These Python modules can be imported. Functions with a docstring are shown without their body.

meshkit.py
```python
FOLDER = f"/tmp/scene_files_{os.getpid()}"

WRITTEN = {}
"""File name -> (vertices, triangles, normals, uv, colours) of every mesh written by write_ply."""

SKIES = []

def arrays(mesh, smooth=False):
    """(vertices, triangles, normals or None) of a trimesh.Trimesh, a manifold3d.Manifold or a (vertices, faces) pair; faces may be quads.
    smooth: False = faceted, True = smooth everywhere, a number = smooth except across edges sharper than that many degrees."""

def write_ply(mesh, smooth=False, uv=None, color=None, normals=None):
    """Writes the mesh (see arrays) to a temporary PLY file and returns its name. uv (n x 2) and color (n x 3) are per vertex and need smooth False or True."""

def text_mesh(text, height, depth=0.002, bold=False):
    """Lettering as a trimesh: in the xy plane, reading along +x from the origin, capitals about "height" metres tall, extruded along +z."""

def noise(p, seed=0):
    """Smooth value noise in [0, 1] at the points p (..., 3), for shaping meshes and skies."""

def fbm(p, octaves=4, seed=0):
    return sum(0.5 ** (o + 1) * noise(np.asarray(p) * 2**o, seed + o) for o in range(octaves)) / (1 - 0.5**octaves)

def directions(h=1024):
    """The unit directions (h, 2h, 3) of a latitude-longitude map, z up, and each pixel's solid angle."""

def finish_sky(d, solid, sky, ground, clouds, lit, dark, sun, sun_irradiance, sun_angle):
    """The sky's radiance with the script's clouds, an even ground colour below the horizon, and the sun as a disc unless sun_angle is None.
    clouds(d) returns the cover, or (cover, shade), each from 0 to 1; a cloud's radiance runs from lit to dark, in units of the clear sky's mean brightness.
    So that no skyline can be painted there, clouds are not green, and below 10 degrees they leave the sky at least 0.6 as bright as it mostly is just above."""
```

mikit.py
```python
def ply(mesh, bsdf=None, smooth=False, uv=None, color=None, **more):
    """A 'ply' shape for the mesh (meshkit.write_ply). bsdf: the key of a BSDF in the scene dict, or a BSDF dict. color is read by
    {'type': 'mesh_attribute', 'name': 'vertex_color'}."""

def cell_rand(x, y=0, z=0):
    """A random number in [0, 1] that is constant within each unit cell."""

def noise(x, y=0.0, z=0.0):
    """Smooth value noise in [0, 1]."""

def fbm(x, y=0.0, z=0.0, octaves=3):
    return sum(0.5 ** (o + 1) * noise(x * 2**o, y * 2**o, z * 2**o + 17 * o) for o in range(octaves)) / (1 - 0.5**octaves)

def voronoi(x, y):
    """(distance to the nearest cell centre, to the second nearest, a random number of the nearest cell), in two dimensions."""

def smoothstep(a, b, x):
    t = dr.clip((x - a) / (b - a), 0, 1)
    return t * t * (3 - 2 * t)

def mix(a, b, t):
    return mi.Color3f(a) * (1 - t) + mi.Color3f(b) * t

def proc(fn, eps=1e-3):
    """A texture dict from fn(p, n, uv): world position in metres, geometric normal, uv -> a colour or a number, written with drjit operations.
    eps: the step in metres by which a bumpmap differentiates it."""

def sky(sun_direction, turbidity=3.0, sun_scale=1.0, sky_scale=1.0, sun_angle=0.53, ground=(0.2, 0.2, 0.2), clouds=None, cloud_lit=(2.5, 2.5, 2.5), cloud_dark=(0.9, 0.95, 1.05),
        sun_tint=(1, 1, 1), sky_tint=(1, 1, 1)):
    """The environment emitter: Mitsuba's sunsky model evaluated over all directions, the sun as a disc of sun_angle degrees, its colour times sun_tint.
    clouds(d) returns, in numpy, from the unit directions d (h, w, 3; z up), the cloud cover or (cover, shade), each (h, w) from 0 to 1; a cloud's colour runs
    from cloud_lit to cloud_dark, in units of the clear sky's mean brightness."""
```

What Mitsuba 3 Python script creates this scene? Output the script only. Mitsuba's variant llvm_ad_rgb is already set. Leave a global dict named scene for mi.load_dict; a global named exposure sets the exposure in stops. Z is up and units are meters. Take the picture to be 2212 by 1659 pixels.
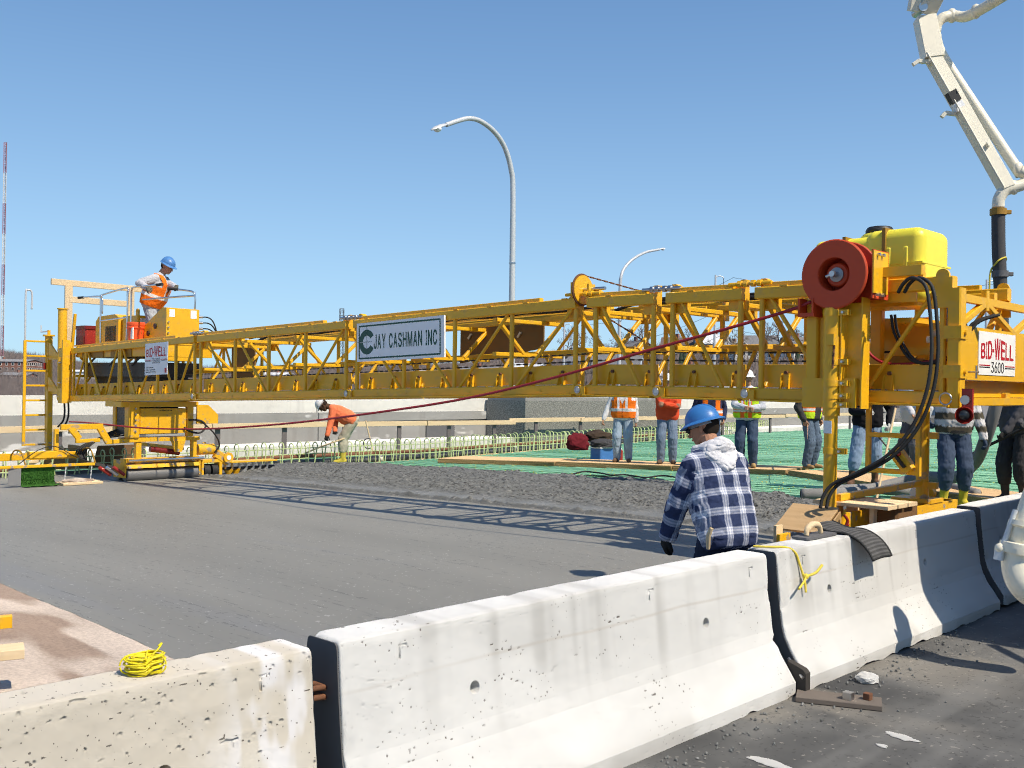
import math, random
import numpy as np
import trimesh, shapely.geometry as sg, shapely.ops as so
import manifold3d as m3
import drjit as dr, mitsuba as mi
import mikit, meshkit
from mikit import noise as nz, fbm as fb, voronoi, cell_rand, smoothstep as ss, mix
T = mi.ScalarTransform4f
rng = np.random.default_rng(7)
random.seed(7)
scene, labels = {}, {}

# ---------------------------------------------------------------- camera, sky, exposure
# world: X along the paving machine (towards the barrier), Y along the road (away), Z up, metres
EYE = np.array([0.0, 0.0, 1.70])
FWD = np.array([-0.69703, 0.71704, 0.00159])
UPV = np.array([-0.0102, -0.0121, 0.99988])
scene['camera'] = {'type': 'perspective', 'fov_axis': 'x', 'fov': 53.37, 'near_clip': 0.1, 'far_clip': 9000.0,
                   'to_world': T().look_at(origin=EYE.tolist(), target=(EYE + FWD * 10).tolist(), up=UPV.tolist())}
SUN_EL, SUN_AZ = math.radians(50), math.radians(1.5)
SUN = [math.cos(SUN_EL) * math.cos(SUN_AZ), math.cos(SUN_EL) * math.sin(SUN_AZ), math.sin(SUN_EL)]
def haze(d):                                                        # thin even haze low in the sky, the same all round
    el = np.degrees(np.arcsin(np.clip(d[..., 2], 0, 1))); return .62 * np.exp(-el / 11.0) + .02 * (meshkit.fbm(d * np.array([3., 3., 14.]), 4) - .5) * np.exp(-el / 30)
scene['sky'] = mikit.sky(SUN, turbidity=2.7, sky_scale=.84, sky_tint=(.77, .99, 1.16), sun_tint=(.93, 1.0, 1.09), clouds=haze, cloud_lit=(2.2, 3.1, 3.45))
exposure = 1.95

# ---------------------------------------------------------------- helpers
A = lambda *p: np.array(p, float)
def unit(v): v = np.asarray(v, float); return v / (np.linalg.norm(v) + 1e-12)
def axes(d, up=(0, 0, 1)):
    d = unit(d); up = np.asarray(up, float)
    if abs(d @ unit(up)) > .97: up = A(0, 1, 0) if abs(d[1]) < .9 else A(1, 0, 0)
    s = unit(np.cross(d, up)); return d, s, np.cross(s, d)

class M:
    """Collects triangles of simple solids into one mesh."""
    def __init__(s): s.v, s.f, s.n = [], [], 0
    def add(s, v, f):
        v, f = np.asarray(v, float), np.asarray(f, int)
        if f.shape[1] == 4: f = np.vstack([f[:, [0, 1, 2]], f[:, [0, 2, 3]]])
        s.v.append(v); s.f.append(f + s.n); s.n += len(v); return s
    def tm(s, t): return s.add(t.vertices, t.faces)
    def loft(s, rings, cap=True, closed=True):
        """rings: (k, n, 3)"""
        R = np.asarray(rings, float); k, n = R.shape[:2]
        i, j = np.meshgrid(np.arange(k - 1), np.arange(n if closed else n - 1), indexing='ij')
        j2 = (j + 1) % n
        q = np.stack([i * n + j, i * n + j2, (i + 1) * n + j2, (i + 1) * n + j], -1).reshape(-1, 4)
        v = R.reshape(-1, 3); f = np.vstack([q[:, [0, 1, 2]], q[:, [0, 2, 3]]])
        c_a, c_b = cap if isinstance(cap, tuple) else (cap, cap)
        if c_a or c_b:
            v = np.vstack([v, R[0].mean(0), R[-1].mean(0)]); c0, c1 = k * n, k * n + 1; a = np.arange(n); b = (a + 1) % n
            f = np.vstack([f] + ([np.stack([b, a, a * 0 + c0], 1)] if c_a else []) + ([np.stack([a + (k - 1) * n, b + (k - 1) * n, a * 0 + c1], 1)] if c_b else []))
        return s.add(v, f)
    def box(s, x0, x1, y0, y1, z0, z1, c=None):
        x0, x1 = sorted((x0, x1)); y0, y1 = sorted((y0, y1)); z0, z1 = sorted((z0, z1))
        return s.bar(A((x0 + x1) / 2, (y0 + y1) / 2, z0), A((x0 + x1) / 2, (y0 + y1) / 2, z1), x1 - x0, y1 - y0, side=(1, 0, 0), c=c)
    def bar(s, a, b, w, h, up=(0, 0, 1), side=None, c=None):
        """Rectangular bar from a to b, w across, h along up, with chamfered long edges."""
        a, b = np.asarray(a, float), np.asarray(b, float); d = unit(b - a)
        if side is not None: sd = unit(np.asarray(side, float) - d * (np.asarray(side) @ d)); u = np.cross(sd, d)
        else: d, sd, u = axes(d, up)
        w, h = w / 2, h / 2
        c = min(w, h) * .22 if c is None else c; c = min(c, .02, min(w, h) * .9)
        if c <= 0: P = [(-w, -h), (w, -h), (w, h), (-w, h)]
        else: P = [(-w + c, -h), (w - c, -h), (w, -h + c), (w, h - c), (w - c, h), (-w + c, h), (-w, h - c), (-w, -h + c)]
        P = np.array(P); ring = P[:, :1] * sd + P[:, 1:] * u
        if np.cross(sd, u) @ d < 0: ring = ring[::-1]
        return s.loft([a + ring, b + ring])
    def tube(s, pts, r, n=8, cap=True):
        p = np.asarray(pts, float); r = np.broadcast_to(np.asarray(r, float), (len(p),))
        t = np.gradient(p, axis=0); t /= np.linalg.norm(t, axis=1, keepdims=True) + 1e-12
        _, sd, u = axes(t[0]); ang = np.arange(n) * 2 * np.pi / n; R = []
        for k in range(len(p)):
            sd = unit(sd - t[k] * (sd @ t[k])); u = np.cross(t[k], sd)
            R.append(p[k] + r[k] * (np.cos(ang)[:, None] * sd + np.sin(ang)[:, None] * u))
        return s.loft(R, cap)
    def cyl(s, a, b, r, r2=None, n=14): return s.tube([a, b], [r, r if r2 is None else r2], n)
    def ball(s, c, r, sub=2, sc=(1, 1, 1)):
        t = trimesh.creation.icosphere(subdivisions=sub, radius=1); return s.add(t.vertices * np.asarray(sc) * r + np.asarray(c), t.faces)
    def lathe(s, prof, c, ax=(0, 0, 1), n=28, cap=True):
        d, sd, u = axes(ax); ang = np.arange(n) * 2 * np.pi / n
        dirs = np.cos(ang)[:, None] * sd + np.sin(ang)[:, None] * np.cross(d, sd)
        return s.loft([np.asarray(c) + r * dirs + d * h for r, h in prof], cap=cap if prof[0] != prof[-1] else False)
    def plate(s, poly, o, ux, uy, t):
        """2D polygon (list of xy) extruded by t along ux x uy from o."""
        if hasattr(poly, 'geoms'):
            for q in poly.geoms: s.plate(q, o, ux, uy, t)
            return s
        g = poly if hasattr(poly, 'exterior') else sg.Polygon(poly)
        e = trimesh.creation.extrude_polygon(g, abs(t), engine='earcut'); ux, uy = np.asarray(ux, float), np.asarray(uy, float); w = np.cross(ux, uy)
        v = e.vertices; return s.add(np.asarray(o) + v[:, :1] * ux + v[:, 1:2] * uy + v[:, 2:] * w * np.sign(t), e.faces if t > 0 else e.faces[:, ::-1])
    def text(s, t, h, o, ux, uy, depth=.003, bold=True, sx=1.0, warp=None):
        e = meshkit.text_mesh(t, h, depth, bold); ux, uy = unit(ux), unit(uy); w = np.cross(ux, uy); v = np.array(e.vertices)
        v[:, 0] = (v[:, 0] - v[:, 0].min()) * sx
        if warp: v = warp(v)
        return s.add(np.asarray(o) + v[:, :1] * ux + v[:, 1:2] * uy + v[:, 2:] * w, e.faces)
    def mesh(s): return trimesh.Trimesh(np.vstack(s.v), np.vstack(s.f), process=False)

used = {}
def numbered(k):
    used[k] = used.get(k, -1) + 1
    return k if used[k] == 0 else f'{k}_{used[k]:03d}'
def thing(name, label=None, cat=None, group=None):
    k = numbered(name); labels[k] = {}
    if label: labels[k]['label'] = label
    if cat: labels[k]['category'] = cat
    if group: labels[k]['group'] = group
    return k
def put(name, m, bsdf, parent=None, smooth=35, color=None, uv=None, label=None, cat=None, group=None, kind=None):
    k = numbered(parent + '__' + name if parent else name)
    m = m.mesh() if isinstance(m, M) else m; bsdf = 'mat_' + bsdf
    if color is not None:
        col = np.asarray(color, float)
        if col.ndim == 1:
            v, f, n = meshkit.arrays(m, smooth); m = (v, f); smooth = True if smooth else False; col = np.tile(col, (len(v), 1))
        scene[k] = mikit.ply(m, bsdf, smooth=bool(smooth), color=col, uv=uv)
    else: scene[k] = mikit.ply(m, bsdf, smooth=smooth if uv is None else bool(smooth), uv=uv)
    d = {a: b for a, b in (('label', label), ('category', cat), ('group', group), ('kind', kind)) if b}
    if d: labels[k] = {**labels.get(k, {}), **d}
    return k
def letters(t, w, h, o, ux, uy, depth=.002, gap=.16, warp=None, bold=True):
    """Each character scaled into a cell of its own, so that condensed lettering keeps its gaps."""
    wd = {' ': .55, 'I': .46, '-': .40, '1': .6, 'J': .8, 'M': 1.2, 'W': 1.45}; tot = sum(wd.get(c, 1) for c in t); x = 0; m = M()
    for c in t:
        cw = wd.get(c, 1) * w / tot; gp = gap; gap = .48 if c == 'I' else gap
        if c != ' ':
            e = meshkit.text_mesh(c, h, depth, bold); v = np.array(e.vertices); v[:, 0] -= v[:, 0].min(); v[:, 0] *= cw * (1 - gap) / v[:, 0].max(); v[:, 1] = v[:, 1] / (v[:, 1].max() if c != '-' else h) * h; v[:, 0] += x + cw * gap / 2
            if warp: v = warp(v)
            m.add(np.asarray(o) + v[:, :1] * ux + v[:, 1:2] * uy + v[:, 2:] * np.cross(ux, uy), e.faces)
        x += cw; gap = gp
    return m
def arc(c, r, a0, a1, ux, uy, n=8):
    t = np.radians(np.linspace(a0, a1, n)); return [np.asarray(c) + r * (math.cos(x) * np.asarray(ux) + math.sin(x) * np.asarray(uy)) for x in t]
def bez(*P, n=16):
    P = np.asarray(P, float); t = np.linspace(0, 1, n)[:, None]
    while len(P) > 1 and P.ndim == 2: P = np.stack([np.repeat(p[None], n, 0) for p in P])
    while len(P) > 1: P = P[:-1] * (1 - t) + P[1:] * t
    return P[0]
def spline(P, n=8):
    """Catmull-Rom through the points."""
    P = np.asarray(P, float); Q = np.vstack([2 * P[0] - P[1], P, 2 * P[-1] - P[-2]]); out = []
    for i in range(1, len(Q) - 2):
        for t in np.linspace(0, 1, n, endpoint=False):
            out.append(.5 * (2 * Q[i] + (Q[i + 1] - Q[i - 1]) * t + (2 * Q[i - 1] - 5 * Q[i] + 4 * Q[i + 1] - Q[i + 2]) * t ** 2 + (3 * Q[i] - Q[i - 1] - 3 * Q[i + 1] + Q[i + 2]) * t ** 3))
    return np.array(out + [P[-1]])

# ---------------------------------------------------------------- materials
def flat(name, rgb, rough=.6, metal=0., spec=.5, **k):
    scene['mat_' + name] = {'type': 'twosided', 'b': {'type': 'principled', 'base_color': {'type': 'rgb', 'value': list(rgb)}, 'roughness': rough, 'metallic': metal, 'specular': spec, **k}}
    return name
def procm(name, fn, rough=.8, bump=None, bscale=1., eps=.004, metal=0., spec=.4, **k):
    b = {'type': 'principled', 'base_color': mikit.proc(fn), 'roughness': rough, 'metallic': metal, 'specular': spec, **k}
    if bump: b = {'type': 'bumpmap', 'arbitrary': mikit.proc(bump, eps=eps), 'scale': bscale, 'b': b}
    scene['mat_' + name] = {'type': 'twosided', 'b': b}
    return name
def vcol(name, rough, spec=.3, **k):
    scene['mat_' + name] = {'type': 'twosided', 'b': {'type': 'principled', 'base_color': {'type': 'mesh_attribute', 'name': 'vertex_color'}, 'roughness': rough, 'specular': spec, **k}}
vcol('vc_cloth', .92, .15); vcol('vc_satin', .4, .5)

def f_yellow(p, n, uv):
    g = fb(p.x * 3.1, p.y * 3.1, p.z * 3.1, 3); d = ss(.58, .80, fb(p.x * 9 + 4, p.y * 9, p.z * 9, 3))
    c = mix((.77, .425, .011), (.69, .37, .013), g)
    c = mix(c, (.42, .30, .12), d * .28)
    return mix(c, (.24, .235, .225), ss(.62, .70, fb(p.x * 11 + 7, p.y * 11, p.z * 11 + 3, 3)) * ss(1.5, .6, p.z) * .8)
procm('yellow_paint', f_yellow, rough=.38, spec=.5)
flat('dark_yellow', (.30, .16, .012), .55)
flat('steel', (.55, .55, .55), .35, 1.); flat('chrome', (.75, .75, .76), .22, 1.); flat('galvanised', (.52, .54, .56), .42, .15)
flat('rubber', (.018, .018, .018), .7); flat('black_paint', (.02, .02, .02), .45); flat('chain_steel', (.055, .05, .045), .6, .5)
flat('rust', (.14, .06, .03), .85); flat('red_paint', (.30, .022, .015), .42); flat('red_hose', (.33, .012, .018), .45); flat('maroon', (.16, .012, .012), .4)
flat('white_paint', (.78, .78, .76), .5); flat('orange_plastic', (.75, .10, .025), .4); flat('orange_red', (.52, .055, .012), .6)
flat('tank_yellow', (.80, .70, .05), .42, clearcoat=.2); flat('cream_paint', (.68, .64, .52), .38); flat('cap_black', (.015, .015, .017), .5)
flat('sign_white', (.80, .81, .82), .55); flat('sign_green', (.012, .075, .05), .5); flat('logo_red', (.45, .012, .02), .5); flat('ink', (.02, .02, .022), .6); flat('logo_blue', (.05, .16, .42), .5)
flat('pipe_rust', (.20, .085, .05), .8); flat('pvc_grey', (.10, .10, .105), .6); flat('post_steel', (.13, .11, .11), .6); flat('glass_dark', (.02, .025, .03), .1)
def f_wood(p, n, uv):
    g = nz(p.x * 7, p.y * 7, p.z * 60) * .5 + nz(p.x * 60, p.y * 5, p.z * 5) * .5
    c = mix((.58, .43, .25), (.68, .54, .35), g); return mix(c, (.33, .21, .10), ss(.74, .85, fb(p.x * 3, p.y * 3, p.z * 3)))
procm('lumber', f_wood, .8)
def f_ply(p, n, uv):
    g = fb(p.x * 4, p.y * 22, p.z * 40, 3); e = ss(.5, .3, dr.abs(n.z))
    return mix(mix((.42, .27, .13), (.55, .38, .21), g), mix((.20, .12, .05), (.42, .28, .12), nz(p.x * 14, p.y * 14, p.z * 130)), e * .8)
procm('plywood', f_ply, .85)
flat('dark_ply', (.16, .085, .035), .8)

# ================================================================ setting
def deckz(X): return .22 - .026 * np.maximum(0, -6.4 - np.asarray(X, float))
def gridmesh(xs, ys, zf):
    X, Y = np.meshgrid(xs, ys, indexing='ij'); Z = zf(X, Y); n, k = X.shape
    i, j = np.meshgrid(np.arange(n - 1), np.arange(k - 1), indexing='ij')
    q = np.stack([i * k + j, (i + 1) * k + j, (i + 1) * k + j + 1, i * k + j + 1], -1).reshape(-1, 4)
    return trimesh.Trimesh(np.stack([X, Y, Z], -1).reshape(-1, 3), np.vstack([q[:, [0, 1, 2]], q[:, [0, 2, 3]]]), process=False)
P3 = lambda X, Y, s, t=0: np.stack([X * s, Y * s, np.full_like(X, t)], -1)

# ground far below and around, rising to the wooded hill and the town
def f_ground(p, n, uv):
    g = fb(p.x * .02, p.y * .02, 0, 4); return mix(mix((.10, .083, .075), (.155, .13, .12), g), (.12, .105, .085), ss(.5, .7, fb(p.x * .006, p.y * .006, 3, 2)) * .6)
procm('ground_mat', f_ground, .95)
SKYX = [-400, 0, 60, 120, 200, 400, 800, 1050, 1200, 1400, 1700, 2212, 2700]
SKYE = [.016, .0185, .0165, .0125, .008, .0075, .010, .016, .024, .032, .036, .034, .028]
def bearing(X, Y):
    r = X * .69703 * -1 + Y * .71704; s = X * .71704 + Y * .69703
    return 1106 + 2200 * s / np.maximum(r, 1e-3), r
def terrain(X, Y):
    b, fw = bearing(X, Y); R = np.hypot(X, Y); e = np.where(fw > 0, np.interp(b, SKYX, SKYE), .01)
    Re = np.where(fw > 0, np.interp(b, [0, 400, 1000, 1300, 2212], [950, 700, 420, 300, 280]), 500); t = np.clip((R - 70) / (Re - 70), 0, 1); t = t * t * (3 - 2 * t)
    cap = np.minimum(R, 1500)
    return -3.2 + t * (4.9 + e * cap) + t * 2.5 * (meshkit.fbm(P3(X, Y, .012), 3) - .5)
def polar():
    rs = np.concatenate([[0], np.geomspace(24, 6000, 60)]); th = np.linspace(0, 2 * np.pi, 181)
    R, TH = np.meshgrid(rs, th, indexing='ij'); X, Y = R * np.cos(TH), R * np.sin(TH); n, k = X.shape
    i, j = np.meshgrid(np.arange(n - 1), np.arange(k - 1), indexing='ij')
    q = np.stack([i * k + j, (i + 1) * k + j, (i + 1) * k + j + 1, i * k + j + 1], -1).reshape(-1, 4)
    return trimesh.Trimesh(np.stack([X, Y, terrain(X, Y)], -1).reshape(-1, 3), np.vstack([q[:, [0, 1, 2]], q[:, [0, 2, 3]]]), process=False)
put('ground', polar(), 'ground_mat', smooth=True, kind='structure')

# near road on the camera's side of the barrier
def f_road(p, n, uv):
    g = fb(p.x * 2.2, p.y * 2.2, 0, 4); c = mix((.066, .067, .067), (.118, .118, .115), ss(.25, .8, g))
    w = ss(.47, .60, fb(p.x * .9 + 3, p.y * .5 + 1.7, 0, 4)); c = mix(c, (.042, .043, .045), w * .8)
    d = ss(.55, .75, fb(p.x * 1.3 + 20, p.y * 2.1, 5, 3)) * ss(-1.4, -2.6, p.x); c = mix(c, (.20, .185, .16), d * .6)
    c = mix(c, (.04, .04, .04), ss(.80, .88, nz(p.x * 60, p.y * 60)) * .5)
    c = mix(c, (.34, .31, .27), ss(.88, .93, nz(p.x * 38 + 9, p.y * 38)) * .35)
    return mix(c, (.17, .17, .165), ss(.40, .62, fb(p.x * 6, p.y * .5, 2, 3)) * .35)
procm('road_mat', f_road, .85, lambda p, n, uv: fb(p.x * 30, p.y * 30, 0, 3) + .6 * nz(p.x * 9, p.y * 1.2), .0035)
put('road', gridmesh(np.linspace(-3.46, 30, 60), np.linspace(-25, 90, 90), lambda X, Y: .0 + .004 * (meshkit.fbm(P3(X, Y, .8), 2) - .5)), 'road_mat', smooth=True, kind='structure')
put('road_edge', M().box(-3.5, -3.462, -25, 90, -3.4, -.02), 'road_mat', kind='structure')
# dry white patches and spilt grout on the road
def blotch(c, rx, ry, seed, h=.006):
    a = np.linspace(0, 2 * np.pi, 40, endpoint=False); k = 1 + .75 * (meshkit.fbm(np.stack([np.cos(a) * 1.6, np.sin(a) * 1.6, a * 0 + seed], -1), 3) - .5) * 2
    pts = np.stack([c[0] + rx * k * np.cos(a), c[1] + ry * k * np.sin(a)], 1); m = M()
    m.loft([np.column_stack([pts, a * 0 + .003]), np.column_stack([np.asarray(c)[:2] + (pts - np.asarray(c)[:2]) * .9, a * 0 + h])]); return m
flat('spill_white', (.42, .42, .41), .8)
sp = M()
for (c, rx, ry, s) in [((-2.107,4.95,0), .09, .035, 1), ((-2.113,4.756,-0), .025, .02, 2), ((-2.365,4.159,0), .12, .04, 8)]:
    b = blotch(c, rx, ry, s); sp.v += b.v; sp.f += [f + sp.n for f in b.f]; sp.n += b.n
put('spilt_paint', sp, 'spill_white', label='white splashes dried on the dark road surface at the lower right', cat='spill', kind='stuff')

# the wet deck: smooth screeded part, lip and rough heap
YLIP = 9.35
def lip_y(X): return YLIP + .10 * (meshkit.fbm(P3(X, X * 0, .9, 2), 2) - .5) + .05 * (meshkit.fbm(P3(X, X * 0, 5., 4), 2) - .5)
def edge_y(X): return 13.45 - 1.0 * np.clip((X + 9.3) / 2.5, 0, 1) - .9 * np.clip((X + 6.3) / 1.5, 0, 1) - 1.2 * np.clip((-17.6 - X) / 1.2, 0, 1) + 1.1 * (meshkit.fbm(P3(X, X * 0, .5, 8), 3) - .5)
def f_fresh(p, n, uv):
    w = fb(p.x * .25, p.y * 1.6, 0, 3); c = mix((.163, .162, .150), (.200, .198, .184), w)
    c = mix(c, (.17, .173, .18), ss(.55, .75, fb(p.x * .12 + 5, p.y * 2.4, 1, 3)) * .5)
    q = p.y + .03 * nz(p.x * .6, 1.5)
    s = ss(.70, .95, nz(p.x * 1.6, q * 55)) * ss(.45, .7, nz(p.x * 24, q * 70 + 4)); c = mix(c, (.08, .082, .082), s * .5)
    s2 = ss(.84, .92, nz(p.x * 34, p.y * 34, 2)) * ss(.4, .7, fb(p.x * .9, p.y * 1.9, 3, 2)); c = mix(c, (.075, .075, .075), s2 * .5)
    return mix(c, (.33, .33, .32), ss(.90, .95, nz(p.x * 44 + 5, p.y * 44, 7)) * .5)
procm('fresh_mat', f_fresh, .55, lambda p, n, uv: nz(p.x * 1.6, p.y * 55) * .6 + fb(p.x * 14, p.y * 18, 0, 3) * .6, .003, spec=.3)
def f_rough(p, n, uv):
    g = fb(p.x * 7, p.y * 7, p.z * 7, 3); return mix(mix((.102, .106, .104), (.172, .177, .174), g), (.25, .245, .24), ss(.72, .85, nz(p.x * 30, p.y * 30, p.z * 30)) * .6) * (1 - .45 * ss(.70, .82, nz(p.x * 40 + 3, p.y * 40, p.z * 40)) * ss(10.0, 10.2, p.y))
procm('rough_mat', f_rough, .58, lambda p, n, uv: (fb(p.x * 30, p.y * 30, p.z * 30, 3) - 1.0 * ss(.66, .80, nz(p.x * 40 + 3, p.y * 40, p.z * 40))) * (.12 + .88 * ss(9.95, 10.3, p.y + .3 * nz(p.x * 2.3))), .04, spec=.4)
def fresh(X, Y):
    b = np.exp(-((Y - lip_y(X)) / .05) ** 2)
    return deckz(X) + .004 * (meshkit.fbm(P3(X, Y, 1.1), 3) - .5) + .003 * np.sin(Y * 5 + .3 * X) - .02 * b * 0
put('fresh_concrete', gridmesh(np.linspace(-19.6, -4.42, 160), np.linspace(2.5, 9.45, 92), fresh), 'fresh_mat', smooth=True, kind='structure')
put('slab_edge', M().box(-4.46, -4.424, 2.72, 12.3, -.35, .19), 'rough_mat', kind='structure')
def rough(X, Y):
    L, E = lip_y(X), edge_y(X); d = Y - L
    band = np.clip((d - .62 - .25 * meshkit.fbm(P3(X, X * 0, 1.2, 6), 2)) / .3, 0, 1)
    n1 = meshkit.fbm(P3(X, Y, 1.7), 4); n2 = meshkit.fbm(P3(X, Y, 9.5, 5), 3); n3 = meshkit.fbm(P3(X, Y, 22, 9), 2)
    h = .012 + .030 * np.exp(-((d - .06) / .045) ** 2) * (.2 + 1.6 * meshkit.fbm(P3(X, Y, 17, 2), 3)) + .03 * np.exp(-((d - .08) / .05) ** 2) * np.maximum(meshkit.fbm(P3(X, Y, 11, 7), 3) - .55, 0) * 4 + .004 * n3 * np.clip(d / .1, 0, 1)
    h = h + band * (.016 + .10 * np.maximum(n1 - .32, 0) + .055 * np.abs(n2 - .5) + .05 * (n3 - .35))
    h = h * np.clip(d / .05, 0, 1) - .004 * (d < .02)
    out = np.clip((Y - E) / .3, 0, 1); return deckz(X) + h * (1 - out) - .32 * out
put('rough_concrete', gridmesh(np.linspace(-19.3, -4.42, 620), np.linspace(9.2, 14.4, 230), rough), 'rough_mat', smooth=True, kind='structure')
put('deck_gutter', M().box(-4.425, -3.49, -6, 60, -.40, -.17), 'rough_mat', kind='structure')

# wet burlap laid over the older part of the deck
def f_burlap(p, n, uv):
    g = fb(p.x * 1.4, p.y * 1.4, 0, 4); c = mix((.36, .30, .255), (.50, .43, .37), g)
    c = mix(c, (.22, .16, .125), ss(.50, .60, fb(p.x * .8 + 2, p.y * 2.6 + 4, 2, 3)) * .85)
    c = mix(c, (.30, .23, .18), ss(.44, .5, dr.abs(nz(p.x * 1.1, p.y * 5 + fb(p.x, p.y) * 2) - .5)) * .5)
    return c * (.86 + .28 * nz(p.x * 90, p.y * 90))
procm('burlap_mat', f_burlap, .95, lambda p, n, uv: nz(p.x * 80, p.y * 80) * .25 + fb(p.x * 5, p.y * 8, 0, 3), .02, spec=.1)
def burl(X, Y):
    E = 2.78 - .046 * (np.clip(X, -9, 0) + 7.94) + .008 * np.sin(X * 2.1); t = np.clip((E - Y) / .03, 0, 1); q = np.clip((E - Y) / .5, .06, 1)
    return deckz(X) - .03 + t * (.046 + q * (.035 * (meshkit.fbm(P3(X, Y, 2.3), 3) - .4) + .020 * np.sin(9 * (Y + .25 * X) + 4 * meshkit.fbm(P3(X, Y, 1.2, 4), 2))))
put('burlap_sheet', gridmesh(np.linspace(-20, -4.3, 200), np.r_[np.linspace(-8, 2.2, 150), np.linspace(2.22, 2.90, 46)], burl), 'burlap_mat', smooth=True, kind='structure')

# formwork under the reinforcement beyond the pour, and the reinforcement
def f_form(p, n, uv): return mix((.06, .17, .10), (.085, .22, .14), fb(p.x * 2, p.y * 2, 0, 3))
procm('form_mat', f_form, .8)
def edge_x(Y): return -19.35 - .23 * np.maximum(0, np.asarray(Y, float) - 17) - .006 * np.maximum(0, np.asarray(Y, float) - 30) ** 2 * .3
put('deck_form', trimesh.util.concatenate([gridmesh(np.linspace(-19.5, -4.4, 8), np.linspace(9.5, 62, 30), lambda X, Y: deckz(X) - .20),
    gridmesh(np.linspace(0, 1, 4), np.linspace(9.5, 62, 30), lambda X, Y: X * 0)]) if False else gridmesh(np.linspace(-30, -4.4, 14), np.linspace(9.5, 62, 30), lambda X, Y: deckz(X) - .20), 'form_mat', kind='structure')
def f_green(p, n, uv): return mix(mix((.26, .57, .36), (.34, .66, .44), fb(p.x * 1.3, p.y * 9, 0, 2)), (.30, .42, .30), ss(.7, .85, fb(p.x * 5, p.y * 5, 0, 2)) * .5)
procm('epoxy_green', f_green, .5, spec=.4)
flat('hoop_green', (.47, .56, .27), .5); flat('epoxy_pale', (.36, .66, .44), .5); flat('tie_yellow', (.62, .50, .05), .6)
mat = thing('rebar_mat', 'mat of green coated reinforcing bars covering the far part of the deck', 'reinforcing bars')
ys = np.concatenate([np.arange(11.0, 30, .15), np.arange(30, 60, .16)]); far = M(); nb = 0
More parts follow.
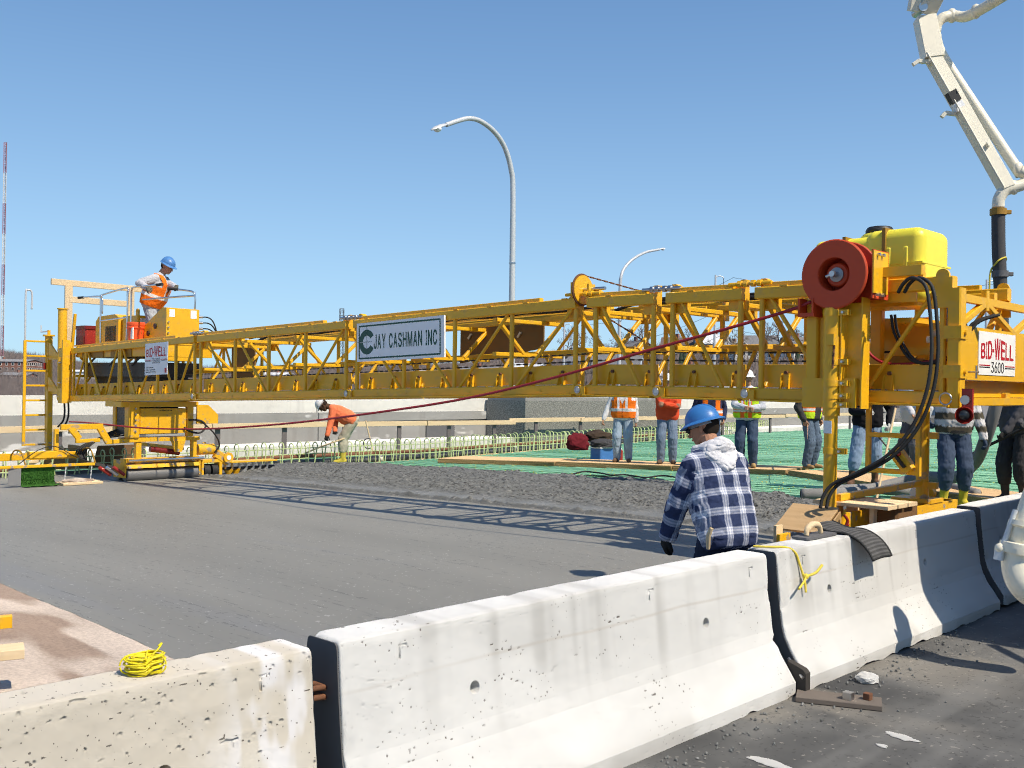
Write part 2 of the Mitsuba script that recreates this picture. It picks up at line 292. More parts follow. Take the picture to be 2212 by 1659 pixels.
for y in ys:
    xr = -4.6; xl = float(edge_x(y)) + .25; y += rng.normal(0, .03); zo = rng.normal(0, .007)
    pts = [A(x, y + rng.normal(0, .006), deckz(x) - .055 + zo) for x in (xl, (xl - 6.4) / 2 - 1, -6.4, xr)]
    if nb < 150: put('bar', M().tube(pts, rng.choice([.0095, .013]), 5, cap=False), ('epoxy_green', 'epoxy_green', 'epoxy_pale', 'epoxy_green')[rng.integers(4)], mat, smooth=True); nb += 1
    else: far.tube(pts, .011, 4, cap=False)
for x in np.arange(-4.7, -24, -.2):
    y0 = 11.0; y1 = 60 if x > -19 else 60
    if x < -19.1: y0 = 17 + (-19.35 - x) / .23 + .5
    if y0 > 55: break
    pts = [A(x, y, deckz(x) - .074) for y in (y0, y1)]
    if nb < 225: put('bar', M().tube(pts, .0095, 5, cap=False), 'epoxy_green', mat, smooth=True); nb += 1
    else: far.tube(pts, .0095, 4, cap=False)
put('distant_bars', far, 'epoxy_green', mat, smooth=True, kind='stuff')
tw = M(); q = np.array([[0, 0, 0], [.03, .004, .012], [.012, .03, .02], [.006, .006, .03]])
for k in range(3000):
    y = 12 + 30 * rng.random() ** 1.6; x = rng.uniform(-19 if y < 17 else -20, -4.7); a = rng.random() * 6.3; R = np.array([[math.cos(a), -math.sin(a), 0], [math.sin(a), math.cos(a), 0], [0, 0, 1]])
    tw.add((q * rng.uniform(.4, .9)) @ R.T + A(x, y, deckz(x) - .047), [[0, 1, 2], [0, 2, 3], [0, 3, 1], [1, 3, 2]])
put('tie_wire', tw, 'tie_yellow', mat, smooth=False, kind='stuff')

# hoops of the parapet reinforcement along the far deck edge
hp = thing('parapet_reinforcement', 'row of pale green hoop bars standing along the far deck edge', 'reinforcing bars')
yy = np.concatenate([np.arange(5.5, 24, .225), np.arange(24, 52, .30)])
for i, y in enumerate(yy):
    y += rng.normal(0, .03); x = float(edge_x(y)) - .12 + rng.normal(0, .015); z0 = float(deckz(x)) - .18; h = .64 + rng.normal(0, .018); L = rng.normal(.10, .035)
    pts = [A(x + .16, y - L, z0), A(x + .10, y - .1 * L, z0 + h - .12)] + arc((x, y, z0 + h - .10), .10, 0, 180, (1, 0, 0), (0, 0, 1), 7) + [A(x - .10, y + .02, z0 + h - .12), A(x - .16, y + L, z0)]
    put('hoop', M().tube(pts, .0135 if y < 22 else .018, 5), 'hoop_green', hp, smooth=True)
for dx, zz in ((-.10, .30), (.11, .22), (-.02, .44)):
    put('long_bar', M().tube([A(float(edge_x(y)) - .12 + dx, y, float(deckz(edge_x(y))) - .12 + zz + .01 * math.sin(y)) for y in np.arange(5, 53, 2.)], .011, 5), 'hoop_green', hp, smooth=True)
# timber forms, pipes and stakes behind the hoops
fm = thing('edge_form', 'stacked timber edge forms running under the green hoop bars', 'formwork')
for k in range(15):
    y = 5 + 3.05 * k
    for dx, z0, z1, t in ((-.02, -.20, -.08, .04), (-.30, -.22, -.02, .05), (-.55, -.12, .02, .06)):
        a, b = A(float(edge_x(y)) - .12 + dx, y, 0), A(float(edge_x(y + 3)) - .12 + dx, y + 3.02, 0); dzz = float(deckz(edge_x(y)))
        put('board', M().bar(a + A(0, 0, dzz + (z0 + z1) / 2), b + A(0, 0, dzz + (z0 + z1) / 2), t, z1 - z0, c=.004), 'lumber', fm)
bl = M()
for y in np.arange(5, 50, .42):
    x = float(edge_x(y)) - .10; z = float(deckz(x)); bl.box(x - .02, x + .05, y, y + .16, z - .20, z - .10 + rng.uniform(-.02, .02))
put('spacer_block', bl, 'lumber', fm, kind='stuff')
for key, name, dx, dzv, r, lab in (('pipe_rust', 'steel_pipe', -.62, .20, .055, 'rusty brown steel pipe lying behind the hoop bars at the deck edge'), ('pvc_grey', 'grey_conduit', -.42, .07, .07, 'grey conduit run lying in front of the rusty pipe at the deck edge')):
    t = thing(name, lab, 'pipe')
    for k in range(8):
        y = 4 + 5.9 * k; pts = [A(float(edge_x(v)) + dx, v, float(deckz(edge_x(v))) + dzv - .1) for v in np.linspace(y, y + 5.88, 5)]
        put('length', M().tube(pts, r, 10), key, t, smooth=40)
        put('coupling', M().tube([pts[-1] + A(0, -.14, 0), pts[-1] + A(0, .0, 0)], r * 1.25, 10), 'rust' if r < .06 else 'cream_paint', t, smooth=40)
rl = thing('timber_guard_rail', 'bare timber guard rail on steel posts between the deck and the far wall', 'railing')
def rx(y): return -24.2
for k, y in enumerate(list(np.arange(5.6, 27, 2.05)) + [28.5, 31.5, 34.5, 38, 42, 46, 50]):
    x = rx(y); put('post', M().bar(A(x, y, -.9), A(x, y, .52), .07, .09), 'post_steel', rl)
    put('post_flange', M().bar(A(x + .04, y, -.9), A(x + .04, y, .50), .012, .15, side=(1, 0, 0)), 'post_steel', rl)
for k, y in enumerate(np.arange(2.5, 50, 3.7)):
    z = .50 + .02 * math.sin(k * 2.3); put('rail', M().bar(A(rx(y) + .085 + .05 * (k % 2), y, z), A(rx(y + 3.9) + .085 + .05 * (k % 2), y + 3.95, z + .03 * math.sin(k)), .045, .145, c=.004), 'lumber', rl)

# far carriageway wall, ledge, pier and road behind it
def f_wall(p, n, uv):
    g = fb(p.y * .7, p.z * 2.5, p.x, 4); c = mix((.20, .198, .19), (.30, .297, .285), g)
    st = ss(.5, .8, fb(p.y * 3.5, p.z * .35, 0, 3)); c = mix(c, (.20, .19, .18), st * .55)
    return mix(c, (.62, .62, .61), ss(.74, .84, fb(p.y * 1.1, p.z * 3, 4, 3)) * .6)
procm('wall_mat', f_wall, .9, lambda p, n, uv: fb(p.y * 9, p.z * 9, p.x * 9, 3), .01)
def f_par(p, n, uv):
    g = fb(p.y * .6, p.z * 2, p.x, 4); c = mix((.52, .50, .46), (.68, .67, .63), g); return mix(c, (.38, .36, .33), ss(.6, .85, fb(p.y * 4, p.z * .5, 0, 3)) * .4)
procm('parapet_mat', f_par, .9, lambda p, n, uv: fb(p.y * 9, p.z * 9, p.x * 9, 3), .01)
fwl = thing('far_wall', 'long grey concrete wall with a pale parapet across the far side of the deck', 'wall')
for k in range(8):
    y0, y1 = -6 + 8.2 * k, -6 + 8.2 * (k + 1) - .025
    put('parapet', M().box(-26.86, -26.56, y0, y1, .70, 1.26, c=.02), 'parapet_mat', fwl)
    m = M(); m.box(-26.9, -26.45, y0, y1, .475, .765, c=.015); m.box(-26.9, -26.56, y0, y1, .41, .475, c=0); m.box(-26.9, -26.46, y0, y1, -1.2, .41, c=.01)
    put('lower_wall', m, 'wall_mat', fwl)
put('far_wall_kerb', M().box(-26.45, -25.0, -6, 60, -1.2, -.13, c=.03), 'parapet_mat', kind='structure')
put('verge', M().box(-25.0, -19.55, -6, 62, -1.3, -.48, c=0), 'rough_mat', kind='structure')
put('far_road', M().box(-44, -26.9, -30, 140, -1, .02, c=0), 'road_mat', kind='structure')
def f_pier(p, n, uv):
    a, b, c = voronoi(p.y * 26 + p.x * 18, p.z * 26); return mix(mix((.19, .19, .175), (.29, .29, .265), c), (.10, .10, .095), ss(.3, .55, a) * .7)
procm('pier_mat', f_pier, .95)
pr = thing('concrete_pier', 'massive pebble-faced concrete block at the foot of the tall street lamp', 'pier')
put('block', M().box(-26.44, -24.5, 25.9, 35.2, -1.2, 1.17, c=.02), 'pier_mat', pr)
put('cap', M().box(-26.44, -24.53, 25.93, 35.17, 1.173, 1.30, c=.02), 'wall_mat', pr)
put('dark_opening', M().box(-26.448, -26.40, 23.0, 24.3, -.2, .42, c=0), 'pvc_grey', fwl)

# street lamps
def lamp(pts, r0, r1, head, label):
    """pts: the pole's axis from its foot to the lamp head, in metres."""
    t = thing('street_lamp', label, 'street lamp', 'curved grey street lamps'); z = A(0, 0, 1); P = spline(np.asarray(pts, float), 6); L = np.r_[0, np.cumsum(np.linalg.norm(np.diff(P, axis=0), axis=1))]; L = L / L[-1]
    put('pole', M().tube(P, r0 + (r1 - r0) * L ** 1.4, 14), 'galvanised', t, smooth=50)
    put('base_flange', M().cyl(P[0], P[0] + z * .12, r0 * 1.8), 'galvanised', t)
    j = P[0] * .32 + P[int(len(P) * .25)] * .68
    put('joint_band', M().cyl(j, j + z * .07, r0 * .98), 'steel', t)
    tang = unit(P[-1] - P[-3]); s = unit(np.cross(z, tang)); u = np.cross(tang, s); o = P[-1]; H = M(); k = head
    prof = [(-.05, .06, .05), (.1, .11, .08), (.32, .17, .11), (.62, .165, .10), (.80, .10, .06), (.86, .03, .02)]; ang = np.linspace(0, 2 * np.pi, 16, endpoint=False)
    H.loft([o + tang * x * k + np.cos(ang)[:, None] * s * w * k + np.sin(ang)[:, None] * u * (np.where(np.sin(ang) > 0, hh, hh * .35) * k)[:, None] for x, w, hh in prof])
    lh = put('lamp_head', H, 'galvanised', t, smooth=50)
    put('glass', M().ball(o + tang * .52 * k - u * .03 * k, .15 * k, 2, (1.25, .95, .85)), 'sign_white', lh, smooth=True)
lamp([(*(-27.2,27.966,1.256)[:2], 0.), (-27.2,27.905,5.119), (-27.2,27.868,9.012), (-27.2,27.745,9.949), (-27.2,27.376,10.731), (-27.2,26.821,11.205), (-27.2,26.139,11.453), (-27.2,25.549,11.456), (-27.2,24.976,11.258), (-27.2,24.395,10.994)], .13, .082, .9, 'tall curved street lamp rising above the middle of the truss')
lamp([(-44.771,56.895,0.117), (-44.782,56.866,8.135), (-44.727,56.917,9.577), (-44.808,57.534,10.329), (-44.694,58.34,10.961), (-44.708,59.72,11.539), (-44.606,61.213,11.892)], .14, .085, .8, 'smaller curved street lamp further off, its head pointing right')

# ================================================================ the paving machine
YP = 'yellow_paint'; YF, YR = 7.95, 9.15
pm = thing('paving_machine', 'long yellow bridge deck paving machine with a lattice truss across the wet deck', 'paving machine')
def zb(X): return 1.28 + .335 * (X + 19.19) / 12.44 if X < -6.75 else 1.615 - .004 * (X + 6.75)
def zt(X): return zb(X) + 1.0
fx = lambda p: p[0]
XS = lambda *a: [p[0] for p in a]
def half_truss(sec, x0, x1, verts, diags, Y, front=True):
    s = -1 if front else 1; m = M()
    for xx0, xx1 in ((x0, x1),):
        put('top_chord', M().bar(A(x0, Y, zt(x0) - .06), A(x1, Y, zt(x1) - .06), .10, .105, c=.008), YP, sec, smooth=False); m.bar(A(x0, Y, zb(x0) + .055), A(x1, Y, zb(x1) + .055), .10, .10, c=.008)
        m.bar(A(x0, Y + s * .035, zb(x0) - .002), A(x1, Y + s * .035, zb(x1) - .002), .13, .016, c=.002)
    k = put('bottom_chord', m, YP, sec, smooth=False)
    L = x1 - x0; a, b = x0 + .04 * L, x1 - .14 * L
    put('top_strip', M().bar(A(a, Y + .012, zt(a) + .014), A(b, Y + .012, zt(b) + .014), .06, .042, c=.004), YP, sec, smooth=False)
    if front:
        w = M()
        for x in np.arange(x0 + .25, x1 - .1, .55): w.bar(A(x, Y - .052, zt(x) - .008), A(x + .07, Y - .052, zt(x + .07) - .008), .02, .012, c=0); w.bar(A(x + .2, Y - .052, zb(x) + .05), A(x + .28, Y - .052, zb(x + .08) + .05), .012, .012, c=0)
        put('weld_bead', w, YP, sec, smooth=False, kind='stuff')
    for x in verts: put('vertical', M().bar(A(x, Y, zb(x) + .105), A(x, Y, zt(x) - .11), .045, .045, side=(1, 0, 0), c=.01), YP, sec, smooth=False)
    for xt, xb in diags: put('diagonal', M().cyl(A(xt, Y - s * .0, zt(xt) - .11), A(xb, Y, zb(xb) + .105), .0185, n=10), YP, sec, smooth=40)
    Yp = Y - s * .075
    if not front: return
    put('rail_plate', M().bar(A(x0 + .02, Yp, zb(x0) + .215), A(x1 - .02, Yp, zb(x1) + .215), .014, .20, c=.002), YP, sec, smooth=False)
    for x in np.arange(x0 + .22, x1 - .1, .46):
        for dx in (0, .075):
            z = zb(x + dx) + .105; put('gusset', M().plate([(0, 0), (.055, 0), (.012, .135), (0, .135)], A(x + dx, Yp + s * .008, z), (0, s, 0), (0, 0, 1), .008), YP, sec, smooth=False)
        if front: put('bolt', M().cyl(A(x + .04, Yp + s * .006, zb(x) + .245), A(x + .04, Yp + s * .03, zb(x) + .245), .017, n=6), 'rust', sec, smooth=False)
V = 780
secs = [
 (fx((-19.191,7.95,1.857)), fx((-14.6,7.95,2.005)), XS((-19.16,7.95,1.857), (-18.619,7.95,1.858), (-17.27,7.95,1.939), (-17.198,7.95,1.939), (-15.859,7.95,1.936), (-15.249,7.95,1.934), (-14.641,7.95,1.933)), [XS((-18.651,7.95,1.858), (-19.119,7.95,1.857)), XS((-18.551,7.95,1.858), (-18.007,7.95,1.858)), XS((-17.357,7.95,1.859), (-17.799,7.95,1.858)), XS((-17.124,7.95,1.859), (-16.652,7.95,1.859)), XS((-15.905,7.95,1.86), (-16.465,7.95,1.859)), XS((-15.793,7.95,1.86), (-15.308,7.95,1.86)), XS((-14.667,7.95,1.861), (-15.156,7.95,1.86))]),
 (fx((-14.499,7.95,2.005)), fx((-10.685,7.95,1.983)), XS((-14.454,7.95,1.933), (-13.448,7.95,1.93), (-12.54,7.95,1.928), (-11.639,7.95,1.926), (-10.723,7.95,1.924)), [XS((-14.243,7.95,1.932), (-13.526,7.95,1.93)), XS((-13.357,7.95,1.93), (-12.611,7.95,1.928)), XS((-11.726,7.95,1.926), (-12.433,7.95,1.928)), XS((-10.803,7.95,1.924), (-11.563,7.95,1.926))]),
 (fx((-10.528,7.95,1.983)), fx((-6.8,7.95,1.962)), XS((-10.489,7.95,1.982), (-9.56,7.95,1.977), (-8.656,7.95,1.972), (-7.741,7.95,1.967), (-6.825,7.95,1.962)), [XS((-10.393,7.95,1.982), (-9.613,7.95,1.978)), XS((-9.465,7.95,1.977), (-8.72,7.95,1.973)), XS((-7.804,7.95,1.968), (-8.562,7.95,1.972)), XS((-6.875,7.95,1.962), (-7.657,7.95,1.967))]),
 (fx((-6.646,7.95,1.961)), fx((-5.816,7.95,1.957)), XS((-6.561,7.95,1.961), (-5.844,7.95,1.957)), [XS((-6.477,7.95,1.96), (-6.009,7.95,1.958))]),
 (fx((-5.676,7.95,1.956)), fx((-4.854,7.95,1.951)), XS((-5.623,7.95,1.956), (-4.887,7.95,1.951)), [XS((-5.518,7.95,1.955), (-5.07,7.95,1.952))]),
 (fx((-4.723,7.95,1.951)), fx((-3.014,7.95,1.941)), XS((-4.672,7.95,1.95), (-3.796,7.95,1.945), (-3.099,7.95,1.942)), [XS((-4.586,7.95,1.95), (-4.04,7.95,1.947)), XS((-3.162,7.95,1.942), (-3.709,7.95,1.945))])]
for i, (x0, x1, vs, ds) in enumerate(secs):
    sec = thing('paving_machine__truss_section')
    half_truss(sec, x0, x1, vs, ds, YF)
    half_truss(sec, x0, x1, vs[:: 1 if i else 2], ds, YR, False)
    # cross frames: lacing that runs from the front to the rear face
    n = max(1, round((x1 - x0) / 1.25)) if i < 3 else 1
    for x in [x0 + .06, *np.linspace(x0, x1, n + 1)[1:-1], x1 - .06]:
        if i == 0 and x > x0 + .2: continue
        t = zt(x); yc = (YF + YR) / 2; m = M()
        for z in (t - .15, t - .53): m.bar(A(x, YF + .03, z), A(x, YR - .03, z), .05, .045, c=.006)
        m.bar(A(x + .012, YF + .10, t - .18), A(x + .012, yc - .12, t - .51), .045, .042, side=(1, 0, 0), c=.006); m.bar(A(x + .012, YR - .10, t - .18), A(x + .012, yc + .12, t - .51), .045, .042, side=(1, 0, 0), c=.006)
        m.bar(A(x, yc - .3, t - .55), A(x, YF + .05, zb(x) + .12), .03, .03, c=.004); m.bar(A(x, yc + .3, t - .55), A(x, YR - .05, zb(x) + .12), .03, .03, c=.004)
        put('cross_frame', m, YP, sec, smooth=False)
    # longitudinal stringers
    put('stringer', M().bar(A(x0, YR - .32, zt(x0) - .10), A(x1, YR - .32, zt(x1) - .10), .07, .06), YP, sec, smooth=False)
    put('stringer', M().bar(A(x0, YR - .25, zt(x0) - .50), A(x1, YR - .25, zt(x1) - .50), .06, .07), YP, sec, smooth=False)
for i in range(5):                                                  # hinges between the sections
    a, b = secs[i][1], secs[i + 1][0]; hg = thing('paving_machine__section_hinge')
    for Y in (YF, YR):
        for x, s in ((a, -1), (b, 1)):
            z = zt(x); put('hinge_plate', M().plate([(-.17, -.20), (0, -.20), (0, .075), (-.045, .075), (-.17, -.01)], A(x + s * .012, Y + .036, z), (-s, 0, 0), (0, 0, 1), .07 * s), YP, hg, smooth=False)
        z = zt((a + b) / 2) + .03; put('threaded_rod', M().cyl(A(a - .15, Y - .02, z), A(b + .15, Y - .02, z), .018, n=10), 'steel' if i in (0, 1, 3) else YP, hg)
        for x in (a - .035, b + .035, a + .03, b - .03): put('nut', M().cyl(A(x - .018, Y - .02, z), A(x + .018, Y - .02, z), .033, n=6), 'steel' if i in (0, 1, 3) else YP, hg, smooth=False)
        z = zb((a + b) / 2) + .05; put('pin', M().cyl(A((a + b) / 2, Y - .09, z), A((a + b) / 2, Y + .08, z), .035), 'steel', hg)
        put('pin_plate', M().plate(sg.Point(0, 0).buffer(.055, 6).union(sg.box(-.09, -.04, .09, .04)), A((a + b) / 2, Y - .062, z), (1, 0, 0), (0, 0, 1), .016), YP, hg, smooth=False)
    put('clip', M().tube(arc(A((a + b) / 2, YF - .09, zb(a) + .06), .03, 20, 320, (1, 0, 0), (0, 0, 1), 10), .006, 5), 'steel', hg, smooth=True)
# drive chains running along inside
def chain(a, b, sag=.0, pitch=.055):
    a, b = np.asarray(a, float), np.asarray(b, float); n = int(np.linalg.norm(b - a) / pitch); m = M(); d = unit(b - a); L = np.linalg.norm(b - a)
    for k in range(n):
        t = (k + .5) / n; c = a + (b - a) * t - A(0, 0, 4 * sag * t * (1 - t)); m.bar(c - d * pitch * .55, c + d * pitch * .55, .008 if k % 2 else .018, .018 if k % 2 else .008, c=.002)
    return m
xe = secs[-1][1] - .1
for z0, z1 in ((.66, .44), (.58, .36)):
    put('drive_chain', chain(A(-19.0, 8.55, zb(-19) + z1), A(-6.75, 8.55, zb(-6.75) + z1 + .02), .02), 'chain_steel', pm, smooth=False); put('drive_chain', chain(A(-6.75, 8.55, zb(-6.75) + z1 + .02), A(xe, 8.55, zb(xe) + z1), .01), 'chain_steel', pm, smooth=False)
c = A(*(-6.772,7.98,2.694)); spk = put('sprocket', M().cyl(c - A(.018, 0, 0), c + A(.018, 0, 0), .148, n=40), YP, pm, smooth=40)
put('chain_wrap', M().tube(arc(c, .156, 60, 300, (0, 1, 0), (0, 0, 1), 40), .011, 5), 'rust', spk, smooth=True)
put('shaft', M().cyl(c - A(.10, 0, 0), c + A(.30, 0, 0), .018), 'steel', spk); put('bracket', M().box(c[0] - .12, c[0] - .09, c[1] - .05, c[1] + .05, c[2] - .16, c[2] + .08), YP, spk, smooth=False)
put('bracket', M().box(c[0] + .10, c[0] + .13, c[1] - .05, c[1] + .05, c[2] - .16, c[2] + .05), YP, spk, smooth=False)
put('sprocket_chain', chain(c + A(0, .07, .145), A(c[0], 9.1, c[2] + .05)), 'rust', pm, smooth=False); put('sprocket_chain', chain(c + A(0, .06, -.145), A(c[0] + .1, 9.1, c[2] - .55)), 'rust', pm, smooth=False)
# black cables lying along the top of the rear stringer
cab = M()
for k in range(3): cab.tube(spline([A(x, YR - .40 + .06 * k + .03 * math.sin(x * 2 + k), zt(x) - .02 + .05 * math.sin(x * 1.3 + k * 2) ** 2 - (.12 if k == 1 and int(x * 2) % 7 == 0 else 0)) for x in np.arange(-14.4, -3.4, .55)], 4), .017, 6)
put('cables', cab, 'rubber', pm, smooth=True)
flat('hub_grey', (.30, .30, .31), .4, .4); flat('roller_grey', (.17, .17, .17), .45, .3); flat('brown_board', (.20, .115, .04), .85)
# ---------------- right-hand end: leg plates, legs, bogies, end frame
PX = lambda p: p
L0, L1 = fx((-4.096,7.78,1.866)), fx((-3.629,7.78,1.866)); lt = thing('paving_machine__leg_tower')
put('channel', M().box(L0, L0 + .10, 7.66, 7.90, 1.56, 2.44), YP, lt, smooth=False); put('front_plate', M().box(L0 + .10, L1, 7.70, 7.715, 1.585, 2.40, c=.004), YP, lt, smooth=False)
put('side_plate', M().box(L1, L1 + .014, 7.665, 7.80, 1.56, 2.44, c=.004), YP, lt, smooth=False)
pa_ = A(L0 + .17, 7.62, 0)
put('clamp_block', M().box(L0 - .02, L1 - .03, 7.64, 7.697, 1.565, 1.80), YP, lt, smooth=False)
flr = thing('paving_machine__front_leg'); lx = fx((-3.845,7.62,1.936)); bx = fx((-3.846,7.62,0.826))
put('sleeve', M().cyl(A(lx, 7.62, 1.50), A(lx, 7.62, 2.36), .068, n=20), YP, flr, smooth=40); put('pipe', M().cyl(A(bx, 7.62, .72), A(lx, 7.62, 1.52), .053, n=20), YP, flr, smooth=40)
for z, r in ((2.32, .074), (1.93, .074), (1.66, .074), (1.59, .074), (1.22, .060), (1.76, .074)):
    put('clamp_ring', M().cyl(A(lx, 7.62, z - .025), A(lx, 7.62, z + .025), r, n=20), YP, flr, smooth=40); put('clamp_lug', M().box(lx + r - .01, lx + r + .07, 7.59, 7.61, z - .022, z + .022).box(lx + r - .01, lx + r + .07, 7.63, 7.65, z - .022, z + .022), YP, flr, smooth=False); put('bolt', M().cyl(A(lx + r + .035, 7.56, z), A(lx + r + .035, 7.68, z), .011, n=8), 'steel', flr)
put('fin', M().box(lx + .072, lx + .088, 7.60, 7.75, 1.62, 2.30, c=.003), YP, flr, smooth=False); put('safety_chain', chain(A(lx + .05, 7.56, 2.12), A(lx + .04, 7.555, 1.88), 0, .03), 'rust', flr, smooth=False)
put('tag', M().box(lx - .035, lx + .035, 7.562, 7.566, 1.19 + .17, 1.19 + .27, c=0), 'white_paint', flr, smooth=False)
put('cable_box', M().box(lx - .01, lx + .06, 7.53, 7.56, 2.06, 2.15), YP, flr, smooth=False)
rlg = thing('paving_machine__rear_leg'); rx1 = fx((-3.852,9.45,1.042)); ry = 9.45
put('pipe', M().cyl(A(rx1, ry, .62), A(rx1, ry, 1.75), .057, n=20), YP, rlg, smooth=40)
for z in (1.30, .84): put('clamp_ring', M().cyl(A(rx1, ry, z - .03), A(rx1, ry, z + .03), .064, n=20), YP, rlg, smooth=40); put('clamp_lug', M().box(rx1 + .05, rx1 + .14, ry - .03, ry + .03, z - .03, z + .03), YP, rlg, smooth=False)
put('tie_bar', M().bar(A(bx + .05, 7.66, .845), A(rx1, ry - .05, .86), .05, .055), YP, rlg, smooth=False)
# control frame hung between the legs
fr = thing('paving_machine__control_frame'); xa, xb = fx((-3.799,8.2,1.255)), fx((-3.378,8.2,1.276))
for x in (xa, xb): put('stile', M().bar(A(x, 8.2, 1.02), A(x, 8.2, 1.60), .04, .04, side=(1, 0, 0)), YP, fr, smooth=False)
for z in (1.045, 1.34): put('crossbar', M().bar(A(xa, 8.2, z), A(xb, 8.2, z), .04, .04), YP, fr, smooth=False)
put('control_box', M().bar(A(xb - .18, 8.17, 1.22), A(xb - .05, 8.17, 1.06), .10, .10), YP, fr, smooth=False); put('knob', M().ball(A(xb - .12, 8.10, 1.20), .022, 1), 'red_paint', fr, smooth=True); put('keypad', M().bar(A(xb - .17, 8.11, 1.21), A(xb - .07, 8.11, 1.09), .06, .02), 'black_paint', fr, smooth=False)
# front bogie with plywood lid (it rolls along the road, so it is long in Y)
fb_ = thing('paving_machine__front_bogie'); n0, n1_ = A(*(-3.951,7,0.559)), A(*(-3.774,7,0.58)); BX0, BX1 = n0[0], n1_[0] + .10
put('side_plate', M().plate([(0, -.02), (.36, .02), (.46, .20), (.95, .20), (.95, -.10), (0, -.12)], A(BX1 - .02, 7.08, .545), (0, 1, 0), (0, 0, 1), .022), YP, fb_, smooth=False); put('side_plate', M().plate([(0, -.02), (.36, .02), (.46, .20), (.95, .20), (.95, -.10), (0, -.12)], A(BX0, 7.08, .545), (0, 1, 0), (0, 0, 1), .022), YP, fb_, smooth=False)
put('base', M().box(BX0 + .03, BX1 - .03, 7.1, 8.0, .40, .46), YP, fb_, smooth=False); put('nose_plate', M().box(BX0, BX1 - .08, 6.98, 7.0, .44, .535), YP, fb_, smooth=False); put('nose_cheek', M().box(BX0, BX0 + .03, 6.98, 7.14, .44, .60), YP, fb_, smooth=False); put('nose_cheek', M().box(BX1 - .11, BX1 - .08, 6.98, 7.14, .44, .60), YP, fb_, smooth=False); put('timber_wedge', M().box(BX0 - .04, BX0 - .012, 7.0, 7.10, .42, .66), 'lumber', fb_, smooth=False)
put('roller', M().cyl(A(BX0 + .08, 7.09, .52), A(BX0 + .15, 7.09, .52), .065, n=18), 'galvanised', fb_); put('rear_box', M().box(BX1 - .16, BX1 + .01, 8.04, 8.42, .45, .68), 'dark_yellow', fb_, smooth=False)
cxl = A(*(-3.902,7.35,0.694)); lw = .17
put('lid', M().bar(cxl + A(0, -.15, -.085), cxl + A(0, .15, .085), .40, .020, c=.003), 'plywood', fb_, smooth=False, label='sloping plywood lid over the front bogie'); put('lid_side', M().plate([(-.14, -.10), (.14, .065), (.16, -.06), (0, -.15)], cxl + A(.203, 0, -.0), (0, 1, 0), (0, 0, 1), .014), 'plywood', fb_, smooth=False)
for k in range(3): put('top_board', M().bar(A(BX0 - .05, 7.72 + .19 * k, .80), A(BX1 + .30, 7.72 + .19 * k, .80), .17, .03), 'lumber', fb_, smooth=False)
put('timber_post', M().box(BX1 - .12, BX1 - .02, 7.80, 7.86, .60, .783), 'lumber', fb_, smooth=False); put('timber_post', M().box(BX1 + .12, BX1 + .16, 7.70, 7.76, .60, .783), 'lumber', fb_, smooth=False); put('timber_block', M().box(BX1 + .08, BX1 + .26, 7.9, 8.3, .50, .783), 'dark_ply', fb_, smooth=False); put('pedestal', M().box(BX0 + .1, BX1 - .1, 7.5, 7.9, -.2, .40), 'plywood', fb_, smooth=False)
put('tie_ribbon', M().tube(spline([A(BX1 + .03, 7.46, .74), A(BX1 + .05, 7.48, .69), A(BX1 + .02, 7.47, .62), A(BX1 + .05, 7.5, .67)]), .012, 6), 'red_paint', fb_, smooth=True)
rb_ = thing('paving_machine__rear_bogie'); RX0, RX1 = rx1 - .17, rx1 + .17; RY0, RY1 = (-3.72,8.306,0.576)[1], (-3.72,9.958,0.564)[1]
RX1 = -3.72; RX0 = RX1 - .36
for x in (RX0, RX1 - .02): put('side_channel', M().plate([(0, 0), (RY1 - RY0, 0), (RY1 - RY0, .15), (0, .15)], A(x, RY0, .53), (0, 1, 0), (0, 0, 1), .02), YP, rb_, smooth=False)
put('end_channel', M().box(RX0, RX1, RY1 - .03, RY1 + .0, .53, .68), YP, rb_, smooth=False); put('end_channel', M().box(RX0, RX1, RY0 - .02, RY0, .53, .68), YP, rb_, smooth=False); put('cross_plate', M().box(RX0 - .01, RX1 + .01, ry - .16, ry + .16, .685, .72), YP, rb_, smooth=False)
for y in (RY0 + .22, RY0 + .45): put('wheel', M().cyl(A(RX0 + .10, y, .66), A(RX0 + .22, y, .66), .095, n=20), 'rust', rb_)
for y, mk_ in ((RY1 - .42, 'white_paint'), (RY1 - .22, YP)): put('guide_roller', M().cyl(A(RX0 + .16, y - .04, .745), A(RX0 + .16, y + .04, .745), .072, n=20), mk_, rb_)
put('pedestal', M().box(RX0 + .05, RX1 - .05, RY0 + .3, RY1 - .3, -.2, .53), 'plywood', rb_, smooth=False)
# end frame with the maker's panel, facing the sun
ef = thing('paving_machine__end_frame'); XE = -2.95; YE = 9.85
put('post', M().box(XE - .10, XE, 7.90, 8.02, 1.58, 2.50), YP, ef, smooth=False); put('post', M().box(XE - .10, XE, YE - .1, YE, 1.58, 2.50), YP, ef, smooth=False)
put('top_bar', M().box(XE - .06, XE - .01, 8.02, YE - .1, 2.40, 2.46), YP, ef, smooth=False); ym = 8.50
for a, b in (((8.02, 2.24), (ym, 2.42)), ((ym, 2.42), (9.15, 2.20)), ((9.15, 2.20), (YE - .1, 2.42))): put('brace', M().bar(A(XE - .035, *a), A(XE - .035, *b), .05, .05, side=(1, 0, 0)), YP, ef, smooth=False)
put('king_post', M().box(XE - .055, XE - .008, ym - .03, ym + .03, 2.36, 2.52), YP, ef, smooth=False)
pn = put('panel', M().box(XE - .03, XE - .012, 8.025, YE - .1, 1.80, 2.215, c=.004), YP, ef, smooth=False)
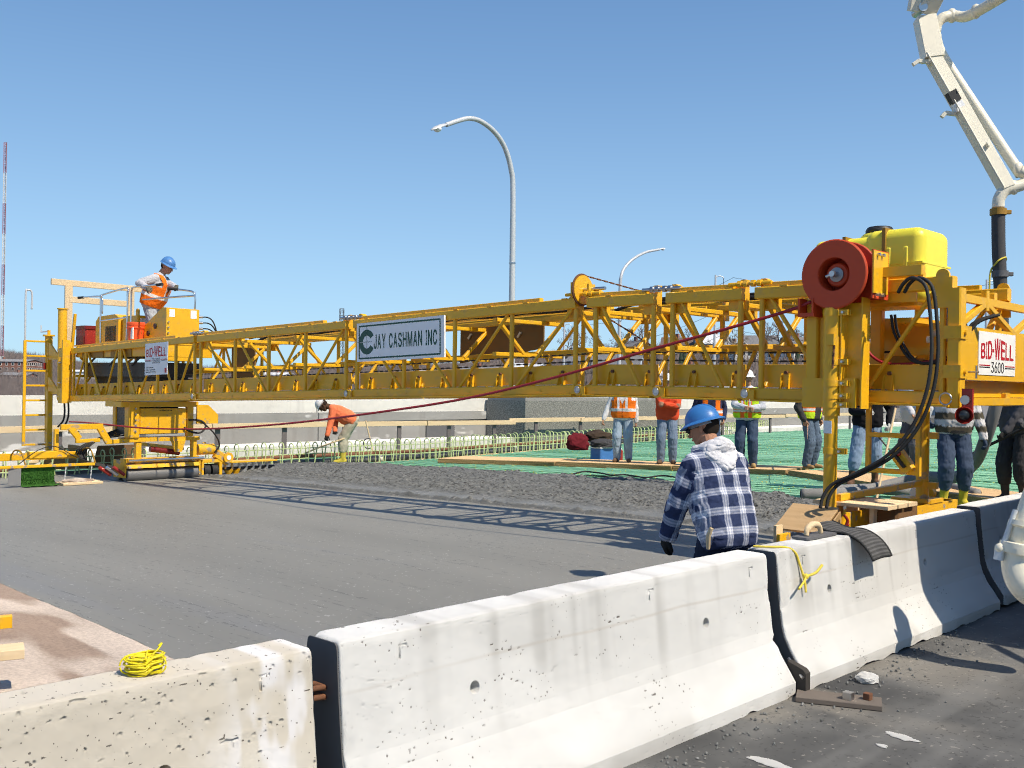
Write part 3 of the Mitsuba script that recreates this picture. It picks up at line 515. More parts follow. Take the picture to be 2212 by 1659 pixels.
put('bottom_beam', M().box(XE - .14, XE - .05, 8.02, YE - .1, 1.60, 1.66), YP, ef, smooth=False); put('recess_plate', M().box(XE - .14, XE - .10, 8.02, YE - .1, 1.665, 1.80), YP, ef, smooth=False)
for z in (2.16, 1.86): put('corner_cleat', M().box(XE - .12, XE + .012, 7.886, 7.90, z - .05, z + .05).box(XE - .001, XE + .012, 7.90, 8.03, z - .05, z + .05), YP, ef, smooth=False); put('bolt', M().cyl(A(XE + .012, 7.96, z), A(XE + .03, 7.96, z), .02, n=6), YP, ef, smooth=False)
put('top_lug', M().plate(sg.Point(0, .05).buffer(.05, 8).union(sg.Polygon([(-.08, -.2), (.06, -.2), (.05, .05), (-.05, .05)])), A(XE - .14, 7.93, 2.55), (1, 0, 0), (0, 0, 1), .03), YP, ef, smooth=False); put('top_lug', M().plate(sg.Point(0, .05).buffer(.05, 8).union(sg.Polygon([(-.08, -.2), (.06, -.2), (.05, .05), (-.05, .05)])), A(XE - .14, YR + .1, 2.55), (1, 0, 0), (0, 0, 1), .03), YP, ef, smooth=False)
put('tee_handle', M().cyl(A(XE, 8.07, 1.86), A(XE + .08, 8.07, 1.86), .008).cyl(A(XE + .06, 8.07, 1.81), A(XE + .06, 8.07, 1.91), .008), 'steel', ef)
def house_warp(w, lo=.66):
    def f(v):
        t = 1 - abs(v[:, 0] / w - .5) * 2; v[:, 1] *= lo + (1 - lo) * np.clip(t, 0, 1); return v
    return f
def maker_sign(parent, o, ux, uy, w, h, name='maker_sign', foot=False):
    """White plate with the maker's red lettering."""
    ux, uy = A(*ux), A(*uy); n = np.cross(ux, uy)
    p = put(name, M().plate([(0, 0), (w, 0), (w, h), (0, h)], A(*o), ux, uy, .006), 'sign_white' if foot else 'white_paint', parent, smooth=False)
    o = A(*o) + n * .0065; k = .32 if foot else 0; hh = h * (1 - k); b = o + uy * h * k
    H = hh * .50; m = letters('BID-WELL', w * .90, H, b + ux * w * .05 + uy * hh * .38, ux, uy, .002, .14, house_warp(w * .90)); put('lettering', m, 'logo_red', p, smooth=False)
    m = letters('3600', w * .36, hh * .25, b + ux * w * .32 + uy * hh * .06, ux, uy, .002, .2, None, False); put('number', m, 'ink', p, smooth=False)
    r_, k_ = M(), M()
    for s in (.02, .71): r_.plate([(w * s, hh * .21), (w * (s + .27), hh * .21), (w * (s + .27), hh * .235), (w * s, hh * .235)], b, ux, uy, .002); k_.plate([(w * s, hh * .165), (w * (s + .27), hh * .165), (w * (s + .27), hh * .19), (w * s, hh * .19)], b, ux, uy, .002)
    put('red_rule', r_, 'logo_red', p, smooth=False); put('black_rule', k_, 'ink', p, smooth=False)
    if foot:
        m = M()
        for j, s in enumerate(('TEREX Company', 'Canton, South Dakota', 'Phone (605) 987 2603')): m.text(s, h * .035, o + ux * w * .05 + uy * h * (.22 - .07 * j), ux, uy, .002, False, sx=1.3)
        put('small_print', m, 'ink', p, smooth=False); put('red_mark', M().plate([(w * .88, h * .05), (w * .96, h * .05), (w * .96, h * .20), (w * .88, h * .20)], o, ux, uy, .002), 'logo_red', p, smooth=False)
    return p
maker_sign(ef, A(XE - .0115, 8.30, 1.845), (0, 1, 0), (0, 0, 1), .84, .345)
hn = thing('paving_machine__warning_horn'); c = A(*(-2.896,7.86,1.531))
put('bracket', M().box(c[0] - .03, c[0] + .05, 7.88, 7.91, c[2] + .02, c[2] + .20), 'red_paint', hn, smooth=False); put('bell', M().lathe([(.02, .06), (.055, .03), (.066, -.02), (.062, -.03), (.05, .0), (.02, .02)], c, (-.3, 1, 0), 20), 'red_paint', hn, smooth=40); put('lens', M().ball(c + A(.0, -.005, 0), .042, 2), 'glass_dark', hn, smooth=True); put('disc', M().cyl(c + A(-.0, .0, .115), c + A(0, .03, .115), .035), 'steel', hn)
put('clip_ring', M().tube(arc(c + A(-.13, -.03, .12), .045, 0, 350, (1, 0, 0), (0, 0, 1), 16), .007, 5), 'steel', hn, smooth=True)
# equipment deck between the trusses at the right end
eq = thing('paving_machine__pump_deck'); xm = fx((-3.396,8.3,2.483))
put('deck_plate', M().box(L1 + .05, xm, 8.12, 9.0, 2.26, 2.30), YP, eq, smooth=False); put('support_post', M().box(L1 + .30, L1 + .38, 8.25, 8.33, 1.85, 2.26), YP, eq, smooth=False); put('tall_post', M().box(fx((-3.922,8.5,2.363)), fx((-3.823,8.5,2.359)), 8.46, 8.54, 1.9, 2.42), YP, eq, smooth=False); put('low_frame', M().box(L1, XE - .2, 8.42, 8.46, 1.98, 2.05), YP, eq, smooth=False); put('valve_box', M().box(fx((-3.748,8.5,2)), fx((-3.49,8.5,1.998)), 8.4, 8.6, 1.85, 2.0), 'dark_yellow', eq, smooth=False); put('pump_motor', M().cyl(A(fx((-3.984,8.6,2.331)), 8.5, 2.22), A(fx((-3.984,8.6,2.331)), 8.75, 2.22), .06), 'black_paint', eq); put('side_sheet', M().box(fx((-3.913,8.7,2.375)), fx((-3.498,8.7,2.359)), 8.70, 8.72, 1.75, 2.34), YP, eq, smooth=False); put('cross_rail', M().box(L1 + .02, XE - .12, 8.2, 8.26, 2.00, 2.06), YP, eq, smooth=False); put('cross_rail', M().box(L1 + .02, XE - .12, 8.6, 8.66, 1.84, 1.88), YP, eq, smooth=False)
put('gusset_bracket', M().plate([(0, .0), (.42, 0), (.42, .08), (.10, .24), (-.06, .24)], A(xm - .33, 7.96, 2.41), (1, 0, 0), (0, 0, 1), .03), YP, eq, smooth=False)
put('outrigger_arm', M().box(fx((-3.604,7.8,2.64)), fx((-3.191,7.8,2.613)), 7.76, 7.83, 2.60, 2.675), YP, eq, smooth=False); put('arm_end', M().box(fx((-3.604,7.8,2.64)) - .001, fx((-3.604,7.8,2.64)) + .004, 7.77, 7.82, 2.612, 2.663, c=0), 'black_paint', eq, smooth=False)
fl = put('filter', M().lathe([(.05, 0), (.055, .02), (.055, .20), (.03, .22)], A(XE - .16, 8.12, 2.08), n=16), 'glass_dark', eq, label='clear water filter bowl with a blue cap'); put('filter_cap', M().lathe([(.075, 0), (.075, .06), (.05, .09), (.02, .10)], A(XE - .16, 8.12, 2.285), n=16), 'logo_blue', fl)
for k in range(6): put('fitting', M().cyl(A(XE - .35 + .05 * k, 8.15, 2.12 + .05 * (k % 3)), A(XE - .32 + .05 * k, 8.15, 2.12 + .05 * (k % 3)), .028, n=8), 'steel' if k % 2 else 'cream_paint', eq)
put('red_line', M().tube(spline([A(xm - .55, 8.08, 2.32), A(xm - .42, 8.06, 2.15), A(xm - .30, 8.04, 1.98), A(xm - .1, 8.05, 1.92), A(XE - .1, 8.1, 1.97)]), .013, 6), 'red_hose', eq, smooth=True)
# hose reel, tank
rc = A(*(-3.814,7.56,2.625)); rr_ = thing('hose_reel', 'large orange red hose reel mounted above the front leg', 'hose reel')
put('front_flange', M().lathe([(.132, .028), (.132, .004), (.142, 0), (.268, 0), (.278, .008), (.278, .022), (.27, .028), (.132, .028)], rc, (0, 1, 0), 48), 'orange_red', rr_, smooth=35); put('rear_flange', M().lathe([(.05, .20), (.272, .20), (.278, .207), (.278, .222), (.27, .228), (.05, .228)], rc, (0, 1, 0), 48), 'orange_red', rr_, smooth=35)
put('drum', M().lathe([(.134, .0), (.134, .21), (.05, .21)], rc, (0, 1, 0), 36, cap=(False, True)), 'orange_red', rr_, smooth=35); put('hub_cup', M().lathe([(.098, .20), (.095, .075), (.085, .065), (.02, .065)], rc, (0, 1, 0), 36, cap=(False, True)), 'orange_red', rr_, smooth=35)
put('wound_hose', M().lathe([(.14, .03), (.20, .035), (.22, .06), (.205, .075), (.222, .10), (.205, .12), (.22, .15), (.2, .195), (.14, .2)], rc, (0, 1, 0), 36, cap=False), 'red_hose', rr_, smooth=35)
put('hub_plate', M().lathe([(.058, .064), (.058, .05), (.02, .045)], rc, (0, 1, 0), 24), 'hub_grey', rr_); put('swivel', M().cyl(rc + A(0, -.03, 0), rc + A(0, .05, 0), .024).cyl(rc + A(-.055, -.01, -.02), rc + A(0, -.01, 0), .014), 'steel', rr_)
bk = put('bracket', M().box(rc[0] + .285, rc[0] + .30, 7.62, 7.90, rc[2] - .20, rc[2] + .18).box(rc[0] + .20, rc[0] + .30, 7.795, 7.81, rc[2] - .20, rc[2] + .18), 'orange_red', rr_, smooth=False)
for z in (-.17, .14):
    for y in (7.66, 7.74): put('bolt', M().cyl(A(rc[0] + .29, y, rc[2] + z), A(rc[0] + .34, y, rc[2] + z), .014, n=6), 'steel', bk, smooth=False)
put('mount_plate', M().box(rc[0] + .302, rc[0] + .315, 7.60, 7.86, rc[2] - .16, rc[2] + .17), YP, bk, smooth=False)
put('guide', M().box(rc[0] - .30, rc[0] - .285, 7.55, 7.70, rc[2] - .33, rc[2] - .18).box(rc[0] - .30, rc[0] - .16, 7.55, 7.57, rc[2] - .33, rc[2] - .30).box(rc[0] - .30, rc[0] - .16, 7.68, 7.70, rc[2] - .33, rc[2] - .30).box(rc[0] - .18, rc[0] - .165, 7.55, 7.70, rc[2] - .33, rc[2] - .18), 'orange_red', rr_, smooth=False)
hp0 = [(-4.023,7.6,2.417), (-4.226,7.58,2.349), (-4.792,7.5,2.204), (-5.534,7.45,2.037), (-6.605,7.4,1.788), (-7.917,7.4,1.549), (-9.564,7.45,1.346), (-11.316,7.6,1.171), (-13.184,7.75,1.026), (-14.634,7.8,0.946), (-16.084,7.75,0.91), (-17.742,7.7,0.926), (-18.845,7.75,0.91)]
put('red_hose', M().tube(spline(hp0, 8), .0135, 8), 'red_hose', smooth=True, label='long red hose sagging diagonally from the reel across the truss front', cat='hose')
x0_, x1_, y0_, z0_ = fx((-4.294,8.15,2.838)), fx((-3.35,8.15,2.767)), 8.12, 2.46
tnk = thing('water_tank', 'bright yellow plastic water tank with a black lid on top of the truss end', 'tank')
def rbox(x0, x1, y0, y1, z0, z1, r):
    s = m3.Manifold.batch_hull([m3.Manifold.sphere(r, 28).translate([x, y, z]) for x in (x0 + r, x1 - r) for y in (y0 + r, y1 - r) for z in (z0 + r, z1 - r)]); mm = s.to_mesh(); return trimesh.Trimesh(mm.vert_properties[:, :3], mm.tri_verts, process=False)
y1_ = 8.66; m = M().tm(rbox(x0_, x1_ - .22, y0_, y1_, z0_, 2.99, .07)).tm(rbox(x1_ - .48, x1_ + .02, y0_ - .01, y1_ + .02, z0_ - .03, 3.035, .085))
put('body', m, 'tank_yellow', tnk, smooth=50)
for x in np.linspace(x0_ + .25, x1_ - .12, 5): put('rib', M().tm(rbox(x - .022, x + .022, y0_ - .018, y0_ + .05, z0_ + .14, 2.88, .015)), 'tank_yellow', tnk, smooth=50)
for x in (x0_ + .30, x1_ - .30): put('strap', M().box(x - .016, x + .016, y0_ - .022, y1_ + .03, z0_ - .03, 3.043 if x > x0_ + .4 else 2.998, c=.003), 'dark_yellow', tnk, smooth=False)
cp = A(*(-3.821,8.4,3.072)); put('lid', M().lathe([(.115, -.05), (.115, .0), (.10, .025), (.09, .03), (.02, .035)], A(cp[0], 8.4, 3.07), n=28), 'cap_black', tnk, smooth=35); put('neck', M().lathe([(.16, -.04), (.15, .0), (.13, .02)], A(cp[0], 8.4, 3.02), n=28), 'tank_yellow', tnk, smooth=40)
put('vent', M().tube(spline([A(x0_ + .42, 8.3, 2.98), A(x0_ + .42, 8.3, 3.04), A(x0_ + .47, 8.3, 3.07), A(x0_ + .56, 8.32, 3.04)]), .02, 8), 'cap_black', tnk, smooth=True)
put('seam', M().box(x1_ - .478, x1_ + .024, y0_ - .016, y1_ + .026, 2.735, 2.750, c=.004), 'tank_yellow', tnk, smooth=False); put('decal', M().box(x1_ - .24, x1_ - .10, y0_ - .0145, y0_ - .0115, 2.60, 2.70, c=0), 'white_paint', tnk, smooth=False); put('saddle', M().box(x0_ + .05, x1_ - .05, y0_ + .05, y1_ - .05, 2.40, z0_ + .01), YP, tnk, smooth=False)
# black hydraulic hoses looping down to the front bogie
for k in (0, 1):
    d = .035 * k; o = A(d, .03 * k, 0)
    pts = [A(*p) + o for p in ((-3.348,7.7,2.464), (-3.297,7.68,2.531), (-3.217,7.66,2.567), (-3.11,7.64,2.489), (-3.063,7.62,2.243), (-3.044,7.6,1.966), (-3.073,7.58,1.69), (-3.168,7.55,1.428), (-3.331,7.5,1.213), (-3.548,7.46,1.07), (-3.717,7.42,0.977), (-3.779,7.38,0.877), (-3.791,7.36,0.784))]
    put('hydraulic_hose', M().tube(spline(pts, 6), .014, 8), 'rubber', smooth=True, label=('front' if k == 0 else 'rear') + ' one of two black hydraulic hoses looping from the tank to the front bogie', cat='hose', group='hydraulic hoses at the front leg')
for k in range(2):
    pts = [A(*p) + A(.03 * k, 0, 0) for p in ((-3.533,8,2.318), (-3.504,8,2.168), (-3.395,8,1.981), (-3.284,8,1.926), (-3.159,8.05,1.952), (-3.072,8.1,2.018), (-2.972,8.2,2.237), (-2.834,8.3,2.31))]
    put('suction_hose', M().tube(spline(pts, 5), .012, 8), 'rubber', pm, smooth=True)
# hung things: company sign, plywood, maker sign at the left
cs = thing('company_sign', 'white company sign with green lettering hanging on the truss front', 'sign'); a, b, c_ = A(*(-10.39,7.88,2.451)), A(*(-8.746,7.88,2.5)), A(*(-10.363,7.88,1.968))
ux = unit(b - a); uy = unit(np.cross(np.cross(ux, c_ - a), ux)); uy = uy if uy[2] > 0 else -uy; W_, H_ = np.linalg.norm(b - a), abs((c_ - a) @ uy); o = a - uy * H_
put('board', M().plate([(0, 0), (W_, 0), (W_, H_), (0, H_)], o, ux, uy, .022), 'sign_white', cs, smooth=False); o = o + np.cross(ux, uy) * .0225
bd = sg.box(.04, .03, W_ - .06, H_ - .03).buffer(.0).buffer(-.02).buffer(.02); put('border', M().plate(bd.difference(bd.buffer(-.02)), o, ux, uy, .002), 'sign_green', cs, smooth=False)
ringp = sg.Point(.0, 0).buffer(.155, 24).difference(sg.Point(0, 0).buffer(.080, 24)).difference(sg.Polygon([(0, 0), (.4, .24), (.4, -.24)])); cc = o + ux * W_ * .125 + uy * H_ * .5; kx = 1.0
put('logo', M().plate(ringp.difference(sg.box(-.006, -.3, .006, .3)).difference(sg.box(-.3, -.006, .3, .006)), cc, ux, uy, .002).plate(sg.box(-.003, -.21, .003, .21).union(sg.box(-.20, -.003, .10, .003)), cc, ux, uy, .0012), 'sign_green', cs, smooth=False)
tt = meshkit.text_mesh('JAY CASHMAN INC', .1, .002, True); tw_ = tt.vertices[:, 0].max() - tt.vertices[:, 0].min(); Hh = H_ * .36
put('lettering', letters('JAY CASHMAN INC', W_ * .725, H_ * .36, o + ux * W_ * .205 + uy * H_ * .32, ux, uy, .002, .2), 'sign_green', cs, smooth=False)
pb0 = thing('plywood_board', 'dark brown plywood board clamped upright in the truss right of the company sign', 'board'); a, b, c_ = A(*(-9.739,9,2.453)), A(*(-8.271,9,2.533)), A(*(-9.73,9,2.08))
put('sheet', M().plate([(a[0], c_[2] - .10), (b[0], A(*(-8.263,9,2.155))[2]), (b[0], b[2]), (a[0], a[2])], A(0, 9.06, 0), (1, 0, 0), (0, 0, 1), .019), 'brown_board', pb0, smooth=False)
for x in (.12, .72): put('clamp', M().bar(A(a[0] * (1 - x) + b[0] * x, 9.02, a[2] - .16), A(a[0] * (1 - x) + b[0] * x + .05, 9.02, a[2] - .10), .03, .03), 'steel', pb0, smooth=False)
pb1 = thing('plywood_board', 'upright tan plywood board inside the second truss bay left of the sign', 'board'); put('sheet', M().box(fx((-15.17,8.9,1.881)), fx((-14.457,8.9,1.882)), 8.9, 8.92, zb(-14.5) + .15, zb(-14.5) + .88, c=.002), 'brown_board', pb1, smooth=False)
s0, s1, s2 = A(*(-16.17,7.88,2.296)), A(*(-15.388,7.88,2.32)), A(*(-16.151,7.88,1.773)); maker_sign(pm, A(s0[0], 7.885, s2[2]), unit(A(s1[0] - s0[0], 0, s1[2] - s0[2])), (0, 0, 1), np.linalg.norm(s1 - s0), s0[2] - s2[2], foot=True)
# ---------------- left-hand end: operator deck, posts, ladder, carriage
od = thing('paving_machine__operator_deck')
put('deck_frame', M().box(-19.2, -16.14, 8.0, 9.1, 2.10, 2.30), YP, od, smooth=False); put('walkway', M().box(-19.25, -16.13, 7.98, 9.15, 2.303, 2.33, c=.003), YP, od, smooth=False)
for a, b in ((-18.9, -18.0), (-17.7, -16.9)): put('mesh_guard', M().box(a, b, 7.985, 7.997, 2.09, 2.28, c=0), 'dark_yellow', od, smooth=False)
put('engine_tray', M().box(-19.1, -16.4, 8.1, 9.0, 1.75, 2.0), 'black_paint', od, smooth=False)
for x in (-18.9, -18.0, -17.1, -16.3): put('strut', M().bar(A(x, 8.1, 1.95), A(x + .35, 8.1, 2.12), .03, .03), 'black_paint', od, smooth=False)
put('dark_machinery', M().box(-19.0, -16.6, 8.3, 8.9, zb(-18) + .30, zb(-18) + .66), 'black_paint', od, smooth=False)
eb = put('engine_hood', M().plate([(0, 0), (.95, 0), (.95, .50), (.80, .56), (.12, .54), (0, .45)], A(-19.05, 8.85, 2.335), (1, 0, 0), (0, 0, 1), .55), YP, od, smooth=False, label='louvred yellow engine hood')
for k in range(9): put('louvre', M().box(-18.62 + .05 * k, -18.595 + .05 * k, 8.292, 8.302, 2.40, 2.68, c=0), 'black_paint', eb, smooth=False)
put('lifting_eye', M().plate(sg.Point(0, .06).buffer(.05, 8).union(sg.box(-.05, -.03, .05, .06)).difference(sg.Point(0, .06).buffer(.02, 8)), A(-17.72, 8.5, 2.88), (1, 0, 0), (0, 0, 1), .03), YP, eb, smooth=False); put('battery_box', M().box(-18.05, -17.45, 8.35, 8.8, 2.335, 2.85), YP, od, smooth=False); put('label', M().box(-17.449, -17.445, 8.4, 8.62, 2.6, 2.8, c=0), 'white_paint', od, smooth=False)
cn = put('console', M().plate([(0, 0), (.80, 0), (.80, .585), (.66, .60), (.0, .30)], A(-16.92, 8.82, 2.335), (1, 0, 0), (0, 0, 1), .60), YP, od, smooth=False, label='yellow control console with a sloping top'); put('console_base', M().box(-16.9, -16.14, 8.22, 8.80, 2.03, 2.095), YP, od, smooth=False)
for y0, y1, z0, z1 in ((8.27, 8.37, 2.77, 2.90), (8.66, 8.77, 2.76, 2.90)): put('placard', M().box(-16.119, -16.115, y0, y1, z0, z1, c=0), 'white_paint', cn, smooth=False)
for y, z in ((8.25, 2.42), (8.25, 2.50), (8.25, 2.59), (8.25, 2.68)): put('key_switch', M().cyl(A(-16.12, y, z), A(-16.09, y, z), .013, n=8), 'steel', cn)
for y, z in ((8.35, 2.44), (8.68, 2.43)): put('hole', M().cyl(A(-16.13, y, z), A(-16.117, y, z), .018, n=12), 'black_paint', cn)
for x, z in ((-16.5, 2.62), (-16.75, 2.50)): put('gauge', M().cyl(A(x, 8.228, z), A(x, 8.20, z), .045, n=16), 'black_paint', cn)
for k, z in enumerate((2.80, 2.70, 2.60, 2.50)):
    put('connector', M().cyl(A(-16.15, 8.82, z), A(-16.15, 8.90, z), .022, n=8), 'steel', cn); put('control_hose', M().tube(bez(A(-16.15, 8.90, z), A(-16.14, 9.10, z + .03), A(-16.1, 9.12, z - .1), A(-16.05, 9.16 + .02 * k, 2.36), n=12), .012, 6), 'rubber', cn, smooth=True)
put('lever', M().cyl(A(-16.75, 8.45, 2.70), A(-16.60, 8.45, 2.84), .01).ball(A(-16.60, 8.45, 2.84), .02, 1), 'black_paint', cn)
hrl = thing('paving_machine__handrail')
def rail(name, *pts, n=5): put(name, M().tube(spline([A(*p) for p in pts], n), .016, 8), 'chrome', hrl, smooth=True)
rail('stanchion', (-18.38, 8.1, 2.33), (-18.40, 8.1, 3.10), (-18.38, 8.1, 3.21), (-18.30, 8.12, 3.25), (-17.45, 8.12, 3.31), (-17.33, 8.12, 3.27), (-17.31, 8.1, 3.15), (-17.33, 8.1, 2.33))
rail('stanchion', (-18.42, 8.14, 2.9), (-18.42, 8.14, 3.12), (-18.46, 8.14, 3.20), (-18.56, 8.13, 3.225), (-19.40, 8.12, 3.24)); put('grip', M().cyl(A(-19.42, 8.12, 3.24), A(-19.2, 8.12, 3.236), .024), 'rubber', hrl)
rail('stanchion', (-17.26, 8.14, 2.33), (-17.26, 8.14, 3.15), (-17.22, 8.13, 3.27), (-17.10, 8.12, 3.31), (-16.30, 8.12, 3.305)); put('grip', M().cyl(A(-16.28, 8.12, 3.305), A(-16.08, 8.12, 3.302), .024), 'rubber', hrl)
rail('stanchion', (-16.15, 8.75, 2.92), (-16.14, 8.75, 3.14), (-16.17, 8.73, 3.22), (-16.26, 8.66, 3.25), (-16.50, 8.46, 3.28)); put('grip', M().cyl(A(-16.52, 8.44, 3.282), A(-16.38, 8.56, 3.265), .024), 'rubber', hrl)
rail('mid_rail', (-16.15, 8.74, 3.16), (-16.45, 8.48, 3.13), (-16.85, 8.15, 3.08)); rail('mid_rail', (-18.40, 8.1, 2.76), (-17.33, 8.1, 2.79))
# posts and ladder
lp = thing('paving_machine__left_leg')
put('main_post', M().cyl(A(-19.70, 7.95, 1.28), A(-19.72, 7.95, 3.02), .082, n=20), YP, lp, smooth=40); put('post_cap', M().cyl(A(-19.72, 7.95, 3.02), A(-19.72, 7.95, 3.04), .10, n=20), YP, lp)
for z in (1.36, 1.62, 2.0, 2.24): put('clamp_ring', M().cyl(A(-19.70, 7.95, z - .025), A(-19.70, 7.95, z + .025), .092, n=20), YP, lp, smooth=40); put('bolt', M().cyl(A(-19.62, 7.85, z), A(-19.5, 7.85, z), .014, n=8), 'steel', lp)
put('end_plate', M().box(-19.50, -19.24, 7.90, 7.95, 1.25, 2.38), YP, lp, smooth=False); put('channel', M().box(-19.46, -19.30, 7.78, 7.90, 1.24, 1.52), YP, lp, smooth=False); put('top_block', M().box(-19.46, -19.28, 7.78, 7.90, 2.10, 2.27), YP, lp, smooth=False); put('hook_plate', M().box(-19.27, -19.22, 7.76, 7.90, 1.24, 2.42), YP, lp, smooth=False)
put('outer_post', M().cyl(A(-20.30, 7.95, .46), A(-20.36, 7.95, 2.52), .070, n=18), YP, lp, smooth=40); put('jack_head', M().cyl(A(-20.36, 7.95, 2.52), A(-20.36, 7.95, 2.55), .11).cyl(A(-20.36, 7.95, 2.55), A(-20.36, 7.95, 2.64), .03), YP, lp); put('crank', M().tube([A(-20.36, 7.95, 2.62), A(-20.62, 7.9, 2.61), A(-20.62, 7.9, 2.74)], .014, 6), 'galvanised', lp)
for z in (2.06, 1.40): put('gusset', M().plate([(0, 0), (.5, 0), (.5, .05), (.06, .32), (0, .32)], A(-20.24, 7.93, z), (1, 0, 0), (0, 0, 1), .03), YP, lp, smooth=False)
put('inner_post', M().bar(A(-20.16, 7.90, .30), A(-20.16, 7.90, 1.45), .10, .10, side=(1, 0, 0)), YP, lp, smooth=False); put('stay', M().bar(A(-20.02, 8.2, 1.5), A(-19.75, 8.2, 2.95), .05, .05), YP, lp, smooth=False); put('beacon', M().box(-20.38, -20.30, 7.84, 7.88, 1.88, 2.0), 'red_paint', lp, smooth=False)
for dx in (0, .18): put('air_hose', M().tube(spline([A(-19.45 + dx, 7.9, 1.24), A(-19.43 + dx, 7.9, 1.05), A(-19.5 + dx, 7.9, .9), A(-19.68 + dx * 1.3, 7.88, .78)]), .017, 6), 'rubber', lp, smooth=True)
ld = thing('paving_machine__ladder'); xl = -20.27
for y in (7.47, 7.92): put('rail', M().bar(A(xl, y, .40), A(xl, y, 2.42), .035, .055, side=(1, 0, 0)), YP, ld, smooth=False)
for z in np.linspace(.42, 2.41, 8): put('rung', M().bar(A(xl, 7.47, z), A(xl, 7.92, z), .04, .035), YP, ld, smooth=False)
put('grab_pole', M().tube(spline([A(xl, 7.47, 2.42), A(xl, 7.47, 3.30), A(xl, 7.50, 3.38), A(xl, 7.56, 3.38), A(xl, 7.585, 3.30), A(xl, 7.585, 3.02)]), .018, 8), 'galvanised', ld, smooth=True)
# carriage under the truss: tank, frame, rollers, augers
ca = thing('paving_machine__carriage')
put('tank', M().box(-17.52, -16.96, 8.19, 9.07, .76, 1.20), YP, ca, smooth=False, label='hydraulic oil tank under the truss'); m = M().text('HYDRAULIC OIL', .022, A(-16.958, 8.55, 1.155), (0, 1, 0), (0, 0, 1), .002); put('lettering', m, 'ink', ca, smooth=False)
put('column', M().box(-17.12, -16.94, 7.98, 8.18, .70, 1.30), YP, ca, smooth=False); put('column', M().box(-17.62, -17.50, 8.0, 8.10, .70, 1.30), YP, ca, smooth=False); put('column', M().box(-17.05, -16.95, 9.08, 9.20, .70, 1.30), YP, ca, smooth=False); put('dark_core', M().box(-17.5, -17.13, 8.02, 9.0, .74, 1.28), 'black_paint', ca, smooth=False)
for z in np.linspace(.8, 1.2, 5): put('bolt', M().cyl(A(-16.94, 8.1, z), A(-16.92, 8.1, z), .018, n=6), 'steel', ca)
put('trolley_beam', M().box(-17.6, -16.95, 7.85, 9.3, 1.225, 1.32), YP, ca, smooth=False)
put('side_fin', M().plate([(0, 0), (.42, 0), (.42, .16), (.22, .34), (0, .34)], A(-16.96, 9.25, .92), (0, 1, 0), (0, 0, 1), .04), YP, ca, smooth=False)
put('lower_frame', M().box(-17.1, -16.98, 8.05, 9.35, .62, .69), YP, ca, smooth=False); put('lower_frame', M().box(-17.5, -17.38, 8.05, 9.35, .60, .68), YP, ca, smooth=False)
put('z_arm', M().bar(A(-17.0, 6.85, .90), A(-17.0, 7.55, .90), .06, .09).bar(A(-17.0, 7.0, .90), A(-17.0, 7.16, .70), .06, .10).bar(A(-17.0, 7.10, .66), A(-17.0, 7.5, .67), .06, .06).bar(A(-17.0, 7.48, .92), A(-17.0, 7.66, .62), .06, .11).bar(A(-17.0, 7.62, .63), A(-17.0, 8.1, .65), .06, .07), YP, ca, smooth=False, label='bent yellow arm reaching out from the carriage')
for y in (8.15, 9.2): put('leg', M().box(-17.08, -17.0, y, y + .10, .24, .62), YP, ca, smooth=False)
put('cylinder', M().cyl(A(-17.1, 8.45, .48), A(-17.1, 9.0, .40), .05), 'maroon', ca); put('bracket', M().plate([(0, 0), (.13, 0), (.20, .20), (-.07, .20)], A(-16.98, 8.85, .42), (0, 1, 0), (0, 0, 1), .03), YP, ca, smooth=False)
put('roller_frame', M().box(-17.2, -17.0, 7.95, 9.35, .26, .33), YP, ca, smooth=False); put('hood', M().plate([(0, 0), (.24, 0), (.20, .06), (.04, .06)], A(-17.18, 9.33, .165), (1, 0, 0), (0, 0, 1), 1.38), YP, ca, smooth=False); put('hood_plate', M().box(-17.33, -17.18, 7.95, 9.33, .15, .24), YP, ca, smooth=False)
put('chrome_rod', M().cyl(A(-16.96, 8.0, .30), A(-16.96, 9.42, .30), .022), 'chrome', ca); put('roller', M().cyl(A(-17.06, 7.98, .045), A(-17.06, 9.32, .045), .105, n=28), 'roller_grey', ca, smooth=40, label='steel finishing roller resting on the wet concrete'); put('roller', M().cyl(A(-17.34, 7.98, .045), A(-17.34, 9.32, .045), .105, n=28), 'roller_grey', ca, smooth=40)
for y in (7.94, 9.34): put('roller_end', M().box(-17.42, -16.98, y, y + .03, .0, .30), YP, ca, smooth=False)
for y in (9.46, 9.62): put('drive_wheel', M().cyl(A(-17.1, y, .05), A(-17.1, y + .12, .05), .12, n=20), 'rubber', ca)
put('auger_yoke', M().box(-17.2, -17.0, 9.40, 9.45, -.03, .26).box(-17.2, -17.0, 9.76, 9.82, -.03, .26).box(-17.2, -17.0, 9.40, 9.82, .20, .26), YP, ca, smooth=False); put('motor', M().cyl(A(-17.1, 9.35, .44), A(-17.1, 9.68, .44), .10, n=18), YP, ca); put('motor_eye', M().tube(arc(A(-17.1, 9.5, .54), .03, 0, 180, (0, 1, 0), (0, 0, 1), 8), .01, 5), YP, ca, smooth=True); put('gearbox', M().bar(A(-17.05, 9.7, .36), A(-17.05, 9.95, .20), .12, .16), YP, ca, smooth=False)
gsp = A(-16.99, 9.92, .28); put('gear_cover', M().cyl(gsp, gsp + A(.04, 0, 0), .10, n=9), YP, ca); put('gear_hub', M().cyl(gsp + A(.04, 0, 0), gsp + A(.05, 0, 0), .045), 'white_paint', ca)
put('auger_hood', M().box(-17.28, -16.98, 9.86, 11.0, .175, .20), YP, ca, smooth=False); au = put('auger', M().cyl(A(-17.12, 9.85, .06), A(-17.12, 11.0, .06), .03), 'black_paint', ca)
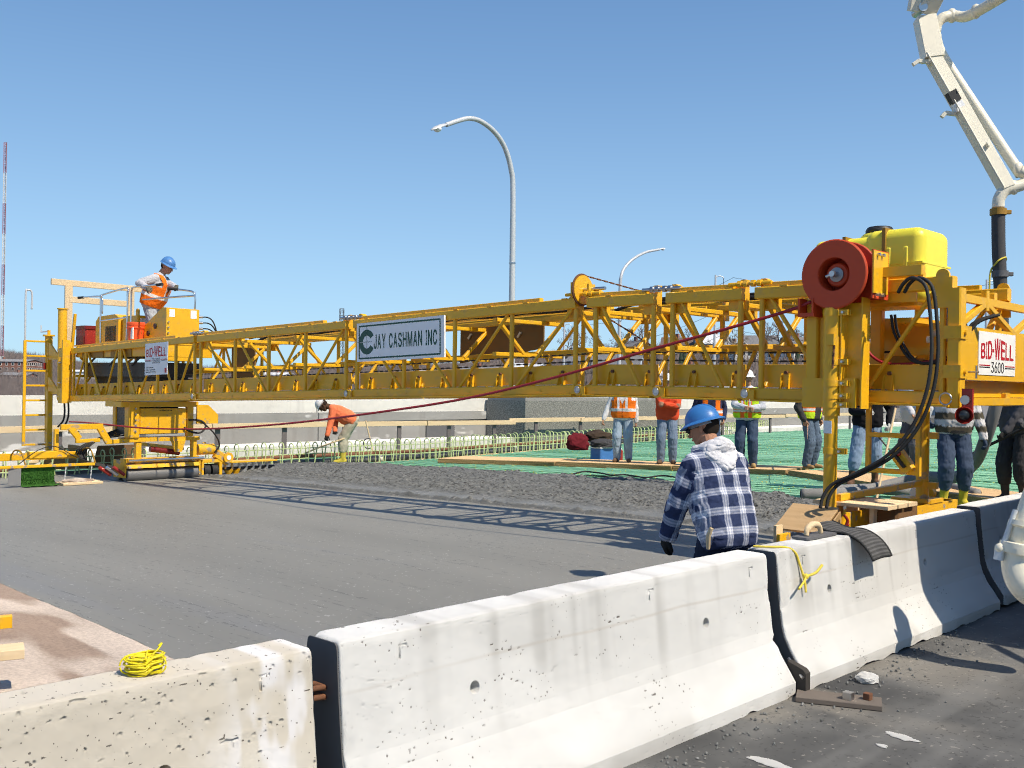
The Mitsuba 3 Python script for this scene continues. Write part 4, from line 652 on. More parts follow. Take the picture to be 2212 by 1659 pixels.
for k in range(7):
    y = 9.9 + .15 * k; R = [A(-17.12, y + .15 * t / (2 * math.pi), .06) + A(math.cos(t), 0, math.sin(t)) * r for r in (.03, .115) for t in np.linspace(0, 2 * math.pi, 17)]; f = [[i, i + 1, i + 18, i + 17] for i in range(16)]
    put('flight', M().add(R, f), YP if k < 2 else 'galvanised', au, smooth=True)
put('rear_beam', M().box(-19.3, -17.4, 9.2, 9.26, .42, .48), YP, ca, smooth=False)
for k in range(5): put('hose', M().tube(spline([A(-17.45 + .05 * k, 8.1, .85 - .03 * k), A(-17.5, 7.8 - .04 * k, .72 - .02 * k), A(-17.4, 7.45 - .04 * k, .48), A(-17.3, 7.42, .30), A(-17.2, 7.62 + .05 * k, .20), A(-17.15, 7.9, .14)], 5), .014, 6), 'rubber', ca, smooth=True)
put('hose', M().tube(spline([A(-16.94, 9.1, .99), A(-16.9, 9.3, .98), A(-16.88, 9.4, .88), A(-16.88, 9.3, .76), A(-16.9, 9.12, .78), A(-16.92, 9.0, .86)], 5), .018, 6), 'rubber', ca, smooth=True); put('hose', M().tube(spline([A(-16.9, 9.35, .95), A(-16.9, 9.6, .72), A(-16.95, 9.72, .52), A(-17.0, 9.65, .38)], 5), .014, 6), 'rubber', ca, smooth=True)
for k in range(3): put('vibrator_spray', M().cyl(A(-17.1 + .05 * k, 7.55 + .1 * k, .20), A(-17.1 + .05 * k, 7.75 + .1 * k, .06), .03), 'red_paint' if k != 1 else 'chrome', ca)
# trailing drag frame and left edge bogie
dg = thing('paving_machine__drag_frame')
put('long_bar', M().bar(A(-17.0, 5.35, .28), A(-17.0, 7.42, .27), .05, .045), YP, dg, smooth=False); put('long_bar', M().bar(A(-17.5, 5.4, .40), A(-17.5, 7.4, .40), .05, .12), YP, dg, smooth=False); put('box_beam', M().bar(A(-17.2, 6.42, .44), A(-17.2, 7.02, .44), .12, .12), YP, dg, smooth=False); put('post', M().bar(A(-17.2, 6.86, .44), A(-17.2, 6.86, .86), .07, .07, side=(1, 0, 0)), YP, dg, smooth=False)
for y in (6.25, 7.38): put('bow', M().tube(spline([A(-17.0, y + .06, .28), A(-17.1, y + .02, .50), A(-17.3, y, .52), A(-17.5, y, .42)], 5), .013, 6), 'dark_yellow', dg, smooth=True)
for y in (6.95, 7.38): put('chain', chain(A(-17.0, y, .26), A(-16.98, y - .03, .02), 0, .03), 'galvanised', dg, smooth=False)
put('cable', M().tube(spline([A(-17.0, 6.2, .32), A(-17.05, 6.5, .52), A(-17.1, 6.8, .58), A(-17.1, 7.1, .42), A(-17.0, 7.35, .30)], 6), .008, 5), 'rubber', dg, smooth=True)
flat('turf', (.045, .15, .02), .95); flat('turf_back', (.20, .20, .205), .8)
tf = thing('turf_drag', 'green artificial turf drag curled on the wet concrete at the left edge', 'turf drag'); pts = [A(-17.03 - .03 * t, 0, .25 - .25 * t) for t in np.linspace(0, .8, 6)] + arc(A(-16.95, 0, .06), .10, 190, 290, (1, 0, 0), (0, 0, 1), 8) + [A(-16.8, 0, -.028)]
P_ = np.array(pts); m = M(); ysg = np.linspace(6.24, 6.78, 12); vv = np.array([p + A(0, y, .004 * math.sin(y * 30)) for y in ysg for p in P_]); n1 = len(P_); q = [[i * n1 + j, i * n1 + j + 1, (i + 1) * n1 + j + 1, (i + 1) * n1 + j] for i in range(11) for j in range(n1 - 1)]
put('sheet', M().add(vv, q), 'turf', tf, smooth=True); bl = M(); r = np.random.default_rng(8)
for k in range(3500):
    t = r.uniform(0, n1 - 1.01); i = int(t); p = P_[i] * (1 - t + i) + P_[i + 1] * (t - i) + A(0, r.uniform(6.24, 6.78), 0); dd = P_[i + 1] - P_[i]; nn = unit(A(dd[2] * -1, 0, dd[0])); nn = nn if nn[0] > -.2 else -nn
    a = r.uniform(0, 6.28); e = A(.3 * math.cos(a), math.sin(a), .3 * math.cos(a)) * .006; tip = p + nn * .02 + r.normal(0, .006, 3); bl.add([p - e, p + e, tip], [[0, 1, 2]])
put('pile', bl, 'turf', tf, smooth=False, kind='stuff'); put('backing', M().bar(A(-17.02, 6.05, .12), A(-16.98, 6.23, .12), .012, .26), 'turf_back', tf, smooth=False)
dp = thing('drag_pan', 'shallow orange wooden pan with wet burlap dragged on the concrete', 'drag'); put('pan', M().bar(A(-16.95, 6.82, -.028), A(-16.95, 7.48, -.028), .34, .04), 'lumber', dp, smooth=False); bb = trimesh.creation.icosphere(subdivisions=3); v = bb.vertices * A(.11, .26, .045) * (.7 + .7 * meshkit.fbm(bb.vertices * 2.5, 3))[:, None]; put('burlap', trimesh.Trimesh(v + A(-16.95, 7.12, .0), bb.faces, process=False), 'burlap_mat', dp, smooth=True)
# things standing on the machine
bx_ = thing('tool_chest', 'dark red metal tool chest on the engine deck', 'tool chest'); put('case', M().box(-19.95, -19.5, 8.3, 8.72, 2.34, 2.72), 'red_paint', bx_, smooth=False); put('lid', M().box(-19.97, -19.48, 8.28, 8.74, 2.66, 2.725), 'maroon', bx_, smooth=False); put('drawer', M().box(-19.9, -19.55, 8.285, 8.30, 2.38, 2.52), 'maroon', bx_, smooth=False); put('latch', M().box(-19.48, -19.465, 8.6, 8.68, 2.60, 2.63), 'steel', bx_, smooth=False)
bu = thing('bucket', 'orange plastic bucket standing on the operator deck beside the console', 'bucket'); bc = A(-17.02, 8.12, 2.335); put('body', M().lathe([(.12, 0), (.145, .30), (.15, .30), (.155, .315), (.155, .35), (.14, .36), (.138, .34), (.115, .02)], bc, n=28), 'orange_plastic', bu, smooth=35); put('rim', M().lathe([(.150, .25), (.158, .255), (.158, .275), (.150, .28)], bc, n=28), 'orange_plastic', bu, smooth=35); put('label', M().box(bc[0] + .05, bc[0] + .13, 8.0, 8.02, 2.40, 2.60, c=0), 'sign_white', bu, smooth=False); put('handle', M().tube(arc(bc + A(0, 0, .27), .17, 200, 340, (1, 0, 0), (0, -.4, 1), 12), .005, 5), 'steel', bu, smooth=True)
lf = thing('lumber_guardrail', 'bare lumber guard rail standing above the engine deck', 'railing'); lX = -20.42
put('top_plank', M().bar(A(lX, 8.0, 3.60), A(lX + .03, 9.85, 3.585), .045, .12), 'lumber', lf, smooth=False); put('mid_plank', M().bar(A(lX + .05, 8.33, 3.27), A(lX + .05, 9.50, 3.26), .045, .12), 'lumber', lf, smooth=False)
for y in (8.25, 9.52): put('post', M().box(lX + .02, lX + .065, y, y + .15, 2.1, 3.535), 'lumber', lf, smooth=False)
# cardboard-brown form panels and dark box behind the ladder foot
fp = thing('plywood_form', 'tan plywood form box standing on the far deck edge behind the ladder', 'formwork'); o = A(*(-19.6,7.304,0.253)); 
put('panel', M().plate([(0, 0), (.9, 0), (.9, .42), (.35, .42), (0, .10)], A(-19.75, 7.55, -.05), (0, 1, 0), (0, 0, 1), .03), 'plywood', fp, smooth=False); put('panel', M().box(-20.6, -19.8, 8.45, 8.5, -.05, .38), 'plywood', fp, smooth=False); put('panel', M().plate([(0, 0), (.85, 0), (.85, .44), (.1, .44)], A(-19.8, 8.6, -.05), (0, 1, 0), (0, 0, 1), .03), 'dark_ply', fp, smooth=False); put('brace', M().bar(A(-19.6, 7.3, .08), A(-19.6, 7.95, .40), .04, .09), 'lumber', fp, smooth=False)

# ================================================================ people
SKIN = A(.40, .225, .15)
def sph(c, r, n=16): return m3.Manifold.sphere(r, n).translate(list(map(float, c)))
def hull(*S): return m3.Manifold.batch_hull([sph(*s) if len(s) == 2 else sph(s[0], s[1], s[2]) for s in S])
def smooth_mesh(parts, L, it=8, lamb=.5):
    u = m3.Manifold.batch_boolean(parts, m3.OpType.Add).refine_to_length(L); q = u.to_mesh(); t = trimesh.Trimesh(q.vert_properties[:, :3].astype(float), q.tri_verts, process=True)
    if it: trimesh.smoothing.filter_taubin(t, lamb=lamb, nu=lamb + .02, iterations=it)
    return t
def fold(t, amp, f, seed=0):
    n = t.vertex_normals; p = t.vertices; w = meshkit.fbm(p * np.asarray(f) + seed, 3) - .5; w2 = np.abs(meshkit.noise(p * np.asarray(f) * 1.6 + seed + 9) - .5)
    t.vertices = p + n * (amp * 1.6 * w - amp * np.clip(.12 - w2, 0, 1) * 5)[:, None]; return t
def ik(a, b, l1, l2, pole):
    d = b - a; L = np.linalg.norm(d); m = (l1 + l2) * .998
    if L > m: b = a + d / L * m; L = m; d = b - a
    x = (l1 * l1 - l2 * l2 + L * L) / (2 * L); h = math.sqrt(max(l1 * l1 - x * x, 0)); u = d / L; p = unit(pole - u * (pole @ u)); return a + u * x + p * h, b
def hand(w, d, pn, curl, side, g=0.):
    """Palm, four fingers and thumb. w: wrist, d: along the hand, pn: palm normal, side: +1 right, -1 left."""
    d = unit(d); pn = unit(pn - d * (pn @ d)); s = np.cross(pn, d) * side; P = []; r = .0085 + g
    P.append(hull((w, .024 + g), (w + d * .03 + s * .022, .016 + g), (w + d * .03 - s * .022, .016 + g), (w + d * .082 + s * .032, .012 + g), (w + d * .085 + s * .010, .012 + g), (w + d * .083 - s * .012, .012 + g), (w + d * .075 - s * .034, .012 + g)))
    for k, (o, L) in enumerate(((.033, .070), (.011, .080), (-.011, .074), (-.033, .058))):
        c = curl * (1 + .08 * k); b = w + d * .085 + s * o; R = lambda a: d * math.cos(a) + pn * math.sin(a)
        p1 = b + R(c * .6) * L * .45; p2 = p1 + R(c * 1.5) * L * .32; p3 = p2 + R(c * 2.1) * L * .25
        P += [hull((b, r * 1.08, 8), (p1, r, 8)), hull((p1, r, 8), (p2, r * .95, 8)), hull((p2, r * .95, 8), (p3, r * .85, 8))]
    b = w + d * .028 + s * .030; p1 = b + unit(d * .7 + s * .75 + pn * .35) * .042; p2 = p1 + unit(d * .9 + s * .15 + pn * (.3 + curl * .4)) * .036
    return P + [hull((b, .014 + g, 8), (p1, r * 1.15, 8)), hull((p1, r * 1.15, 8), (p2, r, 8))]
def person(label, loc, fwd, top=None, sleeves=True, trousers=(.05, .07, .12), boots=(.12, .07, .035), boot_h=.16, lean=0., H=1.76, hat=None, brim=False, vest=None, vest_col=None, RH=None, LH=None, feet=None, look=(0, 0), gloves=None, hood=None, top_fn=None,
           belt=None, detail=.026, skin=SKIN, curl=.9, rpole=None, lpole=None, plaid=False, glasses=False, hem=.0, hair=(.03, .02, .015), crouch=0., bulk=1., vband=None, seed=0, palmR=None, palmL=None):
    t = thing('person', label, 'person'); k = H / 1.76; loc = np.asarray(loc, float); f = unit(A(fwd[0], fwd[1], 0)); r = A(f[1], -f[0], 0); z = A(0, 0, 1)
    Wd = lambda p: loc + r * p[0] * k + f * p[1] * k + z * p[2] * k
    ca, sa = math.cos(lean), math.sin(lean); pel = .955 - crouch; back = -.35 * sa * .6
    def up(p):
        y, zz = p[1], p[2] - pel; zz = zz + crouch * 0; return Wd((p[0], back + y * ca + (p[2] - .955) * sa, pel + (p[2] - .955) * ca - y * sa))
    lo = lambda p: Wd((p[0], p[1] + back, p[2] - crouch))
    hipR, hipL = lo((.095, 0, .93)), lo((-.095, 0, .93)); pole_k = f + z * .01
    if feet is None: feet = (Wd((.12, .02, .09)), Wd((-.12, .0, .09)), f + r * .25, f - r * .25)
    aR, aL, dR, dL = feet; aR, aL = np.asarray(aR, float), np.asarray(aL, float); dR, dL = unit(dR), unit(dL)
    kR, aR = ik(hipR, aR, .43 * k, .43 * k, pole_k + r * .1); kL, aL = ik(hipL, aL, .43 * k, .43 * k, pole_k - r * .1)
    sw, sz = (.185, 1.385) if plaid else (.20, 1.41); shR, shL = up((sw, -.01, sz)), up((-sw, -.01, sz))
    tR = np.asarray(RH, float) if RH is not None else up((.27, .06, .90)); tL = np.asarray(LH, float) if LH is not None else up((-.27, .06, .90))
    eR, wR = ik(shR, tR, .30 * k, .27 * k, unit(np.asarray(rpole, float)) if rpole is not None else r * .6 - f * .8 - z * .1); eL, wL = ik(shL, tL, .30 * k, .27 * k, unit(np.asarray(lpole, float)) if lpole is not None else -r * .6 - f * .8 - z * .1)
    # head
    ny, npit = look; hc = up((0, .035, 1.665)) ; nb = up((0, -.01, 1.52))
    cy, sy = math.cos(ny), math.sin(ny); fh = f * cy + r * sy; rh = np.cross(fh, z); le = lean * .5 + npit; uh = z * math.cos(le) + fh * math.sin(le); fh2 = fh * math.cos(le) - z * math.sin(le); uh = np.cross(rh, fh2)
    hd = lambda p: hc + (rh * p[0] + fh2 * p[1] + uh * p[2]) * k
    B = [hull((hd((0, .02, .045)), .088 * k, 24), (hd((0, -.035, .04)), .085 * k, 24)), hull((hd((0, .035, .0)), .072 * k), (hd((0, .055, -.075)), .042 * k), (hd((0, -.03, .0)), .07 * k)), hull((hd((.028, .06, -.085)), .022 * k), (hd((-.028, .06, -.085)), .022 * k), (hd((0, .075, -.088)), .020 * k), (hd((.055, .0, -.04)), .022 * k), (hd((-.055, .0, -.04)), .022 * k)),
         hull((hd((0, .10, .022)), .010 * k, 8), (hd((0, .125, -.022)), .013 * k, 8), (hd((.013, .108, -.026)), .009 * k, 8), (hd((-.013, .108, -.026)), .009 * k, 8)), hull((hd((.02, .098, -.056)), .008 * k, 8), (hd((-.02, .098, -.056)), .008 * k, 8), (hd((0, .103, -.052)), .008 * k, 8)),
         hull((hd((.035, .085, .034)), .014 * k, 8), (hd((-.035, .085, .034)), .014 * k, 8)), hull((hd((0, -.02, -.04)), .058 * k), (nb, .062 * k))]
    for s in (1, -1): B.append(hull((hd((s * .084, -.008, .018)), .012 * k, 8), (hd((s * .090, -.022, .024)), .010 * k, 8), (hd((s * .082, -.008, -.025)), .009 * k, 8), (hd((s * .092, -.020, .0)), .008 * k, 8)))
    TB = lambda g: [hull((up((.085, .0, .96)), (.115 + g) * k), (up((-.085, .0, .96)), (.115 + g) * k), (up((.075, .01, 1.12)), (.115 * bulk + g) * k), (up((-.075, .01, 1.12)), (.115 * bulk + g) * k)),
                    hull((up((.075, .01, 1.12)), (.115 * bulk + g) * k), (up((-.075, .01, 1.12)), (.115 * bulk + g) * k), (up((.095, .015, 1.30)), (.118 * bulk + g) * k), (up((-.095, .015, 1.30)), (.118 * bulk + g) * k)),
                    hull((up((.095, .015, 1.30)), (.118 * bulk + g) * k), (up((-.095, .015, 1.30)), (.118 * bulk + g) * k), (up((.14, -.01, sz + .005)), (.066 + g) * k), (up((-.14, -.01, sz + .005)), (.066 + g) * k), (up((0, -.015, 1.48)), (.062 + g) * k))]
    AR = lambda g, e=1.: [hull((shR, (.062 + g) * k), (eR, (.046 + g) * k)), hull((shL, (.062 + g) * k), (eL, (.046 + g) * k)), hull((eR, (.046 + g) * k), (eR + (wR - eR) * e, (.030 + g) * k)), hull((eL, (.046 + g) * k), (eL + (wL - eL) * e, (.030 + g) * k)), hull((up((.13, -.01, 1.405)), (.062 + g) * k), (shR, (.062 + g) * k)), hull((up((-.13, -.01, 1.405)), (.062 + g) * k), (shL, (.062 + g) * k))]
    LG = lambda g, e=1., w=0.: [hull((hipR, (.092 + g) * k), (kR, (.060 + g + w) * k)), hull((hipL, (.092 + g) * k), (kL, (.060 + g + w) * k)), hull((kR, (.060 + g + w) * k), (kR + (aR - kR) * .35, (.056 + g + w) * k), (kR + (aR - kR) * e, (.040 + g + w) * k)), hull((kL, (.060 + g + w) * k), (kL + (aL - kL) * .35, (.056 + g + w) * k), (kL + (aL - kL) * e, (.040 + g + w) * k)), hull((hipR, (.095 + g) * k), (hipL, (.095 + g) * k), (lo((.08, 0, .98)), (.11 + g) * k), (lo((-.08, 0, .98)), (.11 + g) * k))]
    dwR, dwL = wR - eR, wL - eL; pR = np.asarray(palmR, float) if palmR is not None else -r * .8 - f * .2; pL = np.asarray(palmL, float) if palmL is not None else r * .8 - f * .2
    hR, hL = hand(wR, dwR, pR, curl, 1), hand(wL, dwL, pL, curl, -1)
    FT = lambda g: sum([[hull((a + z * .0, (.038 + g) * k), (a - z * .05 * k - d * .03, (.034 + g) * k), (a - z * .055 * k + d * .09, (.030 + g) * k)), hull((a - z * .055 * k + d * .09 * k, (.032 + g) * k), (a - z * .06 * k + d * .155 * k, (.026 + g) * k), (a - z * .055 * k + d * .06 * k, (.040 + g) * k))] for a, d in ((aR, dR), (aL, dL))], [])
    body = smooth_mesh(B + TB(0) + AR(0) + LG(0) + FT(0) + hR + hL, .02 if detail > .02 else .011, 3)
    put('body', body, 'vc_cloth', t, smooth=True, color=np.tile(skin, (len(body.vertices), 1)))
    # trousers and boots
    e = 1. if boot_h < .2 else .55; tr = fold(smooth_mesh(LG(.018, e, .022), detail, 6), .015, (10, 10, 12), seed)
    j = meshkit.fbm(tr.vertices * 9 + seed, 3)[:, None]; col = np.asarray(trousers) * (.72 + .56 * j); put('trousers', tr, 'vc_cloth', t, smooth=True, color=col)
    for a, kn, d in ((aR, kR, dR), (aL, kL, dL)):
        u = unit(kn - a); S = [hull((a + u * boot_h * k, (.05 if boot_h < .2 else .068) * k), (a, .047 * k)), hull((a, .047 * k), (a - z * .048 * k - d * .035, .044 * k), (a - z * .05 * k + d * .08, .042 * k)), hull((a - z * .05 * k + d * .07 * k, .045 * k), (a - z * .054 * k + d * .165 * k, .036 * k))]
        bt = smooth_mesh(S, .02, 3); bt.vertices[:, 2] = np.maximum(bt.vertices[:, 2], a[2] - .095 * k); j = meshkit.fbm(bt.vertices * 14, 3)[:, None]
        put('boot', bt, 'vc_cloth', t, smooth=True, color=np.asarray(boots) * (.6 + .75 * j))
    # top
    g = .018; tt = TB(g) + (AR(g + (.018 if plaid else .006), .96) if sleeves else AR(g + .004, .35)); tt[0] = hull((up((.09, .0, .98 - hem)), (.128 + g) * k), (up((-.09, .0, .98 - hem)), (.128 + g) * k), (up((.08, .01, 1.12)), (.118 * bulk + g + .008) * k), (up((-.08, .01, 1.12)), (.118 * bulk + g + .008) * k))
    nrm = up((0, 0, 2)) - up((0, 0, 1)); cutp = up((0, 0, .875 - hem)); U = m3.Manifold.batch_boolean(tt, m3.OpType.Add); lowc = m3.Manifold.batch_boolean(AR(g + (.018 if plaid else .006), .96), m3.OpType.Add)
    U = U.trim_by_plane(list(map(float, unit(nrm))), float(unit(nrm) @ cutp)) + lowc
    st = fold(smooth_mesh([U], detail if not plaid else .012, 9 if not plaid else 40), .015 if not plaid else .013, (10, 10, 8), seed + 3)
    q = st.vertices - loc; L3 = np.stack([q @ r, q @ f, q[:, 2]], 1)
    if plaid:
        fc_ = st.triangles_center; reg = np.zeros(len(fc_), int); ql = (fc_ - loc) @ r; V_, F_, U_, base = [], [], [], 0
        regs = [None]
        for sh, el, wr in ((shR, eR, wR), (shL, eL, wL)): regs += [(sh, el, 0.), (el, wr, .3)]
        for i, R_ in enumerate(regs):
            if R_ is None: continue
            aa, bb, oo = R_; dv = bb - aa; Lb = np.linalg.norm(dv); uu = dv / Lb; w = (fc_ - aa) @ uu; dist = np.linalg.norm(fc_ - aa - np.clip(w, 0, Lb)[:, None] * uu, axis=1); reg[(dist < .105) & (w > (.03 if oo == 0 else -.01)) & (np.abs(ql) > .19)] = i
        for i, R_ in enumerate(regs):
            ff = st.faces[reg == i]
            if not len(ff): continue
            ids, inv = np.unique(ff, return_inverse=True); p = st.vertices[ids]
            if R_ is None: x_ = (p - loc) @ r; uu_ = np.stack([x_ + .35 * np.sign(x_) * np.maximum(np.abs(x_) - .2, 0), (p - up((0, 0, 1))) @ unit(nrm)], 1)
            else: aa, bb, oo = R_; ax__ = unit(bb - aa); uu_ = np.stack([(p - aa) @ unit(np.cross(ax__, f)) * 1.3 + .04, -((p - aa) @ ax__ + oo) * .9], 1)
            V_.append(p); U_.append(uu_); F_.append(inv.reshape(-1, 3) + base); base += len(ids)
        n_s = st.vertex_normals; uv = np.vstack(U_); st = trimesh.Trimesh(np.vstack(V_), np.vstack(F_), process=False)
        put('jacket', st, 'plaid', t, smooth=True, uv=uv)
    else:
        if top_fn is not None: col = top_fn(L3 / k, st.vertices)
        else: col = np.tile(top, (len(st.vertices), 1))
        put('shirt', st, 'vc_cloth', t, smooth=True, color=col * (.84 + .32 * meshkit.fbm(st.vertices * 7 + seed, 3)[:, None]))
    if hood:
        hk = smooth_mesh([hull((up((.10, .035, 1.50)), .045), (up((.075, -.09, 1.48)), .058), (up((0, -.115, 1.50)), .066)), hull((up((-.10, .035, 1.50)), .045), (up((-.075, -.09, 1.48)), .058), (up((0, -.115, 1.50)), .066)), hull((up((.10, -.085, 1.45)), .05), (up((-.10, -.085, 1.45)), .05), (up((.03, -.15, 1.35)), .035), (up((-.02, -.15, 1.33)), .03)), hull((up((.10, .02, 1.47)), .045), (up((.05, .10, 1.40)), .035)), hull((up((-.10, .02, 1.47)), .045), (up((-.05, .10, 1.40)), .035))], .011, 8)
        put('hood', fold(hk, .014, (13, 13, 18), 2), 'vc_cloth', t, smooth=True, color=np.tile(hood, (len(hk.vertices), 1)))
    if vest is not None:
        gv = .040; vv = TB(gv); vv[0] = hull((up((.09, .0, 1.0)), (.135 + gv) * k), (up((-.09, .0, 1.0)), (.135 + gv) * k), (up((.08, .01, 1.12)), (.118 * bulk + gv + .01) * k), (up((-.08, .01, 1.12)), (.118 * bulk + gv + .01) * k))
        U = m3.Manifold.batch_boolean(vv, m3.OpType.Add); un = unit(nrm); U = U.trim_by_plane(list(map(float, un)), float(un @ up((0, 0, .93)))).trim_by_plane(list(map(float, -un)), float(-un @ up((0, 0, 1.50))))
        vt = fold(smooth_mesh([U], .013, 4), .007, (12, 12, 9), seed + 5); q = vt.vertices - loc; ctr = up((0, 0, 1.2)); lx_ = (vt.vertices - ctr) @ r / k; lz = (vt.vertices - ctr) @ un / k + 1.2; fr_ = (vt.vertices - ctr) @ (np.cross(un, r)) / k
        col = vest_col(lx_, lz, fr_); keep = ~((np.abs(lx_) > .165 * max(bulk, 1)) & (lz > 1.30)) & ~((np.abs(lx_) < .07 + 0 * lz) & (lz > 1.36) & (fr_ * 1 > 0) if False else (np.abs(lx_) < .09 * np.clip((lz - 1.22) / .2, 0, 1)) & (((vt.vertices - ctr) @ f) > 0))
        fm_ = keep[vt.faces].all(1); vt2 = trimesh.Trimesh(vt.vertices, vt.faces[fm_], process=False); put('safety_vest', vt2, 'vc_cloth', t, smooth=True, color=col * (.88 + .24 * meshkit.fbm(vt.vertices * 8, 2)[:, None]))
    if gloves is not None:
        for w, d, pn, s in ((wR, dwR, pR, 1), (wL, dwL, pL, -1)):
            d = unit(d); gm = smooth_mesh(hand(w, d, pn, curl, s, .007 if plaid else .0035) + [hull((w + d * .01, .036), (w - d * .06, .046))], .012, 3); put('glove', gm, 'vc_cloth', t, smooth=True, color=np.asarray(gloves) * (.7 + .6 * meshkit.fbm(gm.vertices * 30, 2)[:, None]))
    if belt: 
        c = up((0, 0, .955)); put('belt', M().lathe([(.150, -.02), (.158, -.02), (.158, .02), (.150, .02)], c - z * .0, unit(nrm), 28), 'black_paint', t, smooth=40)
    # hair, eyes, hat
    put('hair', smooth_mesh([hull((hd((0, -.045, .045)), .083 * k), (hd((0, -.055, -.005)), .062 * k), (hd((.035, -.045, -.025)), .035 * k), (hd((-.035, -.045, -.025)), .035 * k), (hd((0, -.01, .075)), .083 * k))], .02, 2), 'vc_cloth', t, smooth=True, color=hair)
    ey = M()
    for s in (1, -1): ey.ball(hd((s * .033, .094, .018)), .011 * k, 1)
    put('eyes', ey, 'vc_satin', t, smooth=True, color=(.04, .03, .025))
    br = M()
    for s in (1, -1): br.tube([hd((s * .018, .108, .040)), hd((s * .05, .092, .042))], .005, 5)
    put('eyebrows', br, 'vc_cloth', t, smooth=True, color=hair); put('mouth', M().tube([hd((.022, .101, -.055)), hd((0, .111, -.056)), hd((-.022, .101, -.055))], .004, 5), 'vc_cloth', t, smooth=True, color=skin * A(.75, .5, .5))
    if glasses:
        gm = M()
        for s in (1, -1): gm.ball(hd((s * .034, .104, .016)), .024 * k, 2, (1, 1, .8)); gm.tube([hd((s * .058, .095, .022)), hd((s * .090, .02, .022)), hd((s * .092, -.02, .016))], .005, 5)
        gm.tube([hd((.02, .118, .02)), hd((-.02, .118, .02))], .005, 5); put('sunglasses', gm, 'vc_satin', t, smooth=True, color=(.012, .012, .014))
    if hat is not None:
        kk = k; k = k * .93; hs = m3.Manifold.sphere(1., 56).scale([.118 * k, .142 * k, .128 * k]).trim_by_plane([0., 0., 1.], -.004); hs = hs - m3.Manifold.sphere(1., 40).scale([.113 * k, .137 * k, .122 * k]); 
        ring = lambda b0, b1, zz0, zz1: None
        a = np.linspace(0, 2 * np.pi, 48, endpoint=False); bw = np.where(np.sin(a) > .2, .05, .014) if not brim else np.full(48, .042) + .012 * np.clip(np.sin(a), 0, 1); bw = np.convolve(np.r_[bw[-4:], bw, bw[:4]], np.ones(9) / 9, 'valid')
        inner = np.stack([.116 * np.cos(a), .140 * np.sin(a), a * 0 + .0], 1); outer = np.stack([(.116 + bw) * np.cos(a), (.140 + bw) * np.sin(a), -.012 - .22 * bw], 1); th = A(0, 0, .006)
        m = M(); q = hs.to_mesh(); m.add(q.vert_properties[:, :3], q.tri_verts); m.loft([(inner + th) * k, (outer + th * .7) * k, (outer - th * .3) * k, (inner - th) * k], cap=False)
        R_ = np.linspace(-1.15, 1.15, 14); m.loft([np.array([[-.014, .142 * math.sin(t_), .128 * math.cos(t_)], [-.008, .150 * math.sin(t_), .136 * math.cos(t_)], [.008, .150 * math.sin(t_), .136 * math.cos(t_)], [.014, .142 * math.sin(t_), .128 * math.cos(t_)]]) * k for t_ in R_])
        hm = m.mesh(); hm.vertices = hd((0, -.008, .062)) + hm.vertices[:, :1] * rh + hm.vertices[:, 1:2] * fh2 + hm.vertices[:, 2:] * uh
        put('hard_hat', hm, 'vc_satin', t, smooth=40, color=hat); k = kk
        bm = M().lathe([(.100 * k, -.03), (.106 * k, -.03), (.106 * k, .0), (.100 * k, .0)], hd((0, -.01, .052)), uh, 28); put('hat_band', bm, 'vc_cloth', t, smooth=40, color=(.30, .30, .31))
    return t, dict(up=up, hd=hd, wR=wR, wL=wL, eR=eR, eL=eL, f=f, r=r, dR=unit(dwR), dL=unit(dwL))
def f_plaid(p, n, uv):
    def band(t):
        s = t / .138; s = s - dr.floor(s); d = dr.abs(s - .5); w = ss(.205, .19, d); line = ss(.055, .035, d) + ss(.035, .015, dr.abs(d - .14)) * .75
        dk = ss(.012, .0, dr.abs(d - .205)) * .5
        return w, dr.minimum(line, 1.), dk
    a, la, ka = band(uv.x + .02); b, lb, kb = band(uv.y + .04); v = .5 * (a + b)
    c = mix((.030, .042, .098), (.31, .35, .47), v); c = mix(c, (.70, .70, .74), dr.minimum(.62 * la * (.5 + .5 * b) + .5 * lb * (.5 + .5 * a), 1.))
    return c * (.86 + .28 * fb(p.x * 60, p.y * 60, p.z * 60, 2))
procm('plaid', f_plaid, .95, lambda p, n, uv: fb(p.x * 70, p.y * 70, p.z * 70, 2), .004, spec=.1)
def const(*c): return np.array(c, float)
def stripes_vest(base, refl, edge=None, hbands=((1.12, .028),), vx=.085, vw=.026, trim=None):
    def f(x, z, fr):
        c = np.tile(base, (len(x), 1)); m = np.abs(np.abs(x) - vx) < vw; 
        if trim is not None:
            c[np.abs(np.abs(x) - vx) < vw * 2.0] = trim
            for h, w in hbands: c[np.abs(z - h) < w * 2.0] = trim
        c[m & (z > hbands[0][0])] = refl
        for h, w in hbands: c[np.abs(z - h) < w] = refl
        c[(np.abs(x) < .006)] = c[(np.abs(x) < .006)] * .35; return c
    return f
ORG, SIL, LIM = const(.80, .17, .015), const(.66, .66, .68), const(.50, .72, .03)
CAM = A(.697, -.717, 0); IMR = A(.717, .697, 0)
DEN, DENL, DEND = (.10, .15, .24), (.30, .38, .48), (.05, .075, .13)
off = A(0, 0, .02)
G = lambda p, dzv=0.: A(p[0], p[1], float(deckz(p[0])) + dzv)
